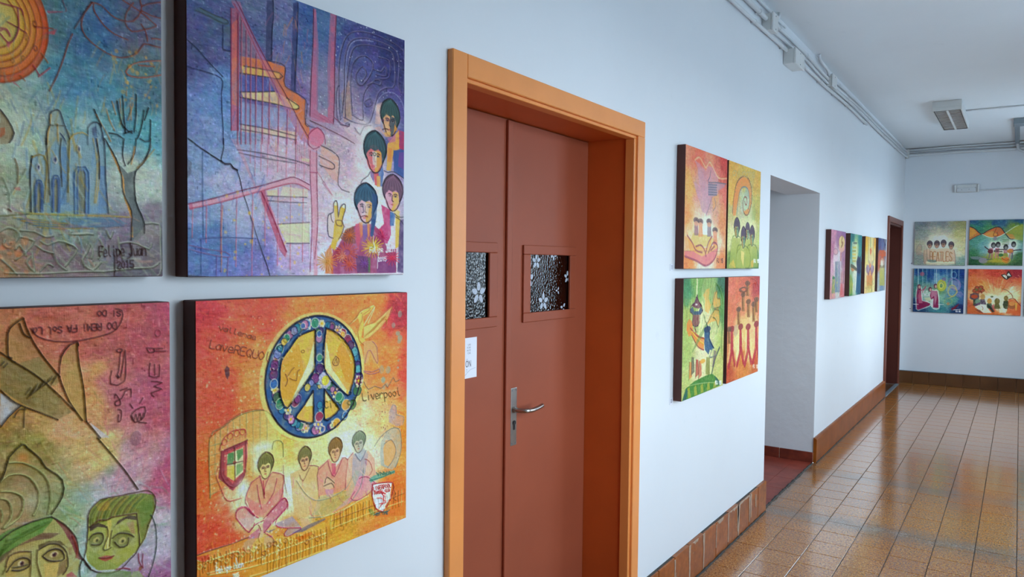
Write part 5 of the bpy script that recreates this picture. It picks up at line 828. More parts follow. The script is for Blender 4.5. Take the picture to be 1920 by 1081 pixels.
  ('L','4e2428',1,1.5,.8,[790,55,791,73,783,73,780,69,782,64,791,64]),('L','4e2428',1,1.5,.8,[785,64,779,55]),
  ('L','4e2428',1,1.4,.8,[766,73,777,73,776,55,765,55]),('L','4e2428',1,1.5,.8,[777,64,769,64]),('L','4e2428',1,1.4,.8,[763,55,764,73,757,61,753,73,752,55]),
  ('L','4e2428',1,1.4,.8,[744,67,743,55]),('L','4e2428',1,1.4,.8,[745,73,744,72]),('L','4e2428',1,1.4,.8,[712,74,723,73,722,55]),
  ('L','4e2428',1,1.4,.8,[723,64,715,64]),('L','4e2428',1,1.4,.8,[709,55,705,74,698,56]),('L','4e2428',1,1.4,.8,[707,61,701,62]),
  ('L','4e2428',1,1.4,.8,[673,71,679,74,684,69,678,65,673,60,678,56,683,59]),('L','4e2428',1,1.4,.8,[666,68,670,62,665,56,660,62,666,68]),
  ('L','4e2428',1,1.4,.8,[655,75,654,59,650,56]),('L','4e2428',1,1.3,.8,[633,74,632,56,623,56]),
  ('L','4e2428',1,1.3,.8,[611,65,616,68,620,62,618,56,613,58,611,65]),('L','4e2428',1,1.3,.8,[611,68,610,56]),
  ('L','4e2428',1,1.5,.8,[835,33,841,36,846,32,841,28,835,24,841,21,846,23]),('L','4e2428',1,1.5,.8,[827,30,827,20]),('L','4e2428',1,1.5,.8,[827,35,827,34]),
  ('L','4e2428',1,1.5,.8,[804,34,805,19,798,18,794,23,794,28,798,33,804,34]),('L','4e2428',1,1.5,.8,[785,33,791,28,791,23,785,18,780,23,780,27,785,33]),
  ('L','4e2428',1,1,1,[605,57,621,79,663,96,723,100,794,90,831,76,850,47,850,20,831,14]),('R','4e2428',1,960,95,8,10,1.6),
  ('P','b04a60',.6,[944,88,964,77,977,94,960,109]),('L','4e2428',1,1.6,1,[925,138,931,152,947,152,946,142,925,138]),('L','4e2428',1,1.6,1,[948,142,976,144]),
  ('L','4e2428',1,1.6,1,[947,150,985,153]),('L','4e2428',1,1.6,1,[935,186,933,225,963,229,964,193]),('L','4e2428',1,1.6,1,[949,191,949,223]),
  ('L','4e2428',1,1.6,1,[939,242,972,250,947,259,971,270,938,278,947,291]),('R','4e2428',1,842,138,8,5,1.5),
  ('L','4e2428',1,1.5,1,[845,142,839,199,833,213,841,218,847,207,857,143]),('L','4e2428',1,1.5,1,[819,196,815,234,856,231,859,139]),
  ('R','4e2428',1,837,216,2,3,1.1),('L','4e2428',1,1.5,1,[827,277,829,266,840,283,844,299,829,300,829,289,848,280,858,262,875,257,875,280]),
  ('L','4e2428',1,1.1,1,[844,257,864,252]),('L','4e2428',1,1.5,1,[836,313,846,318,844,345,836,349,838,329]),
  ('L','4e2428',1,1.6,1,[874,338,890,322,918,318,914,349,886,360,874,338]),('L','4e2428',1,1.6,1,[878,339,882,355,890,337,894,357,902,335,906,355,914,337]),
  ('L','4e2428',1,1.9,1,[873,303,880,316]),('L','4e2428',1,2,1,[902,304,912,290]),('R','8a6070',.8,890,409,15,20,1.2),('R','8a6070',.8,890,409,11,15,1.2),
  ('R','8a6070',.8,890,409,7,10,1.2),('R','8a6070',.8,890,409,4,5,1.2),('L','4e2428',1,1.2,1,[898,362,922,368]),
  ('P','9a9060',.35,[528,451,546,411,579,369,621,402,633,433,679,484,678,542,651,574,587,574,526,611]),('B','c07830',.6,583,405,19,21),
  ('B','a8c0b0',.4,604,529,28,25),('B','5a9058',.4,810,488,22,19),('B','88a8b0',.5,737,546,35,30),
  ('L','2e2a1e',.9,1.9,2.5,[528,454,540,426,549,394,580,366,590,375]),('L','2e2a1e',.9,2.3,2.5,[590,375,624,414,637,441,679,485,679,534,651,574]),
  ('L','2e2a1e',.9,2.6,2.5,[776,386,807,430,851,494,894,566]),('L','c0c88a',.9,1.6,2.5,[549,408,580,415,620,445,643,482,649,534,642,572]),
  ('L','5a6040',.6,.6,.3,[551,411,582,417,623,448,645,485,651,537,644,575]),('L','c0c88a',.9,1.6,2.5,[528,454,546,441,573,444,598,461,617,497,619,533,606,565]),
  ('L','5a6040',.6,.6,.3,[530,457,548,444,575,447,600,464,619,500,622,536,608,568]),('L','c0c88a',.9,1.6,2.5,[527,480,551,486,576,504,582,530,569,562,535,580]),
  ('L','5a6040',.6,.6,.3,[530,483,553,489,578,507,584,533,571,565,537,583]),('L','c0c88a',.9,1.6,2.5,[527,499,542,506,552,529,551,557,532,579]),
  ('L','5a6040',.6,.6,.3,[529,502,544,509,554,532,553,560,534,582]),('L','c0c88a',.9,1.6,2.5,[527,526,531,544,528,560]),
  ('L','5a6040',.6,.6,.3,[529,529,533,547,530,563]),('P','a8a058',.75,[467,687,496,619,544,596,635,580,678,600,715,655,725,729,717,775]),
  ('P','5a8a40',.8,[482,615,544,589,635,580,658,587,628,621,587,630,549,646,525,666,481,692]),
  ('P','5a3434',.6,[525,652,571,636,628,621,674,635,651,643,605,636,562,640,525,673]),
  ('P','7a3444',.8,[655,586,691,622,715,659,718,701,732,731,718,723,704,678,678,622]),('L','3c5a2a',.6,1,1,[519,657,562,616,619,597]),
  ('L','7a9a48',.6,1,1,[521,654,565,615,621,597]),('L','5a7a34',.6,1,1,[523,650,568,615,624,597]),('L','3c5a2a',.6,1,1,[525,647,571,614,626,596]),
  ('L','7a9a48',.6,1,1,[527,643,574,614,629,596]),('L','5a7a34',.6,1,1,[528,640,577,613,632,596]),('L','3c5a2a',.6,1,1,[530,636,581,613,634,595]),
  ('L','7a9a48',.6,1,1,[532,633,584,612,637,595]),('L','5a7a34',.6,1,1,[534,629,587,612,639,595]),('L','3c5a2a',.6,1,1,[536,625,590,611,642,594]),
  ('L','7a9a48',.6,1,1,[538,622,593,611,645,594]),('L','5a7a34',.6,1,1,[540,618,596,610,647,594]),('L','3c5a2a',.6,1,1,[541,615,599,610,650,593]),
  ('L','7a9a48',.6,1,1,[543,611,603,610,653,593]),('L','2e241e',1,1.6,1,[526,610,556,593,603,582,651,582]),
  ('L','2e241e',1,1.7,1,[651,583,684,613,715,662,721,702,732,727,753,761]),('L','2e241e',1,1.4,1,[732,727,724,747,724,778]),
  ('P','c09c50',.5,[537,670,562,650,596,661,598,733,537,712]),('P','b8a85c',.5,[615,660,634,648,670,660,690,699,690,766,627,743]),
  ('E','7a6a3c',.55,657,690,25,25),('E','7a6a3c',.5,575,688,25,22),('E','c8b88a',.9,657,690,11,8),('E','5a3034',1,658,691,6,6),('E','201418',1,658,691,2,3),
  ('E','d8d0d0',1,655,686,1,1),('E','c8b88a',.9,575,688,9,8),('E','5a3034',1,577,689,5,6),('E','201418',1,577,689,2,3),('E','d8d0d0',1,574,684,1,1),
  ('L','2c1e1e',1,1.7,1,[627,686,640,676,660,675,677,687,683,711,663,712,640,701,629,688]),
  ('L','3c3020',1,1.7,1,[618,665,644,657,670,667,689,695,692,736,680,754]),('L','2c1e1e',1,1.6,1,[540,699,558,677,580,674,595,686,592,703,570,706,552,699]),
  ('L','4a3024',1,1.6,1,[538,684,546,659,571,655,599,664]),('L','6a5a34',1,1.7,1,[615,664,613,699,623,742]),('L','6a5a34',1,1.3,1,[599,669,598,705,596,733]),
  ('L','6a5a30',1,1.3,1,[531,702,540,685]),('L','4a4430',1,1.3,1,[555,693,573,696,589,696]),('P','8a6a4a',.5,[694,682,704,685,704,707,694,704]),
  ('L','8a3a30',1,1.4,1,[705,652,718,693,714,718]),('P','4a3c28',.6,[618,651,644,648,674,657,691,681,674,668,644,659,618,665]),
  ('P','6a4a3a',.5,[670,718,690,714,686,749,663,756]),('P','c8a85c',.6,[630,708,670,714,663,756,633,746]),
  ('K',['5a7a34','8a9a48','a86a3c','c0a050','6a4030'],.45,80,480,880,660,1000,16,3,60),
  ('P','9aa048',.9,[747,642,754,592,783,569,906,581,942,599,946,644,917,724,896,750,865,771,826,790,774,776,746,740,739,707]),
  ('P','6a7434',.8,[751,598,783,569,906,581,944,595,948,645,925,687,905,729,897,686,889,640,827,631,805,636,754,640,747,620]),
  ('P','c09838',.55,[769,580,805,575,813,608,776,601]),('P','5a8a3c',.4,[866,575,938,594,942,659,905,689,897,631,866,607]),
  ('P','7a8c40',.5,[750,711,775,726,826,778,865,771,826,790,774,776,749,745]),('L','4a5424',.7,1.1,.8,[754,633,758,608,780,580,802,570]),
  ('L','98a048',.7,1.1,.8,[763,633,768,608,790,581,811,572]),('L','6a4a2c',.7,1.1,.8,[773,632,779,608,800,582,820,573]),
  ('L','b08c3c',.7,1.1,.8,[782,632,789,608,811,583,829,575]),('L','4a5424',.7,1.1,.8,[792,632,799,609,821,584,838,576]),
  ('L','98a048',.7,1.1,.8,[801,631,810,609,832,586,847,578]),('L','6a4a2c',.7,1.1,.8,[811,631,820,609,842,587,856,580]),
  ('L','b08c3c',.7,1.1,.8,[821,631,831,609,853,588,865,581]),('L','4a5424',.7,1.1,.8,[830,630,841,609,864,589,875,583]),
  ('L','98a048',.7,1.2,.8,[840,630,852,609,875,591,884,585]),('L','6a4a2c',.7,1.2,.8,[850,630,863,610,886,592,894,586]),
  ('L','b08c3c',.7,1.2,.8,[860,629,874,610,897,593,903,588]),('L','4a5424',.7,1.2,.8,[871,629,885,610,908,595,913,590]),
  ('L','98a048',.7,1.2,.8,[881,629,896,610,919,596,923,591]),('L','4a3026',1,1.8,1,[747,612,754,592,783,569,828,571,898,575,926,578,948,604,946,644,925,687]),
  ('L','3a2420',1,1.8,1,[747,612,747,650,741,708,735,729,753,765,789,788,834,796,869,773,897,742,889,640]),('L','4a3a24',1,2,1,[925,687,913,723,897,742]),
  ('L','5a3424',1,1.5,1,[754,640,776,628,798,634,812,631,827,631,889,639]),('P','4a3a34',.9,[750,639,775,635,797,649,801,658,775,647,754,655]),
  ('P','453834',.9,[820,664,835,645,866,638,889,648,889,660,858,647,827,658]),('E','5f6034',.5,771,684,22,23),('E','5f6034',.5,846,706,31,26),
  ('P','c8b85c',.7,[803,636,816,639,808,722,795,718]),('K',['7a9038','b8a848','5a7a40','c8a84c','8a6a38'],.45,90,745,830,960,985,14,3,60),
  ('E','b8b070',.9,771,685,9,8),('E','5a5a34',1,773,687,4,5),('E','26241c',1,773,687,2,2),('E','b8b070',.9,846,710,11,10),('E','5a5a34',1,847,712,5,5),
  ('E','26241c',1,847,712,2,3),('L','3a2c20',1,1.8,1,[750,677,761,665,786,669,790,689,779,701,757,694]),('L','3a2c20',1,1.9,1,[816,693,835,684,865,695,881,709]),
  ('L','3a2c20',1,1.5,1,[823,707,838,727,861,727,865,708]),('L','4a4028',1,1.5,1,[801,654,804,682,789,716,800,723,812,719]),
  ('L','4a4028',1,1.5,1,[816,670,812,684,808,714]),('L','d8d0a0',1,1.9,1,[804,690,801,718]),('P','a8584a',.95,[778,739,797,739,819,747,815,755,796,756,784,748]),
  ('L','6a2c2c',1,1.1,1,[778,740,800,747,821,747]),('P','a06a70',.4,[858,659,881,662,885,703,873,695]),
  ('L','2c3834',1,1.6,1,[934,657,948,693,951,759,939,812,924,848]),('P','8aa070',.8,[876,815,896,818,908,842,872,830]),
  ('L','7a3040',1,2,1,[894,765,896,790,904,808]),('L','7a3040',1,2,1,[908,770,906,793,908,814]),('E','8a5a40',1,900,813,5,7),
  ('P','708a58',.9,[774,783,834,796,872,813,872,830,767,793]),('L','802838',1,1.9,1,[826,790,849,794,868,804]),
  ('P','a83050',.7,[690,758,703,755,717,775,686,764]),],
 'E1':[
  
  ('G',[(50,50,'d8886a'),(300,60,'d86a50'),(500,60,'d88068'),(950,60,'c03c34'),(950,300,'d06a58'),(100,300,'d8a050'),(300,300,'c89088'),(500,420,'c09898'),(700,400,'c89a80'),(60,600,'e0944c'),(300,620,'d8b898'),(900,600,'d88a58'),(500,680,'e0d8c8'),(100,760,'dcb890'),(800,780,'e0c8a8'),(900,940,'d88048'),(100,950,'d8843c'),(500,930,'d8d0c4')]),
  ('K',['d88a58','e0b880','b87898','c05840'],.45,50,0,0,1000,1000,30,5,40),
  ('P','b890b0',.55,[195,104,307,121,454,167,510,118,632,115,762,198,770,329,617,385,505,542,385,507,236,353,177,278,317,305,252,148]),
  ('L','e8d0a0',.6,13.2,1,[195,104,304,70,452,135,553,81,761,188,990,175]),('P','8c8aa0',.7,[519,265,733,250,733,354,525,371]),
  ('L','58607a',.7,7.1,1,[519,276,734,261]),('L','58607a',.7,7.1,1,[521,297,735,283]),('L','58607a',.7,7.1,1,[522,318,737,304]),
  ('L','58607a',.7,7.1,1,[523,339,738,326]),('L','58607a',.7,7.1,1,[524,360,739,348]),('P','a090b0',.6,[733,245,960,229,929,260,769,307]),
  ('L','6a6a80',1,8.9,1,[573,154,552,209,518,255,733,239,977,227]),('L','8a7a80',1,7.2,1,[616,374,560,453,475,544]),
  ('P','d8a060',.5,[616,374,802,337,745,440,654,490]),('L','8a7a88',1,7.3,1,[678,380,713,442,654,490]),('B','f4ece0',.6,393,653,260,94),
  ('P','c8b868',.85,[134,765,199,702,544,710,763,746,550,806,289,823]),('P','8a6070',.75,[219,722,218,599,256,577,296,595,314,719]),
  ('E','5c4a50',.8,257,595,61,25),('E','d8a080',.8,258,622,50,20),('P','d88858',.75,[317,729,316,605,355,582,396,600,415,725]),('E','5c4a50',.8,356,600,63,25),
  ('E','d8a080',.8,357,627,51,21),('P','786878',.75,[521,722,520,594,560,571,604,590,624,718]),('E','5c4a50',.8,561,590,66,26),('E','d8a080',.8,563,617,54,21),
  ('P','d07858',.75,[671,792,670,662,712,638,758,658,778,790]),('E','5c4a50',.8,713,658,69,26),('E','d8a080',.8,715,686,57,22),
  ('P','e0a048',.75,[65,728,260,813,520,817,636,718,610,805,765,779,800,822,680,944,470,977,266,926,22,898,-7,854,125,847]),
  ('P','cc6a88',.75,[6,854,207,855,407,894,583,859,783,812,710,922,499,977,267,937,22,903]),('L','90405a',.8,13,1,[65,728,176,785,262,844,405,862]),
  ('L','90405a',.8,13.5,1,[260,813,373,800,462,840,495,892]),('L','90405a',.8,14.2,1,[493,861,548,774,636,718]),
  ('L','90405a',.8,14.4,1,[553,860,670,771,782,801,710,912,499,972,266,931,22,898]),('L','90405a',.8,14.5,1,[612,837,703,802]),
  ('P','e8944c',.5,[13,730,121,766,205,825,45,838]),('L','6a3a30',1,9.4,.8,[799,911,773,911,775,944]),('L','6a3a30',1,9.4,.8,[774,927,793,927]),
  ('L','6a3a30',1,9.5,.8,[824,910,826,938,817,944,807,938]),('L','6a3a30',1,9.6,.8,[877,915,883,910,885,943]),
  ('L','6a3a30',1,9.7,.8,[929,909,906,910,906,924,923,924,931,934,921,943,905,940]),('L','a07060',.5,4.8,1,[-20,854,965,841]),
  ('K',['d88a58','e0b880','b87898','c05840'],.3,25,0,0,1000,1000,16,4,70),],
 'E2':[
  
  ('G',[(50,50,'d0a040'),(500,50,'c8a848'),(950,60,'c8a444'),(950,400,'b0a850'),(100,300,'d8a848'),(60,500,'b8b070'),(500,350,'a8b8a0'),(500,560,'b8c088'),(950,700,'a8b468'),(60,750,'c8cc90'),(500,750,'c8cc90'),(500,900,'8aa050'),(60,950,'70903c'),(950,950,'5a8a50'),(750,620,'c8cc98')]),
  ('K',['8a9a48','c8a850','a8b878','d8c070'],.45,50,0,0,1000,1000,30,5,40),
  ('P','d88440',.8,[145,502,150,339,235,189,427,108,599,123,695,221,693,351,606,454,503,471,432,422,484,440,602,401,631,323,589,220,484,197,368,229,278,350,224,498]),
  ('L','8a5a48',1,12.4,1,[128,483,150,339,235,189,427,106,599,123,695,221,693,351,606,459,503,471,442,422,431,360,474,304,543,309,554,361,513,375,487,345]),
  ('L','6a8090',1,10.9,1,[256,496,279,360,353,240,484,203,589,230,624,324,602,411]),('L','8a7a50',.6,5.4,1,[219,277,168,277]),
  ('L','8a7a50',.6,5.4,1,[226,243,178,238]),('L','8a7a50',.6,5.4,1,[243,212,201,202]),('L','8a7a50',.6,5.4,1,[270,183,231,168]),
  ('L','8a7a50',.6,5.5,1,[301,157,271,140]),('L','8a7a50',.6,5.5,1,[339,137,315,116]),('L','8a7a50',.6,5.5,1,[381,122,366,98]),
  ('L','8a7a50',.6,5.6,1,[424,114,422,88]),('L','8a7a50',.6,5.6,1,[471,112,479,85]),('L','8a7a50',.6,5.7,1,[516,117,534,91]),
  ('L','8a7a50',.6,5.7,1,[558,130,587,105]),('L','8a7a50',.6,5.8,1,[594,149,634,126]),('L','8a7a50',.6,5.8,1,[627,172,672,153]),
  ('L','8a7a50',.6,5.8,1,[651,201,703,187]),('L','8a7a50',.6,5.8,1,[667,234,723,224]),('L','8a7a50',.6,5.8,1,[673,269,730,265]),
  ('L','8a7a50',.6,5.8,1,[669,304,726,306]),('L','8a7a50',.6,5.8,1,[657,340,711,347]),('L','8a7a50',.6,5.8,1,[635,372,685,384]),
  ('L','8a7a50',.6,5.8,1,[609,400,649,418]),('L','8a7a50',.6,5.7,1,[572,424,601,446]),('L','8a7a50',.6,5.7,1,[532,442,551,466]),
  ('L','8a7a50',.6,5.7,1,[485,454,497,480]),('L','8a7a50',.6,5.6,1,[441,459,440,485]),('L','8a7a50',.6,5.6,1,[394,456,386,482]),
  ('L','8a7a50',.6,5.5,1,[354,447,332,472]),('L','b8a870',1,10.7,.8,[189,90,154,80,111,107,124,130,162,121,189,90]),('L','b8a870',1,10.7,.8,[192,77,180,126]),
  ('L','b8a870',1,10.7,.8,[211,76,238,116]),('L','b8a870',1,10.9,.8,[287,70,208,160]),('L','b8a870',1,10.9,.8,[306,69,303,111,333,115,375,100]),
  ('L','b8a870',1,11.1,.8,[385,63,372,113]),('L','b8a870',1,11.3,.8,[481,68,444,58,398,86,431,108,475,93]),('L','b8a870',1,11.3,.8,[493,24,472,106]),
  ('L','b8a870',1,11.5,.8,[584,60,546,51,499,79,512,103,555,94,584,60]),('L','b8a870',1,11.5,.8,[587,48,574,99]),
  ('L','b8a870',1,11.5,.8,[594,97,608,46,639,44,636,94]),('L','b8a870',1,11.6,.8,[646,56,681,41,678,91]),
  ('L','b8a870',1,11.7,.8,[706,64,783,59,777,33,734,37,706,64,721,88,787,77]),('P','8aa058',.5,[728,425,793,333,855,417,843,506,734,511]),
  ('B','e4e4c0',.5,497,630,374,106),('P','9aa840',.75,[66,951,143,706,402,708,375,803,280,846,257,992]),
  ('L','5a7030',.6,10.6,1,[66,951,143,706,402,708,375,803,280,846,257,992]),('H','4c3c52',1,264,609,90,95,'b09850','5a9a88','3a3c30'),
  ('P','9aa840',.75,[511,821,519,693,677,709,685,818]),('L','5a7030',.6,11.4,1,[511,821,519,693,677,709,685,818]),
  ('H','4c3c52',1,594,626,73,83,'b09850','5a9a88','3a3c30'),('P','9aa840',.75,[564,842,646,764,901,780,972,981,557,992]),
  ('L','5a7030',.6,11.5,1,[564,842,646,764,901,780,972,981,557,992]),('H','4c3c52',1,746,669,83,103,'b09850','5a9a88','3a3c30'),
  ('P','9aa840',.75,[280,846,340,772,649,808,662,986,193,992]),('L','5a7030',.6,11,1,[280,846,340,772,649,808,662,986,193,992]),
  ('H','4c3c52',1,468,695,81,106,'b09850','5a9a88','3a3c30'),('P','e0b840',.6,[66,961,188,909,257,992,68,992]),
  ('P','e8d080',.7,[410,823,512,842,488,981,415,907]),('P','d8a83c',.7,[728,926,817,903,805,986,740,986]),('L','f0f0e0',1,12.1,.8,[847,908,818,908,820,937]),
  ('L','f0f0e0',1,12.1,.8,[819,922,841,922]),('L','f0f0e0',1,12.2,.8,[877,907,879,931,868,936,856,932]),('L','f0f0e0',1,12.3,.8,[937,912,944,907,946,936]),
  ('L','f0f0e0',1,12.4,.8,[997,906,970,906,970,919,990,919,999,928,987,936,969,933]),('K',['8a9a48','c8a850','a8b878','d8c070'],.3,25,0,0,1000,1000,16,4,70),],
 'H1':[
  
  ('G',[(50,50,'3f8a5a'),(300,50,'80b050'),(600,60,'98b868'),(950,60,'2f7050'),(950,300,'6aa058'),(100,300,'b0c468'),(500,300,'e8e8b0'),(60,600,'a8c068'),(500,650,'e8e4b8'),(950,600,'b8c470'),(100,800,'c0cc80'),(900,800,'c0c878'),(400,800,'d8dca8'),(700,500,'c8d090')]),
  ('K',['5a9040','a8c060','e0e0a0','3c7844'],.45,50,0,0,1000,1000,30,5,40),('L','5a8a4c',.45,6.4,1.5,[41,20,22,167,73,297,36,443]),
  ('L','5a8a4c',.45,6.5,1.5,[103,19,102,169,89,298,94,447]),('L','5a8a4c',.45,6.6,1.5,[167,18,162,172,142,301,152,451]),
  ('L','5a8a4c',.45,6.6,1.5,[232,17,201,173,257,307,212,456]),('L','5a8a4c',.45,6.7,1.5,[298,15,236,174,284,308,272,460]),
  ('L','5a8a4c',.45,6.8,1.5,[366,14,292,176,325,310,334,465]),('L','5a8a4c',.45,6.9,1.5,[434,13,373,179,449,317,396,469]),
  ('L','5a8a4c',.45,7,1.5,[504,12,463,182,491,319,460,474]),('L','5a8a4c',.45,7.1,1.5,[575,11,537,185,520,321,525,479]),
  ('L','5a8a4c',.45,7.2,1.5,[648,10,586,187,648,328,591,484]),('L','5a8a4c',.45,7.3,1.5,[722,9,623,188,709,331,657,489]),
  ('L','5a8a4c',.45,7.4,1.5,[797,7,677,190,728,332,726,494]),('L','5a8a4c',.45,7.5,1.5,[874,6,760,193,856,339,795,499]),
  ('L','5a8a4c',.45,7.6,1.5,[952,5,860,196,939,343,865,504]),('L','6a9a50',.5,5.5,1.5,[724,41,886,109,964,311,884,594]),
  ('L','6a9a50',.5,5.5,1.5,[755,50,902,143,957,355,898,617]),('L','6a9a50',.5,5.6,1.5,[787,59,917,176,950,399,913,641]),
  ('L','6a9a50',.5,5.6,1.5,[820,69,932,210,943,443,927,664]),('L','6a9a50',.5,5.6,1.5,[852,78,947,244,936,487,942,688]),
  ('L','6a9a50',.5,5.7,1.5,[885,87,962,278,929,531,956,712]),('L','6a9a50',.5,5.7,1.5,[918,97,978,312,922,575,971,735]),
  ('L','6a9a50',.5,5.7,1.5,[952,107,993,346,915,619,986,759]),('L','f0f0c8',.8,26.9,1,[296,13,294,95,289,146]),
  ('P','7a4058',.95,[294,141,333,193,421,238,351,260,239,245,183,222,250,195]),
  ('P','34547c',.95,[145,261,211,234,241,276,352,281,392,242,432,280,382,313,215,305]),('P','8a5050',.95,[228,305,368,313,358,384,331,408,220,396,204,364]),
  ('L','503048',1,8.4,1,[294,141,264,195,170,232,146,271,215,305,205,375,261,404,344,399,371,364,382,313,432,285,407,242,333,188,294,141]),
  ('E','e8e8f0',1,293,222,25,8),('L','8a4050',1,10,1,[248,408,291,451]),('L','8a4050',1,10.1,1,[289,410,292,462]),
  ('P','e89038',.95,[84,367,136,335,190,353,220,406,222,436,363,488,495,519,486,623,311,566,197,475,130,480,82,426]),
  ('L','a04038',1,11.5,1,[166,412,307,483,495,524]),('L','a04038',1,10,1,[196,470,340,578,486,623]),('L','e8c050',1,13.3,1,[195,444,366,529,483,570]),
  ('P','e8b450',.75,[445,150,515,100,604,92,579,186,643,242,587,314,496,288,490,183]),
  ('P','e8b050',.85,[672,211,729,127,791,118,811,184,875,186,879,252,833,283,871,384,843,448,776,389,652,392,533,416,618,337,738,278]),
  ('L','7a7a40',1,10.9,1,[674,243,716,170,775,118,801,183,885,197,870,263,707,277,866,306,878,395,843,448,775,378,696,352]),
  ('L','6a7a50',1,8.7,1,[469,318,547,396,708,299,753,279]),('P','7a9a58',.7,[363,488,532,395,563,418,450,494,231,620,204,617]),
  ('P','2c5a8a',.95,[492,466,548,428,625,454,629,530,743,625,697,643,636,637,608,677,515,626,497,561]),
  ('L','1e3450',1,10.7,1,[547,407,595,452,627,487,615,539,743,631]),('E','24446c',1,565,450,84,28),('L','4a5a50',.9,22.8,1,[887,638,810,697,750,756,694,859]),
  ('L','7a8a80',1,11,1,[697,632,639,702,810,697]),('P','808a40',.8,[555,693,639,702,649,864,542,840]),('P','6a5468',.6,[744,647,808,664,753,800,706,795]),
  ('P','d89048',.8,[151,843,154,693,208,698,226,822]),('L','4a4030',.7,8.3,1,[151,843,154,693]),('P','5a5a50',.8,[203,809,206,658,261,663,279,788]),
  ('L','4a4030',.7,8.3,1,[203,809,206,658]),('P','b84438',.8,[301,842,304,688,360,694,379,820]),('L','4a4030',.7,8.5,1,[301,842,304,688]),
  ('P','c86a50',.8,[372,861,375,706,433,712,451,840]),('L','4a4030',.7,8.6,1,[372,861,375,706]),('E','e8a830',.9,468,718,64,19),
  ('P','3f8a34',.95,[12,1003,85,905,272,869,558,853,710,855,839,909,967,987,13,1009]),('P','d8c040',.6,[126,915,170,901,210,993,143,993]),
  ('P','d8c040',.6,[275,920,321,906,354,991,284,991]),('P','d8c040',.6,[430,926,479,911,503,990,431,990]),('P','d8c040',.6,[592,932,643,917,659,988,583,988]),
  ('P','d8c040',.6,[761,938,814,922,821,986,742,986]),('P','1f5a7a',.7,[12,1003,99,906,140,932,91,1010]),('P','1f6070',.7,[773,879,966,981,908,990,809,938]),
  ('L','e0e0a0',.6,4.9,1,[138,892,386,904,683,933,874,969]),('L','e8f0f0',1,11.3,.8,[818,938,793,935,794,964]),('L','e8f0f0',1,11.3,.8,[793,949,813,952]),
  ('L','e8f0f0',1,11.4,.8,[844,942,845,966,836,969,826,963]),('L','e8f0f0',1,11.5,.8,[896,953,902,949,904,978]),
  ('L','e8f0f0',1,11.6,.8,[948,955,925,952,925,965,943,967,950,977,940,983,924,978]),('K',['5a9040','a8c060','e0e0a0','3c7844'],.3,25,0,0,1000,1000,16,4,70),],
 'H2':[
  
  ('G',[(50,50,'e07858'),(500,50,'d86a4c'),(950,60,'b83838'),(50,300,'e07a50'),(500,250,'e09060'),(950,350,'d87a50'),(50,500,'e08858'),(500,500,'ecc880'),(800,480,'e8c088'),(300,650,'f0d898'),(700,700,'ecd090'),(100,750,'d89050'),(950,700,'e0a868'),(50,950,'c85830'),(500,900,'d8843c'),(950,900,'cc6a38')]),
  ('K',['d87848','e8b070','c85038','f0d090'],.45,50,0,0,1000,1000,30,5,40),('L','d86048',.35,7.2,1,[75,569,181,266,469,107,858,26]),
  ('L','d86048',.35,7.2,1,[102,509,244,244,524,99,858,37]),('L','d86048',.35,7.3,1,[130,449,308,221,579,92,859,48]),
  ('L','d86048',.35,7.3,1,[157,389,374,198,635,84,860,60]),('L','d86048',.35,7.3,1,[185,328,440,174,692,77,861,71]),
  ('L','d86048',.35,7.4,1,[214,267,507,151,750,69,862,82]),('L','d86048',.35,7.4,1,[242,206,575,126,808,61,863,93]),
  ('L','d86048',.35,7.4,1,[270,144,644,102,867,53,864,104]),('L','a86030',.5,7.3,1,[102,984,96,797]),('L','a86030',.5,7.4,1,[197,984,188,802]),
  ('L','a86030',.5,7.5,1,[294,983,282,807]),('L','a86030',.5,7.7,1,[394,983,379,811]),('L','a86030',.5,7.8,1,[496,983,478,816]),
  ('L','a86030',.5,7.9,1,[601,982,579,821]),('L','a86030',.5,8.1,1,[708,982,682,826]),('L','a86030',.5,8.2,1,[818,982,788,832]),
  ('L','a86030',.5,8.4,1,[930,981,896,837]),('L','a05040',.6,7.8,1,[566,1,821,37,979,118]),('E','9a3038',.95,133,493,70,31),
  ('P','bc3040',.95,[103,520,160,519,180,629,188,661,178,702,102,705,103,623]),('L','bc3444',1,47.4,1,[140,698,101,777,49,844]),
  ('L','bc3444',1,40.3,1,[159,700,196,777,233,843]),('L','f4e4b8',.7,14.4,1,[66,527,75,672,27,800]),('E','9a3038',.95,394,490,74,32),
  ('P','bc3040',.95,[362,517,423,516,444,630,453,663,443,705,362,708,363,624]),('L','bc3444',1,49.7,1,[402,702,360,783,305,851]),
  ('L','bc3444',1,42.2,1,[422,703,462,782,501,851]),('L','f4e4b8',.7,15,1,[323,525,333,674,282,807]),('E','9a3038',.95,637,506,79,33),
  ('P','bc3040',.95,[604,534,668,533,691,651,701,685,689,728,604,731,605,644]),('L','bc3444',1,51.8,1,[646,724,602,807,544,877]),
  ('L','bc3444',1,44,1,[668,726,710,807,751,878]),('L','f4e4b8',.7,15.7,1,[562,542,573,695,520,831]),('E','9a3038',.95,912,496,84,34),
  ('P','bc3040',.95,[877,525,945,524,969,645,980,680,968,725,877,728,878,638]),('L','bc3444',1,54.2,1,[922,721,875,807,814,879]),
  ('L','bc3444',1,46,1,[945,723,989,806,1033,880]),('L','f4e4b8',.7,16.4,1,[832,534,844,691,788,832]),('P','9a6a34',.85,[19,626,12,511,52,465,96,517,107,633]),
  ('E','6a4a30',.8,54,489,69,25),('L','5a3c28',.7,12.5,1,[37,521,56,612]),('L','d8b060',.6,14.4,1,[75,524,80,598]),
  ('P','9a6a34',.85,[286,465,277,339,320,288,367,344,379,471]),('E','6a4a30',.8,322,315,73,25),('L','5a3c28',.7,13.1,1,[304,349,324,449]),
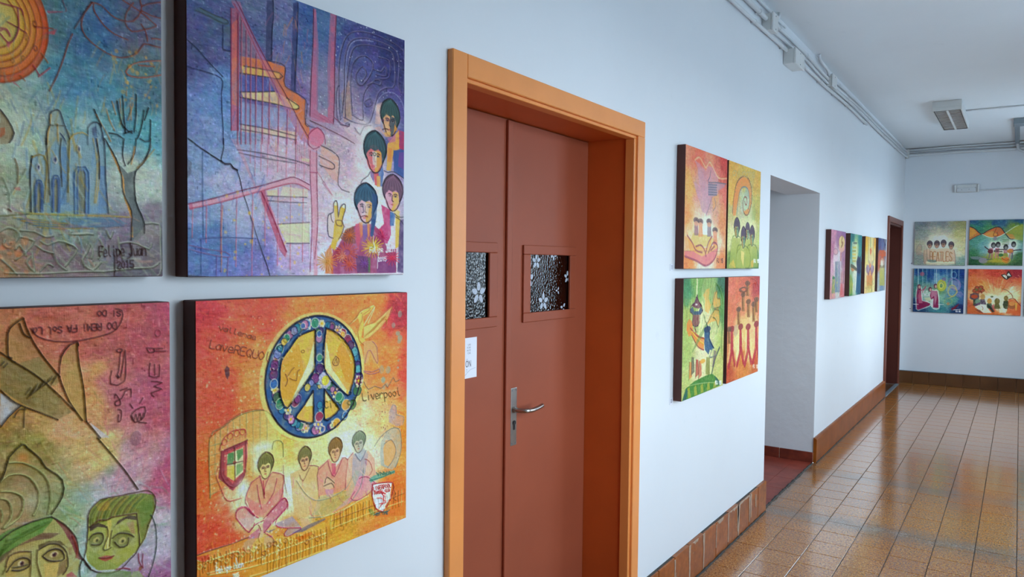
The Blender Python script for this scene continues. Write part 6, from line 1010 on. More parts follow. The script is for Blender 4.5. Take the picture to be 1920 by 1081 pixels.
  ('L','d8b060',.6,15.1,1,[344,352,350,433]),('P','9a6a34',.85,[414,340,404,205,448,149,497,208,510,344]),('E','6a4a30',.8,450,178,75,26),
  ('L','5a3c28',.7,13.4,1,[432,216,453,322]),('L','d8b060',.6,15.4,1,[473,217,480,304]),('P','9a6a34',.85,[541,195,533,89,579,44,629,91,640,198]),
  ('E','6a4a30',.8,581,67,78,26),('L','5a3c28',.7,13.7,1,[562,97,582,181]),('L','d8b060',.6,15.7,1,[604,98,609,166]),
  ('P','9a6a34',.85,[588,408,579,278,624,225,675,282,688,414]),('E','6a4a30',.8,626,252,78,26),('L','5a3c28',.7,13.8,1,[608,289,629,392]),
  ('L','d8b060',.6,15.9,1,[650,291,656,375]),('P','9a6a34',.85,[764,462,753,314,800,253,854,319,869,469]),('E','6a4a30',.8,803,285,82,27),
  ('L','5a3c28',.7,14.2,1,[784,326,807,444]),('L','d8b060',.6,16.4,1,[828,328,835,424]),('P','9a6a34',.85,[850,372,842,262,891,217,944,266,956,378]),
  ('E','6a4a30',.8,893,241,83,27),('L','5a3c28',.7,14.4,1,[872,271,894,359]),('L','d8b060',.6,16.6,1,[918,273,923,345]),('R','8a5a40',1,453,128,103,21,15.3),
  ('P','b8a890',.6,[194,464,308,461,314,546,251,583,184,546]),('L','b0a070',.6,9.3,1,[293,239,295,271,245,258]),
  ('L','f0e0d0',1,12.4,.8,[842,915,812,911,815,941]),('L','f0e0d0',1,12.3,.8,[813,926,836,929]),('L','f0e0d0',1,12.4,.8,[872,918,874,943,863,946,852,940]),
  ('L','f0e0d0',1,12.6,.8,[934,930,941,926,943,955]),('L','f0e0d0',1,12.7,.8,[995,932,968,929,967,941,988,944,997,954,985,960,966,955]),
  ('K',['d87848','e8b070','c85038','f0d090'],.3,25,0,0,1000,1000,16,4,70),],
 'F1':[
  
  ('G',[(100,50,'c888a8'),(600,50,'a06aa0'),(950,60,'8c5a98'),(100,300,'b87098'),(950,400,'a87898'),(500,500,'c8c0d0'),(100,600,'c89cb4'),(500,750,'b8c8cc'),(950,750,'c09098'),(100,950,'c88a90'),(950,950,'c87078'),(300,450,'d8c8d0')]),
  ('K',['b880a8','c8b8cc','8a6a9c'],.45,25,0,0,1000,1000,26,5,40),('P','a06a98',.5,[343,1,508,4,491,250,348,233]),('E','e0cc88',1,723,166,207,93),
  ('R','a06878',.8,723,166,226,102,15.8),('L','a07040',1,36.2,1,[738,88,698,162,799,180,682,235]),('E','d098a8',.7,311,314,148,45),
  ('R','90707c',.6,311,314,148,45,10.8),('L','e0b0a0',1,57.5,1,[539,249,689,287,884,251]),('P','c8706a',.7,[620,319,717,317,710,453,635,443]),
  ('P','5a6a88',.7,[319,910,292,456,366,455,439,904]),('P','4c7a80',.7,[412,913,384,455,459,454,534,907]),('P','606a90',.7,[545,917,516,454,593,454,669,910]),
  ('P','6a9a50',.75,[111,914,147,656,286,677,339,921]),('E','2f7a50',1,220,697,82,20),('P','7088b0',.6,[314,910,345,779,463,792,477,905]),
  ('P','d05a5a',.7,[653,972,701,776,853,800,874,959]),('L','785a80',1,32.5,1,[920,610,900,769]),('D','d8c060',.6,20,100,700,500,950,20),
  ('K',['b880a8','c8b8cc','8a6a9c'],.3,12,0,0,1000,1000,16,4,70),],
 'F2':[
  
  ('G',[(100,50,'1f7a80'),(950,60,'2a8a94'),(100,300,'4a9c98'),(500,300,'a8c890'),(950,350,'3f98a0'),(500,550,'d0dcc8'),(100,800,'7a9c40'),(400,800,'b8ccc0'),(800,800,'1f6a88'),(100,960,'3f8a40'),(950,960,'1c6078'),(60,550,'9abcb0')]),
  ('K',['2a8088','88b090','1c5c78'],.45,25,0,0,1000,1000,26,5,40),('P','dce0c0',.7,[145,137,556,114,618,329,547,467,189,447,126,204]),
  ('P','4a5a50',.8,[231,134,558,129,538,161,242,167]),('P','c0b840',.8,[184,207,508,204,489,236,194,240]),('P','8a9040',.8,[163,263,486,261,467,293,173,296]),
  ('P','d8c040',.8,[171,318,495,317,475,349,181,351]),('P','c8b838',.8,[178,373,503,374,483,406,189,407]),('P','a8a040',.8,[185,423,510,425,491,457,196,457]),
  ('P','1c2c58',.95,[638,673,543,444,681,340,781,385,902,348,984,464,945,629,828,698]),('P','20608a',.8,[580,901,631,627,884,652,932,968,558,957]),
  ('P','c8702c',.7,[114,524,503,581,212,613,93,580]),('L','60604c',1,50,1,[84,513,318,535,563,581]),('L','c0b040',1,50.3,1,[87,944,149,779]),
  ('L','c8c050',1,35.7,1,[231,948,268,804]),('L','e8f0e8',.8,42.2,1,[568,615,519,899]),('K',['2a8088','88b090','1c5c78'],.3,12,0,0,1000,1000,16,4,70),],
 'F3':[
  
  ('G',[(100,50,'e0b040'),(950,60,'d8a048'),(500,200,'d8d098'),(100,400,'e0cc80'),(950,400,'e0c888'),(500,450,'d8c8a0'),(500,700,'d8a878'),(100,700,'e0c898'),(500,900,'c8c078'),(950,900,'d8cc98')]),
  ('K',['e0c070','d8b890','c8a858'],.45,25,0,0,1000,1000,26,5,40),('P','d06a48',.9,[512,186,621,233,535,335,427,287,416,213]),
  ('L','b0a890',.8,55.9,1,[227,47,323,252,282,412,490,484]),('L','a8a890',.8,59,1,[764,40,726,244,821,407,625,484]),('L','88987c',1,57.2,1,[454,26,475,162]),
  ('E','8c88b0',.85,273,571,169,74),('E','9088b0',.85,707,572,179,76),('E','d87858',.7,481,509,107,45),('P','c87848',.6,[160,680,725,686,754,876,219,864]),
  ('L','8a5a70',1,39,1,[167,510,320,670,502,559,654,673,840,534]),('L','b07838',.6,33.7,1,[228,706,238,902]),('L','b07838',.6,34.1,1,[319,707,329,904]),
  ('L','b07838',.6,34.4,1,[411,708,421,906]),('L','b07838',.6,34.7,1,[504,709,514,908]),('L','b07838',.6,35.1,1,[599,710,609,911]),
  ('L','b07838',.6,35.4,1,[694,711,705,913]),('D','7a8a48',.6,30,100,780,900,980,20),('K',['e0c070','d8b890','c8a858'],.3,12,0,0,1000,1000,16,4,70),],
 'F4':[
  
  ('G',[(100,50,'4a5a90'),(950,60,'3c4c80'),(500,200,'5a6ea0'),(500,330,'c06040'),(100,480,'b86a58'),(500,520,'c8c8c0'),(500,700,'b0b880'),(100,800,'9aa8b0'),(950,800,'8c98a8'),(500,950,'6a84a8')]),
  ('K',['5a6c9c','b0b890','a86048'],.45,25,0,0,1000,1000,26,5,40),('P','c86038',.85,[113,230,1091,212,1115,338,132,336]),
  ('L','c8d0d8',1,84.6,1,[820,12,881,92,856,203]),('L','303c60',1,49.5,1,[860,-17,856,203]),('P','a8a850',.8,[260,893,228,534,363,520,468,897]),
  ('E','6a6040',.9,297,533,77,32),('P','a8a850',.8,[477,898,444,533,583,520,690,902]),('E','6a6040',.9,514,533,79,32),
  ('P','a8a850',.8,[699,902,665,533,807,519,918,906]),('E','6a6040',.9,737,533,81,33),('L','e0e0d0',1,55,1,[489,399,509,506]),
  ('K',['5a6c9c','b0b890','a86048'],.3,12,0,0,1000,1000,16,4,70),],
 'G1':[
  
  ('G',[(50,50,'6a7a84'),(500,50,'7a848a'),(950,60,'8a8c60'),(100,300,'808c8c'),(500,250,'a8a898'),(950,350,'a8a870'),(500,420,'ccccc0'),(100,600,'9ca08a'),(950,600,'b0b080'),(500,700,'d0c8b0'),(100,850,'7a8c88'),(950,900,'6a9088'),(500,960,'a8b0a0'),(850,700,'b8bca8')]),
  ('K',['8a9088','c8c0a0','a89c88','b0b07c'],.45,70,0,0,1000,1000,26,5,40),('B','dcd8c8',.5,526,492,395,195),
  ('P','c89c80',.6,[191,659,312,617,433,631,600,604,790,632,817,742,811,963,199,969,181,744]),('P','e0d8b4',.8,[247,912,798,908,799,956,248,955]),
  ('P','a88070',.3,[30,631,89,518,151,546,145,772,46,772]),('L','8a8a80',1,10.6,1,[31,659,66,574,107,504,152,574,142,659]),
  ('H','4a4450',1,307,522,56,87,'b89078','b08878','3c343c'),('H','4a4450',1,448,519,55,87,'b89078','b08878','3c343c'),
  ('H','4a4450',1,577,503,55,86,'b89078','b08878','3c343c'),('H','4a4450',1,727,546,54,86,'b89078','b08878','3c343c'),
  ('L','7a3c34',.95,11.8,.8,[326,905,320,694,358,694,367,747,361,799,323,799]),('L','7a3c34',.95,11.7,.8,[361,799,375,852,364,904,326,905]),
  ('L','7a3c34',.95,11.7,.8,[434,694,384,694,389,904,440,904]),('L','7a3c34',.95,11.7,.8,[387,799,425,799]),('L','7a3c34',.95,11.7,.8,[453,904,472,694,503,903]),
  ('L','7a3c34',.95,11.7,.8,[461,834,491,834]),('L','7a3c34',.95,11.6,.8,[510,694,560,694]),('L','7a3c34',.95,11.6,.8,[535,694,541,903]),
  ('L','7a3c34',.95,11.6,.8,[573,694,579,903,629,902]),('L','7a3c34',.95,11.5,.8,[685,694,635,694,641,902,691,902]),('L','7a3c34',.95,11.6,.8,[638,798,676,798]),
  ('L','7a3c34',.95,11.5,.8,[748,728,723,694,699,746,725,798,752,849,728,902,703,867]),('L','c89a50',.9,5.2,.8,[329,905,324,694,362,694,371,747,365,799,327,799]),
  ('L','c89a50',.9,5.2,.8,[365,799,379,852,368,904,329,905]),('L','c89a50',.9,5.2,.8,[438,694,387,694,393,904,444,904]),
  ('L','c89a50',.9,5.2,.8,[390,799,428,799]),('L','c89a50',.9,5.2,.8,[456,904,476,694,507,903]),('L','c89a50',.9,5.2,.8,[465,834,495,834]),
  ('L','c89a50',.9,5.2,.8,[514,694,564,694]),('L','c89a50',.9,5.2,.8,[539,694,545,903]),('L','c89a50',.9,5.2,.8,[577,694,582,903,632,902]),
  ('L','c89a50',.9,5.1,.8,[689,694,639,694,645,902,695,902]),('L','c89a50',.9,5.1,.8,[642,798,679,798]),
  ('L','c89a50',.9,5.1,.8,[752,728,726,694,703,746,729,798,755,849,732,901,706,867]),('L','7a6a60',.7,9.2,1,[203,659,196,856,224,969]),
  ('L','7a6a60',.7,9.2,1,[251,631,264,884]),('L','7a6a60',.7,8.9,1,[791,659,820,852,823,977]),('L','7a6a60',.7,9.1,1,[312,631,326,912]),
  ('P','5a8080',.75,[270,870,440,876,453,925,345,940,271,912]),('K',['8a9088','c8c0a0','a89c88','b0b07c'],.3,35,0,0,1000,1000,16,4,70),],
 'G2':[
  
  ('G',[(50,30,'2a5a84'),(500,30,'2c5c8c'),(950,30,'24527c'),(50,180,'2f7a60'),(400,150,'4a8a5c'),(900,180,'70903c'),(100,420,'4a8a80'),(500,430,'6aa088'),(950,400,'4a8468'),(300,600,'5a98a0'),(500,550,'c0d0c0'),(950,600,'5a9494'),(60,800,'3f7850'),(500,850,'9c9a30'),(950,850,'3f7048'),(60,950,'2c5c44'),(500,960,'4c6c34'),(950,950,'345c3c'),(750,620,'c8d4c4')]),
  ('K',['2f6a54','5a9a88','88983c','2c5c80'],.45,70,0,0,1000,1000,26,5,40),('P','d07030',.9,[-8,139,93,182,224,305,99,385,1,452]),
  ('P','d8a83c',.5,[-7,153,81,195,142,277,63,358,-1,384]),('P','d06430',.9,[247,306,348,226,494,162,585,177,667,298,578,350,478,389,352,374]),
  ('P','d8b040',.5,[282,313,428,241,521,323,478,382,363,361]),('P','9aa038',.75,[678,298,830,181,982,105,992,460,770,418]),
  ('P','d07838',.7,[678,298,812,326,859,419,770,418]),('L','3a3040',1,15.2,1,[-8,139,93,182,224,305,348,233,494,162,585,177,667,298,748,412,815,425]),
  ('L','503838',1,10.1,1,[1,446,98,378,224,312]),('L','c8d8c0',1,10,1,[247,319,364,374,478,389,590,350,667,298]),
  ('L','e0ecd8',.8,8.5,1,[678,291,830,168,906,130]),('E','7a7a88',.9,486,409,36,46),('L','8a4a30',1,11.1,1,[506,175,474,268,454,349,533,349,520,269]),
  ('B','dce4d8',.8,484,617,147,107),('B','dce4d8',.8,819,565,122,119),('P','a86878',.9,[380,617,457,617,458,724,390,724]),
  ('L','6a6478',1,19.8,1,[403,711,393,765,384,832]),('L','a8606c',1,19.8,1,[435,711,439,764,438,832]),('E','34343a',1,460,556,45,64),
  ('E','7a8080',1,463,575,27,35),('L','3c2430',1,17.4,1,[301,589,371,650,441,684,430,711,384,684]),('P','a86878',.9,[493,617,570,617,571,724,503,724]),
  ('L','b0707c',1,19.7,1,[517,711,507,764,497,831]),('L','a8606c',1,19.7,1,[548,711,552,764,552,831]),('E','34343a',1,545,543,45,64),
  ('E','7a8080',1,547,562,27,35),('L','3c2430',1,17.1,1,[655,650,553,654,486,670,487,697,554,684]),('P','a86878',.9,[647,657,723,657,724,764,657,764]),
  ('E','34343a',1,689,597,45,64),('E','7a8080',1,692,616,27,35),('L','3c2430',1,17.2,1,[577,697,622,694]),('P','a86878',.9,[752,631,828,631,829,737,762,737]),
  ('L','b0707c',1,19.4,1,[775,724,765,777,756,843]),('L','5a5870',1,19.4,1,[806,724,810,777,810,843]),('E','34343a',1,829,538,44,64),
  ('E','7a8080',1,832,557,27,34),('L','3c2430',1,16.8,1,[965,657,844,671,779,710,723,684]),('E','c07c38',1,767,684,56,42),('E','6a2c38',1,407,691,50,46),
  ('E','8a9040',1,686,777,49,51),('E','3f7040',1,602,771,45,35),('P','6a7a84',.9,[29,807,168,799,366,859,446,845,356,899,345,940,219,941,183,887,54,861]),
  ('E','7c7c90',1,275,893,81,59),('L','2c5048',1,12.6,1,[18,848,101,874,194,880]),('L','2c5048',1,9.9,1,[344,873,446,858]),
  ('P','d86424',.95,[609,817,671,844,726,803,762,883,719,943,640,911]),('L','8c3c1c',1,8.6,1,[626,844,695,884,750,857]),
  ('L','e09040',1,8.6,1,[614,817,670,804,772,856,763,910,697,950,617,897]),('L','446a34',.8,12.2,1,[626,444,738,438]),('L','446a34',.8,12.2,1,[627,476,739,470]),
  ('L','446a34',.8,12.2,1,[628,508,740,502]),('L','446a34',.8,12.2,1,[629,540,740,534]),('B','c8b430',.5,561,911,226,40),
  ('K',['2f6a54','5a9a88','88983c','2c5c80'],.3,35,0,0,1000,1000,16,4,70),],
 'G3':[
  
  ('G',[(50,50,'1f4a84'),(500,50,'24589a'),(950,50,'123c84'),(150,200,'3c7c8c'),(300,150,'1c4c90'),(480,250,'5a90b0'),(60,500,'3f7c7c'),(300,400,'6a9a8c'),(550,400,'70a068'),(950,400,'2a5490'),(250,600,'8ab0a8'),(550,700,'70a898'),(950,650,'2f5c94'),(750,500,'5a88a8'),(60,900,'1c3c70'),(500,900,'34788c'),(950,900,'18346c'),(780,700,'4f8c84')]),
  ('K',['2c5c94','5aa0a8','8ab890','1c3c78'],.45,80,0,0,1000,1000,26,5,40),('L','80b4c0',.45,15.9,1,[13,16,24,263]),('L','3c7cac',.45,15.9,1,[95,15,107,328]),
  ('L','a0c8c8',.45,15.8,1,[176,14,189,392]),('L','80b4c0',.45,15.7,1,[258,13,271,456]),('L','3c7cac',.45,15.7,1,[338,11,352,519]),
  ('L','a0c8c8',.45,15.6,1,[419,10,425,303]),('L','80b4c0',.45,15.5,1,[498,9,506,367]),('L','3c7cac',.45,15.5,1,[578,8,586,430]),
  ('L','a0c8c8',.45,15.4,1,[657,7,666,492]),('L','80b4c0',.45,15.4,1,[736,6,737,279]),('L','3c7cac',.45,15.3,1,[814,5,816,342]),
  ('L','a0c8c8',.45,15.2,1,[891,3,894,404]),('L','c0dcd8',.6,15.9,1,[87,8,97,374]),('L','c0dcd8',.6,15.6,1,[455,3,465,365]),
  ('L','c0dcd8',.6,15.3,1,[754,-1,764,357]),('L','dce8e0',.6,34.5,1,[81,926,67,630,81,460,110,388,155,457,166,626,181,739,280,763,355,802,332,845,113,953]),
  ('P','8c1c50',.95,[81,926,67,630,81,460,110,388,155,457,166,626,181,739,280,763,355,802,332,845,113,953]),
  ('L','dce8e0',.6,34,1,[338,620,359,494,420,506,481,504,510,698,515,893,406,884,412,674,364,703]),
  ('P','8c1c50',.95,[338,620,359,494,420,506,481,504,510,698,515,893,406,884,412,674,364,703]),('P','c87890',.6,[104,628,131,500,166,626,195,794,121,797]),
  ('P','c89cb4',.6,[359,494,481,504,474,699,441,840,423,617,364,675]),('E','6a3850',1,114,416,37,56),('E','c0a090',1,122,427,21,34),
  ('E','6a3850',1,340,473,37,56),('E','c0a090',1,347,484,21,34),('E','6a3850',1,444,393,36,56),('E','c0a090',1,451,404,21,33),
  ('L','a85068',1,18.5,1,[113,515,199,484,247,427]),('L','a85068',1,15.8,1,[246,413,188,541]),('P','c8c890',.6,[229,680,339,648,353,732,268,749]),
  ('P','dcead8',.7,[347,732,401,702,406,870,369,885]),('L','dfe8e4',.7,11.8,1,[200,512,240,624,274,510,313,621,214,582]),('R','b0b83c',.9,562,376,72,106,36.2),
  ('R','d8cc50',.9,556,383,38,61,18.1),('E','c04868',.6,171,126,44,48),('E','7a4a8c',.5,606,236,43,42),
  ('P','8c90c0',.5,[773,260,903,257,931,407,839,493,766,412]),('L','7a70a8',1,18,1,[682,387,714,275,784,205,904,285,919,421,839,479,718,400]),
  ('R','c8b450',.6,774,495,83,124,20.5),('E','9888c0',.4,912,566,70,69),('R','70a8c0',.7,794,136,54,72,11.5),
  ('L','b0a860',1,11.6,1,[697,497,766,412,875,505,795,604,713,663]),('P','7a1c34',.95,[761,896,929,765,850,892,780,937]),('L','e0ece8',.8,12,1,[9,823,109,826]),
  ('L','e0ece8',.8,11.7,1,[513,809,610,812]),('L','d8e8e8',.8,11.5,1,[804,922,945,901]),('L','e8f0f0',1,8.9,.8,[871,936,857,937,858,967]),
  ('L','e8f0f0',1,8.9,.8,[858,952,868,952]),('L','e8f0f0',1,8.9,.8,[886,936,886,961,881,966,876,961]),('L','e8f0f0',1,8.9,.8,[914,940,917,934,918,965]),
  ('L','e8f0f0',1,8.9,.8,[942,933,930,934,929,947,939,946,943,955,937,964,929,961]),('E','c87048',.6,705,788,31,36),('R','90a050',.6,703,732,72,69,11.6),
  ('K',['2c5c94','5aa0a8','8ab890','1c3c78'],.3,40,0,0,1000,1000,16,4,70),],
 'G4':[
  
  ('G',[(50,50,'c04c34'),(500,50,'c44434'),(950,50,'9c2434'),(100,200,'cc6a3c'),(400,200,'d0603c'),(60,350,'d06a34'),(300,330,'dc8a48'),(600,300,'d06c40'),(950,300,'cc5834'),(500,500,'dca068'),(950,500,'d88448'),(100,550,'dc9460'),(500,640,'e0d8b0'),(850,560,'e0c890'),(300,760,'d0ccb0'),(700,800,'d4d0b0'),(60,850,'b85430'),(500,950,'c8642c'),(950,900,'b85430'),(200,960,'b85c30')]),
  ('K',['cc5c34','e0a060','a83828','e8cc90'],.45,80,0,0,1000,1000,26,5,40),('L','e8c890',.4,15,1,[297,643,40,652]),('L','b8402c',.4,15,1,[300,609,48,558]),
  ('L','e0a060',.4,15,1,[314,576,77,468]),('L','e8c890',.4,15,1,[338,545,126,385]),('L','b8402c',.4,14.9,1,[369,520,193,314]),
  ('L','e0a060',.4,14.9,1,[408,499,274,257]),('L','e8c890',.4,14.9,1,[451,484,365,217]),('L','b8402c',.4,14.8,1,[497,476,463,196]),
  ('L','e0a060',.4,14.8,1,[545,474,563,194]),('L','e8c890',.4,14.8,1,[592,480,661,211]),('L','b8402c',.4,14.7,1,[635,492,752,246]),
  ('L','e0a060',.4,14.7,1,[674,510,833,299]),('L','e8c890',.4,14.7,1,[706,533,900,364]),('L','b8402c',.4,14.6,1,[731,562,951,442]),
  ('L','e0a060',.4,14.6,1,[746,593,983,527]),('L','e8c890',.4,14.6,1,[752,626,996,617]),('B','e8e0c0',.6,526,634,341,94),('B','e8dcb0',.5,891,449,122,145),
  ('P','2a3430',.98,[613,124,680,96,715,135,724,69,757,28,822,153,794,167,729,228,672,203]),('P','d8e0d4',.9,[642,134,681,116,726,148,728,215]),
  ('P','d8e0d4',.9,[726,115,758,75,799,147,737,142]),('P','8c3c2c',.85,[94,473,150,390,277,373,303,453,271,549,223,510,118,513]),('E','a84c30',.9,129,486,37,35),
  ('R','5a3024',.8,129,486,37,35,10.1),('E','a84c30',.9,174,416,37,35),('R','5a3024',.8,174,416,37,35,10),('E','a84c30',.9,222,469,37,35),
  ('R','5a3024',.8,222,469,37,35,10),('E','a84c30',.9,255,401,37,35),('R','5a3024',.8,255,401,37,35,10),('E','a84c30',.9,280,467,37,35),
  ('R','5a3024',.8,280,467,37,35,10),('E','a84c30',.9,188,511,37,35),('R','5a3024',.8,188,511,37,35,10),('E','6a7a40',.7,164,457,30,27),
  ('E','6a7a40',.7,239,442,30,27),('P','4a3c50',.9,[40,652,55,556,119,527,213,544,227,632,182,701,76,678]),('E','b84c28',1,133,610,63,41),
  ('P','2c4438',.9,[111,676,181,674,172,756,209,808,115,812]),('P','50445c',.95,[237,773,245,665,326,656,364,782]),('E','b08848',1,290,609,46,62),
  ('P','34503c',.95,[367,863,375,754,455,746,493,870]),('E','b88a3c',1,419,699,44,59),('P','5a5c30',.95,[510,863,518,755,597,747,635,871]),
  ('E','6a6430',1,562,700,50,68),('P','404c2c',.95,[672,789,680,682,759,674,796,797]),('E','7a6c34',1,724,627,40,55),('E','688c7c',1,200,721,51,62),
  ('P','5c3c68',.8,[138,784,253,725,243,807,139,825]),('P','3c4830',.9,[666,763,698,695,788,705,770,865,691,855]),
  ('P','a04c58',.8,[462,798,507,756,523,930,477,918]),('P','2c3834',.9,[358,775,439,799,523,930,478,945]),
  ('P','e0dcc0',.95,[139,839,220,794,348,803,467,959,318,966]),('L','8a4428',1,7.5,1,[279,819,303,859,293,900]),
  ('P','dcdcc8',.8,[601,859,702,841,727,933,615,952]),('P','c0602c',.8,[10,830,139,839,248,956,14,967]),('P','6c3c34',.7,[141,893,246,902,306,967,248,969]),
  ('P','cc5c28',.85,[764,652,897,634,932,699,1001,789,995,960,728,960,768,812]),('E','9a5c34',.9,835,782,74,74),('E','d88c40',.9,833,743,53,45),
  ('P','d8b040',.7,[888,714,933,725,927,884,904,885]),('L','7a2c20',1,11,1,[775,652,852,623,909,673,1001,789]),
  ('L','8c5a3c',1,13.5,1,[645,423,735,454,828,550,847,623]),('L','c8702c',1,11.1,1,[598,378,642,337,688,375,645,430]),
  ('P','ecdcb8',.8,[781,492,801,386,867,357,803,465,869,450,849,517]),('L','e8d8b0',.8,8.5,1,[849,530,958,460]),('L','e8d8b0',.8,8.5,1,[850,556,972,565]),
  ('E','4c6040',1,462,603,27,19),('P','c06830',.8,[146,268,263,265,288,332,229,307]),('K',['cc5c34','e0a060','a83828','e8cc90'],.3,40,0,0,1000,1000,16,4,70),],
 'G5':[
  ('G',[(50,50,'8ab0b8'),(950,50,'5a90a8'),(50,900,'4a9098'),(950,900,'3c7888'),(500,500,'a8c4b8')]),('L','e0d890',.8,12,1,[200,800,400,500,600,700,800,300]),
  ('E','c87048',.8,600,350,120,120),],
}

# ---------------------------------------------------------------- the setting
Y0, Y1, H = -2.0, 11.67, 3.279
D1 = (1.672, 2.905, 2.20)      # first doorway: y from, y to, head height
PAS = (4.967, 6.42, 2.227)     # open passage
D2 = (10.19, 11.47, 2.20)      # far doorway
def wall_left():
    bm = bmesh.new(); x0, x1 = -.27, 0
    for a, b in ((Y0, D1[0]), (D1[1], PAS[0]), (PAS[1], D2[0]), (D2[1], Y1)): box(bm, x0, x1, a, b, 0, H)
    for a, b, h in (D1, PAS, D2): box(bm, x0, x1, a, b, h, H)
    return tag(build('wall_left', bm, M['wall']), kind='structure')
WL = wall_left()
tag(build('wall_back', B(-.27, WALL_X+.25, Y1, Y1+.2, 0, H), M['wall_end']), kind='structure')
tag(build('wall_near', B(-.27, WALL_X+.25, Y0-.2, Y0, 0, H), M['wall']), kind='structure')
def wall_right():
    bm = bmesh.new(); y = Y0
    for a, b in WINDOWS:
        box(bm, WALL_X, WALL_X+.25, y, a, 0, H); box(bm, WALL_X, WALL_X+.25, a, b, 0, SILL); box(bm, WALL_X, WALL_X+.25, a, b, HEAD, H); y = b
    box(bm, WALL_X, WALL_X+.25, y, Y1, 0, H)
    return tag(build('wall_right', bm, M['wall']), kind='structure')
wall_right()
tag(build('ceiling', B(-.27, WALL_X+.25, Y0-.2, Y1+.2, H, H+.2), M['ceiling']), kind='structure')
floor = tag(build('floor', B(0, WALL_X+.25, Y0-.2, Y1+.2, -.2, -.0035), M['mortar']), kind='structure')
tag(build('ground_outside', B(WALL_X+.3, 60, -40, 60, -.9, -.7), M['concrete']), kind='structure')
for k, (a, b) in enumerate(WINDOWS):
    w = empty('window_%d' % (k+1), (WALL_X+.12, (a+b)/2, SILL), kind='structure')
    bm = bmesh.new(); x0, x1 = WALL_X+.09, WALL_X+.15
    for q in ((a, b, SILL, SILL+.07), (a, b, HEAD-.07, HEAD), (a, a+.06, SILL+.07, HEAD-.07), (b-.06, b, SILL+.07, HEAD-.07), ((a+b)/2-.04, (a+b)/2+.04, SILL+.07, HEAD-.07)):
        box(bm, x0, x1, *q, .004)
    keep(build('window_frame', bm, M['white_metal']), w)
    for c, d in ((a+.06, (a+b)/2-.04), ((a+b)/2+.04, b-.06)):
        keep(build('pane', B(WALL_X+.118, WALL_X+.123, c, d, SILL+.07, HEAD-.07), M['glass']), w)
    keep(build('window_sill', B(WALL_X-.03, WALL_X+.09, a-.04, b+.04, SILL-.03, SILL+.004, .005), M['white_metal']), w)
# floor tiles: 20 cm squares in columns that drift against each other
def tile_mesh(lx, ly, t=.0035, bev=.0012):
    bm = bmesh.new(); X, Y = lx/2, ly/2
    lo = [bm.verts.new((x, y, -t)) for x, y in ((-X, -Y), (X, -Y), (X, Y), (-X, Y))]
    md = [bm.verts.new((x, y, -bev)) for x, y in ((-X, -Y), (X, -Y), (X, Y), (-X, Y))]
    up = [bm.verts.new((x, y, 0)) for x, y in ((-X+bev, -Y+bev), (X-bev, -Y+bev), (X-bev, Y-bev), (-X+bev, Y-bev))]
    for A, Bq in ((lo, md), (md, up)):
        for i in range(4): bm.faces.new((A[i], A[(i+1) % 4], Bq[(i+1) % 4], Bq[i]))
    bm.faces.new(up); me = bpy.data.meshes.new('tile'); bm.to_mesh(me); bm.free(); me.materials.append(M['tile']); return me
TM = tile_mesh(.1960, .1952)
drift = [-.00, .0, .098, -.012, .11, .03, -.095, .06, .01, .1, .05, -.03]
cells = []
for c in range(12):
    y = Y0 + drift[c] - .1
    while y < Y1 - .02:
        y0, y1 = max(y, Y0), min(y+.2, Y1)
        if y1-y0 > .03: cells.append((.1+.2*c, (y0+y1)/2, y1-y0, c))
        y += .2
seen = sorted([q for q in cells if q[3] < 8 and q[1] > 3.2 and q[1] - 3.0 > q[0]*.9 and abs(q[2]-.2) < 1e-6], key=lambda q: math.hypot(q[0]-1.37, q[1]))[:300]
ss = set(seen)
for q in seen:
    o = link('tile', TM, parent=floor, loc=(q[0]+rnd.uniform(-.0006, .0006), q[1]+rnd.uniform(-.001, .001), rnd.uniform(-.0004, .0002)))
    o.rotation_euler = (rnd.uniform(-.0025, .0025), rnd.uniform(-.0025, .0025), rnd.uniform(-.004, .004))
bm = bmesh.new()
for q in cells:
    if q in ss: continue
    X, Y, t, bv = .0981, q[2]/2-.0024, .0035, .0012
    a = [(q[0]-X, q[1]-Y), (q[0]+X, q[1]-Y), (q[0]+X, q[1]+Y), (q[0]-X, q[1]+Y)]
    lo = [bm.verts.new((*p, -t)) for p in a]; z = rnd.uniform(-.0004, .0002)
    up = [bm.verts.new((p[0]+(bv if p[0] < q[0] else -bv), p[1]+(bv if p[1] < q[1] else -bv), z)) for p in a]
    for i in range(4): bm.faces.new((lo[i], lo[(i+1) % 4], up[(i+1) % 4], up[i]))
    bm.faces.new(up)
tag(build('tile_field', bm, M['tile'], floor), kind='stuff')
# mortar bead where the floor meets the wall (rough, grey)
def bead(name, pts, r, parent):
    bm = bmesh.new(); P = []
    for (x0, y0), (x1, y1) in zip(pts, pts[1:]):
        n = max(2, int(math.hypot(x1-x0, y1-y0)/.03))
        P += [(x0+(x1-x0)*k/n, y0+(y1-y0)*k/n, .001+rnd.uniform(-.001, .003)) for k in range(n)]
    tube(bm, P, [r*rnd.uniform(.5, 1.3) for _ in P], 6); return build(name, bm, M['mortar'], parent)
bead('mortar_joint', [(.024, Y0), (.024, 4.967)], .007, floor); bead('mortar_joint', [(.026, PAS[1]), (.026, D2[0])], .006, floor); bead('mortar_joint', [(.0, 4.967), (.0, 6.42)], .009, floor)
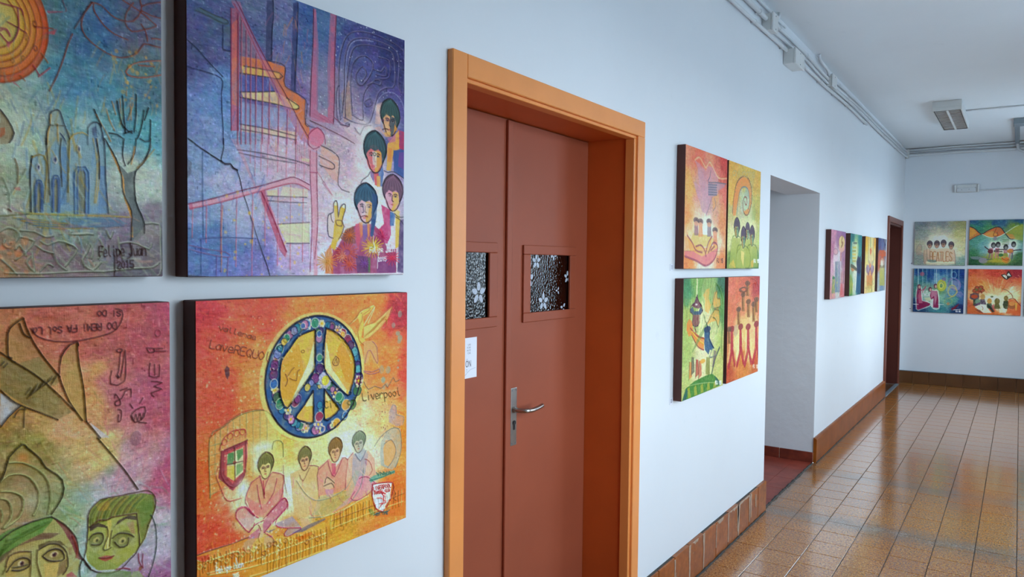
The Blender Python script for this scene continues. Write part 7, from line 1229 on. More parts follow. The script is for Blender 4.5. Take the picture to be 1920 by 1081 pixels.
# skirtings
bl = empty('baseboard_left', (0, 0, 0), kind='structure')
js = [4.967, 4.78, 4.591, 4.374, 4.184, 3.98, 3.783, 3.578, 3.383, 3.19, 2.995, 2.91]
for i, (b, a) in enumerate(zip(js, js[1:])):
    h = .2 + rnd.uniform(-.002, .002)
    build('tile', B(0, .02+rnd.uniform(-.001, .0015), a+.003, b-.003, .001, h, .002), M['base_tile'], bl)
for k in range(17):
    build('tile', B(0, .02, D1[0]-.075-.2*(k+1)+.003, D1[0]-.075-.2*k-.003, .001, .2, .002), M['base_tile'], bl)
build('grout', B(-.001, .012, 2.96, 4.965, 0, .201), M['mortar'], bl)
def smear(y, top, bot, w0, w1):
    pts = []; n = 9
    for k in range(n+1): t = k/n; pts.append((y-(w0*(1-t)+w1*t)*rnd.uniform(.6, 1.2), top+(bot-top)*t))
    for k in range(n, -1, -1): t = k/n; pts.append((y+(w0*(1-t)+w1*t)*rnd.uniform(.6, 1.2), top+(bot-top)*t))
    build('plaster_smear', prism(bmesh.new(), pts, .018, .0232), M['smear'], bl)
for y, t, b, w0, w1 in ((4.591, .2, .03, .008, .003), (4.374, .2, .01, .018, .005), (4.62, .2, .05, .01, .004), (4.36, .199, .04, .012, .004), (4.184, .198, .03, .007, .003), (3.98, .19, .06, .003, .002), (3.783, .199, .01, .009, .002), (3.578, .199, .01, .009, .004), (3.383, .19, .02, .005, .003), (4.72, .17, .09, .006, .003), (3.4, .12, .08, .002, .002)): smear(y, t, b, w0*1.5, w1*1.5)
for a, b in ((4.37, 4.60), (4.19, 4.38), (3.62, 3.70), (4.0, 4.1)):
    pts = [(a, .2)] + [(a+(b-a)*k/8, .2-rnd.uniform(.004, .02)) for k in range(1, 8)] + [(b, .2)]
    build('plaster_smear', prism(bmesh.new(), pts, .018, .0226), M['smear'], bl)
bl2 = empty('baseboard_left_2', (0, PAS[1], 0), kind='structure')
prof = [(0, .0), (.024, .0), (.026, .19), (.022, .2), (.012, .206), (.004, .207), (0, .207)]
bm = bmesh.new(); prism(bm, prof, PAS[1]-.01, D2[0]-.01, 1); keep(build('skirting_board', bm, M['base_board']), bl2)
bb = empty('baseboard_back', (0, Y1, 0), kind='structure')
for k in range(12):
    x = -.03+.2*k
    keep(build('tile', B(max(x, .0)+.0012, min(x+.2, WALL_X)-.0012, Y1-.02, Y1, .001, .168+.002*k, .0015), M['base_end']), bb)
keep(build('top_bead', prism(bmesh.new(), [(0, .166), (WALL_X, .190), (WALL_X, .197), (0, .173)], Y1-.024, Y1, 1), M['grey_metal']), bb)
# passage
fp = tag(build('floor_passage', B(-3.2, 0, PAS[0], PAS[1], -.2, -.003), M['smear']), kind='structure')
xs = [-.002, -.148] + [-.448-.3*k for k in range(9)]
for i, (b, a) in enumerate(zip(xs, xs[1:])):
    for j in range(5):
        c, d = max(PAS[1]-.3*(j+1), PAS[0]), PAS[1]-.3*j
        if i < 6: build('tile', B(a+.0015, b-.0015, c+.001, d-.001, -.003, .0015, .0008), M['red_tile'], fp)
tag(build('wall_passage_north', B(-3.2, -.2701, PAS[1]-.004, PAS[1]+.15, 0, 2.9), M['plaster']), kind='structure')
tag(build('wall_passage_reveal', B(-.27, -.001, PAS[1]-.004, PAS[1], 0, PAS[2]), M['plaster']), kind='structure')
tag(build('wall_passage_south', B(-3.2, -.2701, PAS[0]-.15, PAS[0], 0, 2.9), M['plaster']), kind='structure')
tag(build('wall_passage_end', B(-3.4, -3.2, PAS[0]-.15, PAS[1]+.15, 0, 2.9), M['plaster']), kind='structure')
tag(build('ceiling_passage', B(-3.2, -.27, PAS[0]-.15, PAS[1]+.15, 2.9, 3.05), M['plaster']), kind='structure')
bp = empty('baseboard_passage', (0, PAS[1], 0), kind='structure')
xs = [.0, -.27, -.6, -.93, -1.26, -1.6]
for b, a in zip(xs, xs[1:]): keep(build('tile', B(a+.002, b-.002, PAS[1]-.018, PAS[1]-.004, .001, .085, .003), M['red_base']), bp)
keep(build('joint_grout', B(-1.6, -.001, PAS[1]-.015, PAS[1]-.004, .001, .083), M['smear']), bp)

# ---------------------------------------------------------------- the orange double door
d1 = empty('door_1', (0, 2.29, 0), kind='structure')
d1['label'] = 'red-brown double door in a deep orange frame'
yo0, yo1, yi0, yi1, zo, zi = 1.645, 2.953, 1.708, 2.872, 2.244, 2.168
def part(name, bm, mat, parent=d1, smooth=False):
    o = build(name, bm, mat, None, smooth); return keep(o, d1) if parent is d1 else sub(o, parent)
def sub(o, parent):
    o.parent = parent; o.matrix_parent_inverse = parent_inv(parent); return o
def parent_inv(p):
    m = Matrix.Identity(4); q = p
    chain = []
    while q: chain.append(q); q = q.parent
    for q in reversed(chain): m = m @ q.matrix_parent_inverse @ q.matrix_basis
    return m.inverted()
part('architrave', B(0, .022, yo0, 1.713, 0, zo, .0025), M['orange'])
part('architrave', B(0, .022, 2.872+.014, yo1, 0, zo-.068, .0025), M['orange'])
part('architrave', B(0, .0218, 1.713, yo1, zo-.068, zo, .0025), M['orange'])
part('stop_moulding', B(-.03, .012, 2.867, 2.886, 0, zi-.0045, .002), M['orange'])
part('stop_moulding', B(-.03, .012, 1.713, 2.886, zi-.0045, zo-.068, .002), M['orange'])
part('jamb_lining', B(-.27, -.001, 2.872, D1[1], 0, zi, .0), M['orange_deep'])
part('jamb_lining', B(-.27, -.001, D1[0], 1.713, 0, zi, .0), M['orange_deep'])
part('head_lining', B(-.27, -.001, D1[0], D1[1], zi, D1[2], .0), M['orange_deep'])
part('threshold', B(-.27, .0, D1[0], D1[1], -.003, .004), M['mortar'])
def leaf(y0, y1, gl, label=None):
    """frame of the leaf around the glazed opening gl = (y0, y1, z0, z1)"""
    g0, g1, h0, h1 = gl; x0, x1 = -.252, -.212; bm = bmesh.new()
    box(bm, x0, x1, y0, g0, .006, zi-.004); box(bm, x0, x1, g1, y1, .006, zi-.004)
    box(bm, x0, x1, g0, g1, .006, h0); box(bm, x0, x1, g0, g1, h1, zi-.004)
    bmesh.ops.remove_doubles(bm, verts=bm.verts, dist=1e-5)
    lf = part('door_leaf', bm, M['door'])
    w = .045; bm = bmesh.new()
    for q in ((g0-w, g1+w, h0-w+.012, h0+.004), (g0-w, g1+w, h1-.004, h1+w-.012), (g0-w, g0+.004, h0+.004, h1-.004), (g1-.004, g1+w, h0+.004, h1-.004)):
        box(bm, x1-.001, x1+.009, *q, .003, 2)
    for q in ((g0, g1, h0, h0+.006), (g0, g1, h1-.006, h1), (g0, g0+.006, h0+.006, h1-.006), (g1-.006, g1, h0+.006, h1-.006)): box(bm, x0, x1-.008, *q)
    part('glazing_bead', bm, M['door'], lf)
    part('glass', B(-.2185, -.2145, g0+.0005, g1-.0005, h0+.0005, h1-.0005), M['glass_dark'], lf)
    return lf
L1 = leaf(1.724, 2.252, (1.86, 2.141, 1.432, 1.673))
L2 = leaf(2.256, 2.870, (2.404, 2.717, 1.435, 1.670))
part('cover_strip', B(-.213, -.200, 2.242, 2.276, .006, zi-.006, .004, 2), M['door'], L2)
def flower(y, z, r, parent, petals=5, a0=90, skip=()):
    bm = bmesh.new()
    for k in range(petals):
        if k in skip: continue
        a = math.radians(a0+360/petals*k); ca, sa = math.cos(a), math.sin(a); pts = []
        for t in range(10):
            u = 2*math.pi*t/10; px = r*.62+r*.40*math.cos(u); py = r*.25*math.sin(u)*(1-.25*math.cos(u))
            pts.append((y+px*ca-py*sa, z+px*sa+py*ca))
        prism(bm, pts, -.2145, -.2138)
    part('flower_sticker', bm, M['sticker'], parent)
flower(2.463, 1.640, .030, L2); flower(2.518, 1.478, .036, L2); flower(2.593, 1.668, .024, L2, 5, 60, (0, 1)); flower(2.407, 1.573, .036, L2, 5, 90, (1, 2)); flower(2.708, 1.575, .026, L2, 5, 90, (4,)); flower(2.630, 1.520, .016, L2, 3, 60); flower(2.676, 1.447, .022, L2, 3, 50); flower(2.085, 1.524, .040, L1); flower(1.95, 1.62, .036, L1)
# lever handle on its long plate
hp = part('handle_plate', B(-.2105, -.207, 2.286, 2.326, .935, 1.157, .002, 2), M['steel'], L2)
bm = bmesh.new(); tube(bm, smooth_path([(-.207, 2.306, 1.073), (-.175, 2.306, 1.073), (-.155, 2.318, 1.073), (-.150, 2.345, 1.072), (-.152, 2.385, 1.073), (-.158, 2.430, 1.076)]), .0088, 14)
tube(bm, [(-.208, 2.306, 1.073), (-.198, 2.306, 1.073)], .013, 16); part('lever', bm, M['steel'], L2, True)
bm = bmesh.new(); tube(bm, [(-.208, 2.308, 1.023), (-.204, 2.308, 1.023)], .0085, 16); box(bm, -.208, -.2045, 2.3025, 2.3135, .995, 1.020, .0015); part('keyhole', bm, M['black'], L2)
for z in (1.148, .944):
    for y in (2.293, 2.319):
        bm = bmesh.new(); tube(bm, [(-.208, y, z), (-.2055, y, z)], .0028, 8); part('screw', bm, M['grey_metal'], L2)
# dark room behind the glazed door
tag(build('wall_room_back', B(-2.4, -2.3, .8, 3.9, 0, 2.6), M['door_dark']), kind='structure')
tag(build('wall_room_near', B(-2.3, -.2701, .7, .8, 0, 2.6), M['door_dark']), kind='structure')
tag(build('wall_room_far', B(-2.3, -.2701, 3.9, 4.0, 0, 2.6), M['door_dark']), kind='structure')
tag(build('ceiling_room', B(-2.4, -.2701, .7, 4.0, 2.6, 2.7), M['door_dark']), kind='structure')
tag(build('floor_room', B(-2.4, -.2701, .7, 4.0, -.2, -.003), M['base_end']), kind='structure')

# ---------------------------------------------------------------- far door
d2 = empty('door_2', (0, 10.83, 0), kind='structure'); d2['label'] = 'dark brown recessed door by the far corner'
def p2(name, bm, mat): return keep(build(name, bm, mat), d2)
M['far_trim'] = simple('red_brown_door_frame', '7a4030', .4, .05)
p2('architrave', B(0, .022, 10.16, 10.235, 0, 2.26, .002), M['far_trim']); p2('architrave', B(0, .022, 11.43, 11.5, 0, 2.26, .002), M['far_trim']); p2('architrave', B(0, .0218, 10.235, 11.43, 2.19, 2.26, .002), M['far_trim'])
p2('jamb_lining', B(-.265, 0, 11.435, 11.465, 0, 2.19), M['door_dark']); p2('jamb_lining', B(-.265, 0, 10.195, 10.23, 0, 2.19), M['door_dark']); p2('head_lining', B(-.265, 0, 10.23, 11.43, 2.165, 2.195), M['door_dark'])
p2('threshold', B(-.02, .03, 10.23, 11.43, -.002, .006, .002), M['grey_metal'])
tag(build('floor_far_door', B(-.27, 0, D2[0], D2[1], -.2, -.002), M['base_end']), kind='structure'); tag(build('light_block_far_door', B(-.4, -.2701, D2[0]-.2, Y1+.1, -.1, 2.5), M['door_dark']), kind='structure')  # second box is added, unseen: stops outside light leaking past the far door
lf = p2('door_leaf', B(-.26, -.22, 10.235, 11.43, .005, 2.16), M['door_dark'])
for a, b, c, d in ((10.33, 11.33, .2, .9), (10.33, 11.33, 1.05, 2.0)):
    o = build('panel', B(-.221, -.212, a, b, c, d, .004), M['door_dark']); sub(o, lf)

# ---------------------------------------------------------------- paper sign on the left leaf
sg = empty('paper_sign', (-.2115, 1.96, 1.20), 'white paper notice taped to the left door leaf below its small window', 'sign')
keep(build('sheet', B(-.2118, -.2108, 1.875, 2.0735, 1.228, 1.370), M['paper']), sg)
def words(txt, y_right, z, size, mat, name='lettering', bold=0, sp=1.0, gap=None):
    cu = bpy.data.curves.new('t', 'FONT'); cu.body = txt; cu.size = size; cu.align_x = 'RIGHT'; cu.space_character = sp; cu.extrude = .0001; cu.offset = bold
    o = bpy.data.objects.new('t', cu); C.objects.link(o); bpy.context.view_layer.update()
    me = bpy.data.meshes.new_from_object(o.evaluated_get(bpy.context.evaluated_depsgraph_get())); bpy.data.objects.remove(o)
    mt = Matrix(((0, 0, 1, -.2106), (.62 if name == 'title' else .75, 0, 0, y_right), (0, 1, 0, z), (0, 0, 0, 1)))
    me.transform(mt); me.materials.clear(); me.materials.append(mat)
    return keep(link(name, me), sg)
for k, t in enumerate(('L A S', 'I C A S', 'A L E S', 'C A S')):
    words(t, 2.0378, 1.3425-k*.0098, .0092, M['ink'])
words('ÓN', 2.0420, 1.2675, .0330, M['ink'], 'title')
words('7', 2.0190, 1.250, .0150, M['ink_light'])
bm = bmesh.new(); tube(bm, smooth_path([(-.2105, 1.995, 1.232), (-.2105, 2.012, 1.243), (-.2105, 2.035, 1.256), (-.2105, 2.066, 1.2615)]), .0005, 5); keep(build('curved_line', bm, M['ink_light']), sg)

# ---------------------------------------------------------------- conduits and boxes at the ceiling
def conduit(label, pts, r, clips=(), axis=1, mat='pvc', group='surface conduits along the ceiling edge', smooth_=True):
    P = smooth_path(pts, 5) if len(pts) > 2 else [Vector(p) for p in pts]
    t = empty('conduit', pts[0], label, 'conduit', group)
    bm = bmesh.new(); tube(bm, P, r, 12); keep(build('pipe', bm, M[mat], None, True), t)
    for c in clips:
        best = min(P, key=lambda p: abs(p[axis]-c)); 
        i = min(range(len(P)), key=lambda k: abs(P[k][axis]-c)); j = i+1 if i+1 < len(P) and (P[i][axis] < c) == (P[i+1][axis] > P[i][axis]) else max(i-1, 0)
        A, Bq = P[i], P[j]; f = 0 if abs(Bq[axis]-A[axis]) < 1e-6 else (c-A[axis])/(Bq[axis]-A[axis]); q = A.lerp(Bq, f)
        bm = bmesh.new()
        if axis == 1:
            tube(bm, [q-Vector((0, .009, 0)), q+Vector((0, .009, 0))], r*1.18, 12); box(bm, 0.0005, q.x, c-.008, c+.008, q.z-r*.8, q.z-r*.3); box(bm, 0.0005, q.x, c-.008, c+.008, q.z+r*.3, q.z+r*.8)
        else:
            tube(bm, [q-Vector((.009, 0, 0)), q+Vector((.009, 0, 0))], r*1.18, 12); yb = Y1 if q.y > 11 else q.y
            if q.y > 11: box(bm, c-.008, c+.008, q.y, Y1-.0005, q.z-r*.8, q.z+r*.8)
            else: box(bm, c-.008, c+.008, q.y-r*.8, q.y+r*.8, q.z, H-.0005)
        keep(build('clip', bm, M['pvc'], None, True), t)
    return t
conduit('lowest white conduit along the left wall, entering the larger junction box', [(.024, -1.9, 3.084), (.024, 3, 3.084), (.024, 4.4, 3.083), (.024, 5.21, 3.088)], .0115, (2.9, 4.47, 5.1))
conduit('thick white conduit ending at the smaller near junction box', [(.026, -1.9, 3.167), (.026, 3, 3.167), (.026, 4.70, 3.163)], .0145, (3.4, 4.55))
conduit('thin white conduit at the ceiling edge, turning up past the near box', [(.020, -1.9, 3.238), (.020, 4.6, 3.238), (.02, 4.88, 3.236), (.028, 4.96, 3.245), (.03, 4.985, 3.277)], .0095, (3.7, 4.4))
conduit('upper white conduit leaving the near junction box towards the middle one', [(.026, 4.80, 3.178), (.026, 5.2, 3.186), (.026, 5.7, 3.186), (.026, 6.2, 3.172), (.026, 6.489, 3.165)], .0125, (5.0, 5.75))
conduit('second white conduit leaving the near junction box, dipping to the middle one', [(.022, 4.80, 3.128), (.022, 5.2, 3.140), (.022, 5.75, 3.150), (.022, 6.1, 3.138), (.022, 6.489, 3.130)], .010, (5.6,))
conduit('lowest white conduit running on past the larger junction box to a bare end', [(.024, 5.44, 3.105), (.024, 5.8, 3.092), (.024, 6.4, 3.088), (.024, 7.3, 3.102), (.024, 8.37, 3.094)], .0125, (5.50, 6.20, 6.75, 7.33, 8.3))
conduit('short curved conduit dropping from the ceiling into the middle junction box', [(.034, 6.12, 3.277), (.034, 6.15, 3.240), (.034, 6.26, 3.232), (.034, 6.4, 3.224), (.034, 6.489, 3.196)], .011, ())
conduit('lower of three white conduits from the middle junction box to the corner', [(.024, 6.66, 3.132), (.024, 7.4, 3.146), (.024, 8, 3.150), (.024, 9.5, 3.140), (.024, 11.2, 3.150), (.030, 11.63, 3.157)], .012, (7.33, 8.4, 9.45, 10.55))
conduit('middle of three white conduits from the middle junction box to the corner', [(.024, 6.66, 3.160), (.024, 8, 3.182), (.024, 9.5, 3.178), (.024, 11.2, 3.188), (.030, 11.63, 3.192)], .011, (7.33, 8.4, 9.45, 10.55))
conduit('upper of three white conduits from the middle junction box to the corner', [(.022, 6.66, 3.205), (.022, 8, 3.222), (.022, 9.5, 3.222), (.022, 11.2, 3.228), (.030, 11.63, 3.232)], .011, (6.95, 8.4, 9.45, 10.55))
def jbox(label, y0, y1, z0, z1, d):
    t = empty('junction_box', (0, (y0+y1)/2, z0), label, 'junction box')
    keep(build('body', B(0.0005, d*.82, y0, y1, z0, z1, .004, 2), M['white_metal']), t)
    keep(build('lid', B(d*.82, d, y0-.004, y1+.004, z0-.004, z1+.004, .004, 2), M['white_metal']), t)
    for z in (z0+.012, z1-.012):
        bm = bmesh.new(); tube(bm, [(d-.001, (y0+y1)/2, z), (d+.002, (y0+y1)/2, z)], .004, 8); keep(build('screw', bm, M['grey_metal']), t)
jbox('small square junction box, nearest of the row, high on the left wall', 4.69, 4.80, 3.090, 3.195, .072)
jbox('larger square junction box hanging lowest in the conduit row', 5.20, 5.44, 3.000, 3.098, .085)
jbox('narrow junction box below the curved conduit, farthest of the row', 6.49, 6.66, 3.108, 3.205, .062)
# corner box, back wall runs
cbx = empty('cable_trunking', (.03, 11.6, 3.13), 'narrow white end cap where the conduits meet the corner', 'cable trunking')
keep(build('body', B(.006, .052, 11.60, 11.628, 3.135, 3.262, .002), M['white_metal']), cbx)
conduit('lowest white pipe along the end wall under the ceiling', [(.03, 11.625, 3.178), (.6, 11.625, 3.182), (1.25, 11.625, 3.176), (2.39, 11.625, 3.19)], .019, (.17, .62, 1.2), 0)
conduit('thin white pipe above the lowest one on the end wall', [(.03, 11.635, 3.218), (.4, 11.635, 3.228), (.62, 11.635, 3.234), (1.25, 11.635, 3.222), (2.39, 11.635, 3.235)], .0085, (.55, 1.25), 0)
conduit('topmost pipe of the end wall, tight under the ceiling', [(.03, 11.645, 3.250), (.4, 11.645, 3.258), (.62, 11.645, 3.262), (1.28, 11.645, 3.258), (2.39, 11.645, 3.262)], .014, (.9,), 0)
conduit('thin pipe crossing the ceiling from the louvred light', [(.85, 9.095, 3.270), (1.6, 9.085, 3.270), (2.39, 9.08, 3.270)], .0085, (1.15, 1.6), 0, 'pvc')
t = empty('ceiling_duct', (1.29, 10.9, 3.24), 'flat grey metal duct on the ceiling meeting the end wall', 'duct')
keep(build('channel', B(1.270, 1.318, 10.06, 11.58, 3.235, H-.0005, .003), M['grey_metal']), t)
keep(build('cross_box', B(1.262, 1.62, 9.845, 10.06, 3.215, H-.0005, .004), M['grey_metal']), t)
bm = bmesh.new(); tube(bm, smooth_path([(1.295, 11.60, 3.26), (1.298, 11.597, 3.20), (1.31, 11.60, 3.165), (1.36, 11.605, 3.135), (1.45, 11.61, 3.125), (1.9, 11.612, 3.125)]), .017, 12); keep(build('elbow_pipe', bm, M['pvc'], None, True), t)

# louvred fluorescent light
cl = empty('ceiling_light', (.72, 9.09, 3.18), 'white box ceiling light with silver double louvre, switched off', 'light')
x0, x1, y0, y1, z0 = .600, .852, 8.475, 9.705, 3.182
bm = bmesh.new(); box(bm, x0, x1, y0, y1, z0+.035, H-.0005, .003)
for q in ((x0, x0+.012, y0, y1), (x1-.012, x1, y0, y1), (x0+.012, x1-.012, y0, y0+.012), (x0+.012, x1-.012, y1-.012, y1)): box(bm, *q, z0, z0+.036, .0015)
keep(build('housing', bm, M['white_metal']), cl)
M['mirror'] = simple('satin_aluminium_louvre', 'd8d8d8', .4, .05, 40, metallic=1)
keep(build('reflector', B(x0+.013, x1-.013, y0+.013, y1-.013, z0+.030, z0+.034), M['mirror']), cl)
bm = bmesh.new()
for q in ((x0+.012, x0+.017, y0+.012, y1-.012), (x1-.017, x1-.012, y0+.012, y1-.012), (x0+.017, x1-.017, y0+.012, y0+.017), (x0+.017, x1-.017, y1-.017, y1-.012)): box(bm, *q, z0-.001, z0+.004)
keep(build('black_edging', bm, M['black']), cl)
xm = (x0+x1)/2
keep(build('centre_divider', prism(bmesh.new(), [(xm-.010, z0), (xm+.010, z0), (xm+.004, z0+.03), (xm-.004, z0+.03)], y0+.014, y1-.014, 1), M['white_metal']), cl)
for s in (0, 1):
    bm = bmesh.new(); xc = x0+.068 if s == 0 else x1-.068; tube(bm, [(xc, y0+.02, z0+.021), (xc, y1-.02, z0+.021)], .007, 10); keep(build('fluorescent_tube', bm, M['white_metal'], None, True), cl)
    for k in range(13):
        y = y0+.06+k*(y1-y0-.12)/12; xa, xb = (x0+.017, xm-.010) if s == 0 else (xm+.010, x1-.017)
        keep(build('louvre_blade', prism(bmesh.new(), [(y-.008, z0), (y+.008, z0), (y+.002, z0+.012), (y-.002, z0+.012)], xa, xb, 0), M['mirror']), cl)
# emergency light on the end wall
el = empty('emergency_light', (.745, Y1, 2.637), 'small white emergency light box above the end wall paintings', 'light')
def pe(n, bm, m): return keep(build(n, bm, m), el)
pe('backing', B(.612, .885, Y1-.035, Y1-.0005, 2.636, 2.742, .006, 2), M['white_metal'])
pe('diffuser', B(.632, .850, Y1-.052, Y1-.034, 2.644, 2.700, .006, 2), M['pvc'])
pe('end_cap', B(.868, .890, Y1-.058, Y1-.034, 2.634, 2.744, .004), M['white_metal']); pe('end_cap', B(.606, .628, Y1-.058, Y1-.034, 2.634, 2.744, .004), M['white_metal'])
for x, z in ((.645, 2.695), (.69, 2.672), (.775, 2.676), (.845, 2.698)):
    bm = bmesh.new(); tube(bm, [(x, Y1-.054, z), (x, Y1-.051, z)], .0045, 8); pe('screw', bm, M['grey_metal'])
conduit('thin white pipe running right from the emergency light', [(.885, 11.655, 2.658), (1.4, 11.655, 2.668), (2.39, 11.655, 2.68)], .009, (.968, 1.317), 0)

# ---------------------------------------------------------------- number tags by the paintings
def wtag(label, y, z, s=.040, axis=0):
    t = empty('wall_tag', (0, y, z), label, 'label')
    keep(build('card', B(.0003, .0018, y, y+s, z, z+s*.8), M['paper']), t)
    bm = bmesh.new()
    for k in range(3): box(bm, .0017, .0021, y+s*.3, y+s*.72, z+s*(.2+.17*k), z+s*(.28+.17*k))
    keep(build('print', bm, M['ink_light']), t)
wtag('tiny number card left of the upper middle pair of paintings', 3.302, 1.603)
wtag('tiny number card left of the lower middle pair of paintings', 3.325, .958)
wtag('clear number card at the right of the staircase painting', 1.424, 1.615, .034)
wtag('clear number card at the right of the peace sign painting', 1.437, 1.03, .034)
for lab, z in (('tiny card at the lower left of the grey lettering painting', 1.665), ('tiny card at the lower left of the dark blue painting', 1.03)):
    t = empty('wall_tag', (.11, Y1, z), lab, 'label'); keep(build('card', B(.098, .132, Y1-.0018, Y1-.0003, z, z+.028), M['paper']), t)
    keep(build('print', B(.106, .124, Y1-.0021, Y1-.0017, z+.009, z+.018), M['ink']), t)

# ---------------------------------------------------------------- paintings: thick paint on panels, painted stroke by stroke
class Canvas:
    def __init__(s, n, seed):
        s.n = n; s.r = np.random.RandomState(seed); g = (np.arange(n)+.5)/n
        s.u, s.v = np.meshgrid(g, g); s.rgb = np.zeros((n, n, 3)); s.h = np.zeros((n, n)); s.tex = s.vn(90)*.5+s.vn(35)*.5
    def vn(s, cells, cv=None):
        cu, cv = int(cells), int(cv or cells); a = s.r.rand(cv+2, cu+2); x = s.u*cu; y = s.v*cv
        i = x.astype(int); j = y.astype(int); fx = x-i; fy = y-j; fx = fx*fx*(3-2*fx); fy = fy*fy*(3-2*fy)
        return (a[j, i]*(1-fx)+a[j, i+1]*fx)*(1-fy)+(a[j+1, i]*(1-fx)+a[j+1, i+1]*fx)*fy
    def hexc(s, h): return np.array([int(h[i:i+2], 16)/255 for i in (0, 2, 4)])
    def win(s, u0, v0, u1, v1):
        n = s.n; a = max(0, int(u0*n)-1); b = min(n, int(u1*n)+2); c = max(0, int(v0*n)-1); d = min(n, int(v1*n)+2)
        return (slice(c, d), slice(a, b)) if b > a and d > c else None
    def blend(s, w, col, al):
        al = np.clip(al, 0, 1)[..., None]; s.rgb[w] = s.rgb[w]*(1-al)+col*al
    def G(s, rows):
        wu = s.u+(s.vn(9)-.5)*.09+(s.vn(28)-.5)*.05; wv = s.v+(s.vn(9)-.5)*.09+(s.vn(28)-.5)*.05
        acc = np.zeros_like(s.rgb); ws = np.zeros((s.n, s.n))
        for u, v, c in rows:
            w = 1/((wu-u/1000)**2+(wv-v/1000)**2+.003)**2.2; acc += w[..., None]*s.hexc(c); ws += w
        s.rgb = acc/ws[..., None]
        for k, (cells, amp) in enumerate(((7, .05), (22, .06), (60, .07), (130, .06))):
            for ch in range(3): s.rgb[..., ch] += (s.vn(cells)-.5)*amp*.55
            s.rgb += ((s.vn(cells, cells*3)-.5)*amp)[..., None]
        sp = s.vn(150); s.rgb += (np.clip(sp-.82, 0, 1)*.9)[..., None]; s.rgb -= (np.clip(.14-s.vn(110), 0, 1)*1.2)[..., None]
        s.h += (s.vn(60, 110)-.5)*.35+(s.vn(130)-.5)*.3
    def P(s, c, al, p):
        q = np.array(p, float).reshape(-1, 2)/1000; w = s.win(q[:, 0].min(), q[:, 1].min(), q[:, 0].max(), q[:, 1].max())
        if w is None: return
        acc = 0
        for du, dv in ((-.25, -.25), (.25, .25)):
            U = s.u[w]+du/s.n; V = s.v[w]+dv/s.n; ins = np.zeros(U.shape, bool)
            for i in range(len(q)):
                (x0, y0), (x1, y1) = q[i-1], q[i]
                if y0 == y1: continue
                ins ^= ((y0 > V) != (y1 > V)) & (U < (x1-x0)*(V-y0)/(y1-y0)+x0)
            acc = acc+ins*.5
        s.blend(w, s.hexc(c), acc*al*(.62+.62*s.tex[w]))
    def L(s, c, al, wd, h, p):
        q = np.array(p, float).reshape(-1, 2)/1000
        if len(q) > 2:
            Q = np.vstack([q[:1], q, q[-1:]]); o = []
            for i in range(1, len(Q)-2):
                d = np.hypot(*(Q[i+1]-Q[i])); m = max(2, min(8, int(d*60)))
                for k in range(m):
                    t = k/m; a, b, e, f = Q[i-1], Q[i], Q[i+1], Q[i+2]; o.append(.5*(2*b+(e-a)*t+(2*a-5*b+4*e-f)*t*t+(3*b-a-3*e+f)*t**3))
            q = np.array(o+[q[-1]])
        r = max(wd/1700, .72/s.n); e = r+1.5/s.n
        for (x0, y0), (x1, y1) in zip(q, q[1:]):
            w = s.win(min(x0, x1)-e, min(y0, y1)-e, max(x0, x1)+e, max(y0, y1)+e)
            if w is None: continue
            U = s.u[w]-x0; V = s.v[w]-y0; dx, dy = x1-x0, y1-y0; t = np.clip((U*dx+V*dy)/(dx*dx+dy*dy+1e-12), 0, 1)
            d = np.hypot(U-t*dx, V-t*dy); a = np.clip((r-d)*s.n+.5, 0, 1); new = a*al*(.6+.6*s.tex[w]); 
          
            s.lm[w] = np.maximum(s.lm[w], new); s.lh[w] = np.maximum(s.lh[w], a*h)
    def line(s, *a):
        s.lm = np.zeros((s.n, s.n)) if not hasattr(s, 'lm') else s.lm; s.lh = s.lh if hasattr(s, 'lh') else np.zeros((s.n, s.n))
        q = np.array(a[4], float).reshape(-1, 2)/1000; e = .06
        w = s.win(q[:, 0].min()-e, q[:, 1].min()-e, q[:, 0].max()+e, q[:, 1].max()+e)
        if w is None: return
        s.lm[w] = 0; s.lh[w] = 0; s.L(*a); s.blend(w, s.hexc(a[0]), s.lm[w]); s.h[w] += s.lh[w]*.8
    def rad(s, u, v, ru, rv, m=1.1):
        u, v, ru, rv = u/1000, v/1000, max(ru, 1)/1000, max(rv, 1)/1000; w = s.win(u-ru*m, v-rv*m, u+ru*m, v+rv*m)
        return (None, None) if w is None else (w, np.hypot((s.u[w]-u)/ru, (s.v[w]-v)/rv))
    def B(s, c, al, u, v, ru, rv):
        w, d = s.rad(u, v, ru, rv, 2.2)
        if w: s.blend(w, s.hexc(c), al*np.exp(-d*d*1.1)*(.7+.6*s.tex[w]))
    def E(s, c, al, u, v, ru, rv):
        w, d = s.rad(u, v, ru, rv, 1.2)
        if w: s.blend(w, s.hexc(c), al*np.clip((1-d)*min(ru, rv)/1000*s.n+.5, 0, 1)*(.65+.6*s.tex[w]))
    def R(s, c, al, u, v, ru, rv, wd):
        w, d = s.rad(u, v, ru, rv, 1.3)
        if w:
            a = np.clip((max(wd/2000, .55/s.n)-abs(d-1)*min(ru, rv)/1000)*s.n+.5, 0, 1); s.blend(w, s.hexc(c), al*a); s.h[w] += a*.7
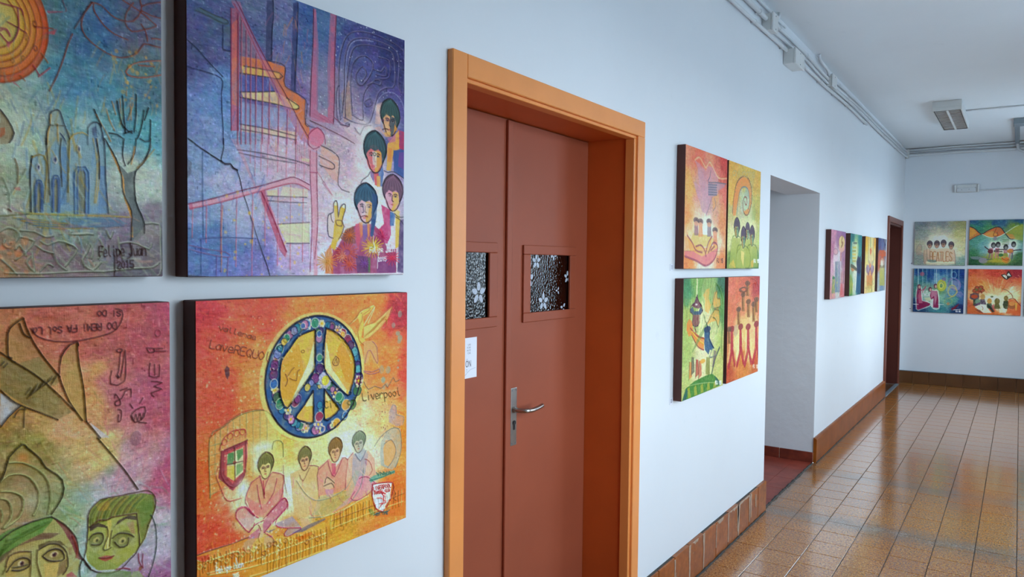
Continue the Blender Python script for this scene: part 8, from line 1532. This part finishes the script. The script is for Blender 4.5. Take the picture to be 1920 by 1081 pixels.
    def H(s, hair, al, u, v, ru, rv, fl, fr, ln):
        s.B('e8e2d8', .25, u, v, ru*1.1, rv*1.1)
        s.E(hair, 1, u, v-rv*.18, ru, rv*.84); s.E(fl, 1, u-ru*.05, v+rv*.32, ru*.66, rv*.66)
        s.P(fr, .8, [u-ru*.02, v-rv*.1, u+ru*.55, v-rv*.05, u+ru*.6, v+rv*.5, u+ru*.2, v+rv*.95, u, v+rv*.97])
        s.P(hair, 1, [u-ru*.95, v-rv*.1, u-ru*.8, v-rv*.6, u, v-rv, u+ru*.8, v-rv*.6, u+ru*.97, v, u+ru*.8, v+rv*.3, u+ru*.55, v-rv*.02, u+ru*.3, v-rv*.16, u, v-rv*.05, u-ru*.35, v-rv*.14, u-ru*.62, v+rv*.04, u-ru*.82, v+rv*.25])
        hl = [min(255, int(int(hair[i:i+2], 16)*1.35+16)) for i in (0, 2, 4)]; hs = '%02x%02x%02x' % tuple(hl)
        for k in range(7): s.line(hs, .5, max(1.5, ru*.05), .5, [u, v-rv*.95, u+(k-3)*ru*.2, v-rv*.6, u+(k-3)*ru*.28, v-rv*.18])
        lw = max(1.6, ru*.06)
        for e in (-.30, .26):
            s.line(ln, .9, lw, .5, [u+ru*(e-.16), v+rv*.10, u+ru*e, v+rv*.05, u+ru*(e+.16), v+rv*.10]); s.E('e8e0d4', .8, u+ru*e, v+rv*.19, ru*.13, rv*.045); s.E(ln, 1, u+ru*e, v+rv*.19, ru*.07, rv*.045)
            s.line(ln, .7, lw*.8, .3, [u+ru*(e-.15), v+rv*.2, u+ru*e, v+rv*.14, u+ru*(e+.15), v+rv*.2])
        s.line(ln, .8, lw, .5, [u-ru*.02, v+rv*.14, u-ru*.08, v+rv*.42, u+ru*.06, v+rv*.46]); s.P('a85048', .85, [u-ru*.2, v+rv*.64, u, v+rv*.60, u+ru*.18, v+rv*.64, u, v+rv*.71])
        s.line(ln, .9, lw*1.2, 1.2, [u-ru*.7, v+rv*.3, u-ru*.96, v-rv*.1, u-ru*.75, v-rv*.68, u, v-rv*1.03, u+ru*.78, v-rv*.66, u+ru, v-rv*.1, u+ru*.72, v+rv*.4, u+ru*.4, v+rv*.85, u, v+rv, u-ru*.38, v+rv*.84, u-ru*.7, v+rv*.3])
    def D(s, c, al, n, u0, v0, u1, v1, r):
        for k in range(n):
            u = s.r.uniform(u0, u1); v = s.r.uniform(v0, v1); q = r*s.r.uniform(.5, 1.3); s.E(c, al, u, v, q, q*s.r.uniform(.7, 1.3)); 
    def K(s, pal, al, n, u0, v0, u1, v1, ln, wd, ang):
        for k in range(n):
            u = s.r.uniform(u0, u1); v = s.r.uniform(v0, v1); a = math.radians(ang+s.r.uniform(-35, 35)); q = ln*s.r.uniform(.4, 1.2)
            s.line(pal[k % len(pal)], al*s.r.uniform(.5, 1), wd*s.r.uniform(.5, 1.3), .12, [u-q*math.cos(a), v-q*math.sin(a), u+s.r.uniform(-3, 3), v+s.r.uniform(-3, 3), u+q*math.cos(a), v+q*math.sin(a)])
    def run(s, cmds):
        for c in cmds:
            k, a = c[0], c[1:]
            if k == 'L': s.line(a[0], a[1], a[2], a[3], a[4])
            else: getattr(s, k)(*a)
def painting(key, n, u0, u1, z0, z1, depth, illum, label, axis=0, tilt=0, group=None, relief=.0019):
    cv = Canvas(n, sum(map(ord, key))*7); cv.run(PAINT[key])
    rgb = np.clip(cv.rgb, .01, 1); ds = {'A': .08, 'C': .1, 'D': .08, 'E': .1, 'H': .1, 'F': .1, 'G': .22}.get(key[0], 0); rgb = rgb*(1-ds)+rgb.mean(axis=2, keepdims=True)*ds; rgb = np.clip((rgb-.5)*1.16+.485, .012, 1); lin = np.where(rgb <= .04045, rgb/12.92, ((rgb+.055)/1.055)**2.4)
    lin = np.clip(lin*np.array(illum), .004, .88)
    h = np.clip(cv.h, -.4, 2.2); fade = np.minimum(1, np.minimum(np.minimum(cv.u, 1-cv.u), np.minimum(cv.v, 1-cv.v))*60); h = h*fade
    W, Hh = u1-u0, z1-z0; t = empty('painting', ((0, (u0+u1)/2, z0) if axis == 0 else ((u0+u1)/2, Y1, z0)), label, 'painting', group)
    a = cv.u.ravel()*n; ucoord = u0+.001+(np.arange(n)/(n-1))*(W-.002); vcoord = z1-.001-(np.arange(n)/(n-1))*(Hh-.002)
    U, V = np.meshgrid(ucoord, vcoord); co = np.zeros((n*n, 3))
    if axis == 0: co[:, 0] = depth+h.ravel()*relief; co[:, 1] = U.ravel(); co[:, 2] = V.ravel()
    else: co[:, 0] = U.ravel(); co[:, 1] = Y1-depth-h.ravel()*relief; co[:, 2] = V.ravel()
    i = np.arange(n-1); J, I = np.meshgrid(i, i, indexing='ij'); b = (J*n+I).ravel(); quads = np.stack([b, b+n, b+n+1, b+1], 1)
    me = bpy.data.meshes.new('painted_surface'); me.vertices.add(n*n); me.vertices.foreach_set('co', co.ravel())
    me.loops.add(quads.size); me.loops.foreach_set('vertex_index', quads.ravel().astype(np.int32))
    me.polygons.add(len(quads)); me.polygons.foreach_set('loop_start', np.arange(0, quads.size, 4, dtype=np.int32))
    me.polygons.foreach_set('use_smooth', np.ones(len(quads), bool)); me.update(calc_edges=True)
    ca = me.color_attributes.new('Col', 'FLOAT_COLOR', 'POINT'); ca.data.foreach_set('color', np.hstack([lin.reshape(-1, 3), np.ones((n*n, 1))]).ravel())
    keep(link('painted_surface', me, M['paint']), t)
    e = depth-.0008
    keep(build('panel', B(.002, e, u0, u1, z0, z1, .0015) if axis == 0 else B(u0, u1, Y1-e, Y1-.002, z0, z1, .0015), M['panel']), t)
    if tilt: t.rotation_euler = (tilt, 0, 0) if axis == 0 else (0, tilt, 0)
    return t
BIG = 'large paintings left of the orange door'; MID = 'four paintings between the orange door and the passage'; ROW = 'row of four paintings before the far door'; END = 'paintings on the end wall'
PL = [
 ('C', 400, .160, .765, 1.602, 2.207, .045, 'painting of a blue church and bare tree under an orange sun of music notes', 0, BIG),
 ('D', 400, .173, .778, .949, 1.554, .045, 'painting of a giant green hand above two wide-eyed faces with pencil doodles', 0, BIG),
 ('A', 420, .814, 1.420, 1.600, 2.205, .045, 'violet painting of a pink staircase railing with four mop-haired men in the corner', 0, BIG),
 ('B', 420, .830, 1.435, .954, 1.554, .045, 'orange painting with a flowered peace sign above four seated men', 0, BIG),
 ('E1', 240, 3.360, 3.964, 1.612, 2.205, .045, 'red and orange painting of an open hand holding small figures', 0, MID),
 ('E2', 240, 3.990, 4.590, 1.612, 2.205, .045, 'ochre green painting of a spiral above four dark-haired men', 0, MID),
 ('H1', 240, 3.365, 3.965, .973, 1.566, .045, 'lime green painting of a striped hill with a purple spinning top and blue bird', 0, MID),
 ('H2', 240, 4.022, 4.620, .973, 1.566, .045, 'salmon painting of four thin red figures walking below floating saints', 0, MID),
 ('F1', 150, 6.670, 7.300, 1.348, 1.943, .045, 'pink and mauve painting with a round balloon, first of the row of four', 0, ROW),
 ('F2', 150, 7.530, 8.140, 1.348, 1.943, .045, 'teal painting with stacked yellow shapes, second of the row of four', 0, ROW),
 ('F3', 150, 8.350, 9.010, 1.348, 1.943, .045, 'pale yellow painting with a red heart shape, third of the row of four', 0, ROW),
 ('F4', 150, 9.190, 9.780, 1.348, 1.955, .045, 'blue and rust painting with three small figures, next to the far door', 0, ROW),
 ('G1', 170, .147, .753, 1.654, 2.254, .03, 'grey and cream painting of four heads above a lettered wall', 1, END),
 ('G2', 170, .795, 1.391, 1.660, 2.262, .03, 'green painting of four musicians with guitars under an orange wave', 1, END),
 ('G3', 170, .150, .753, 1.004, 1.607, .03, 'dark blue painting with crimson robed musicians', 1, END),
 ('G4', 170, .797, 1.391, 1.006, 1.610, .03, 'fiery orange painting with a black and white butterfly', 1, END),
 ('G5', 60, 1.425, 2.03, 1.006, 1.610, .03, 'pale teal painting cut off by the right edge of the photo', 1, END)]
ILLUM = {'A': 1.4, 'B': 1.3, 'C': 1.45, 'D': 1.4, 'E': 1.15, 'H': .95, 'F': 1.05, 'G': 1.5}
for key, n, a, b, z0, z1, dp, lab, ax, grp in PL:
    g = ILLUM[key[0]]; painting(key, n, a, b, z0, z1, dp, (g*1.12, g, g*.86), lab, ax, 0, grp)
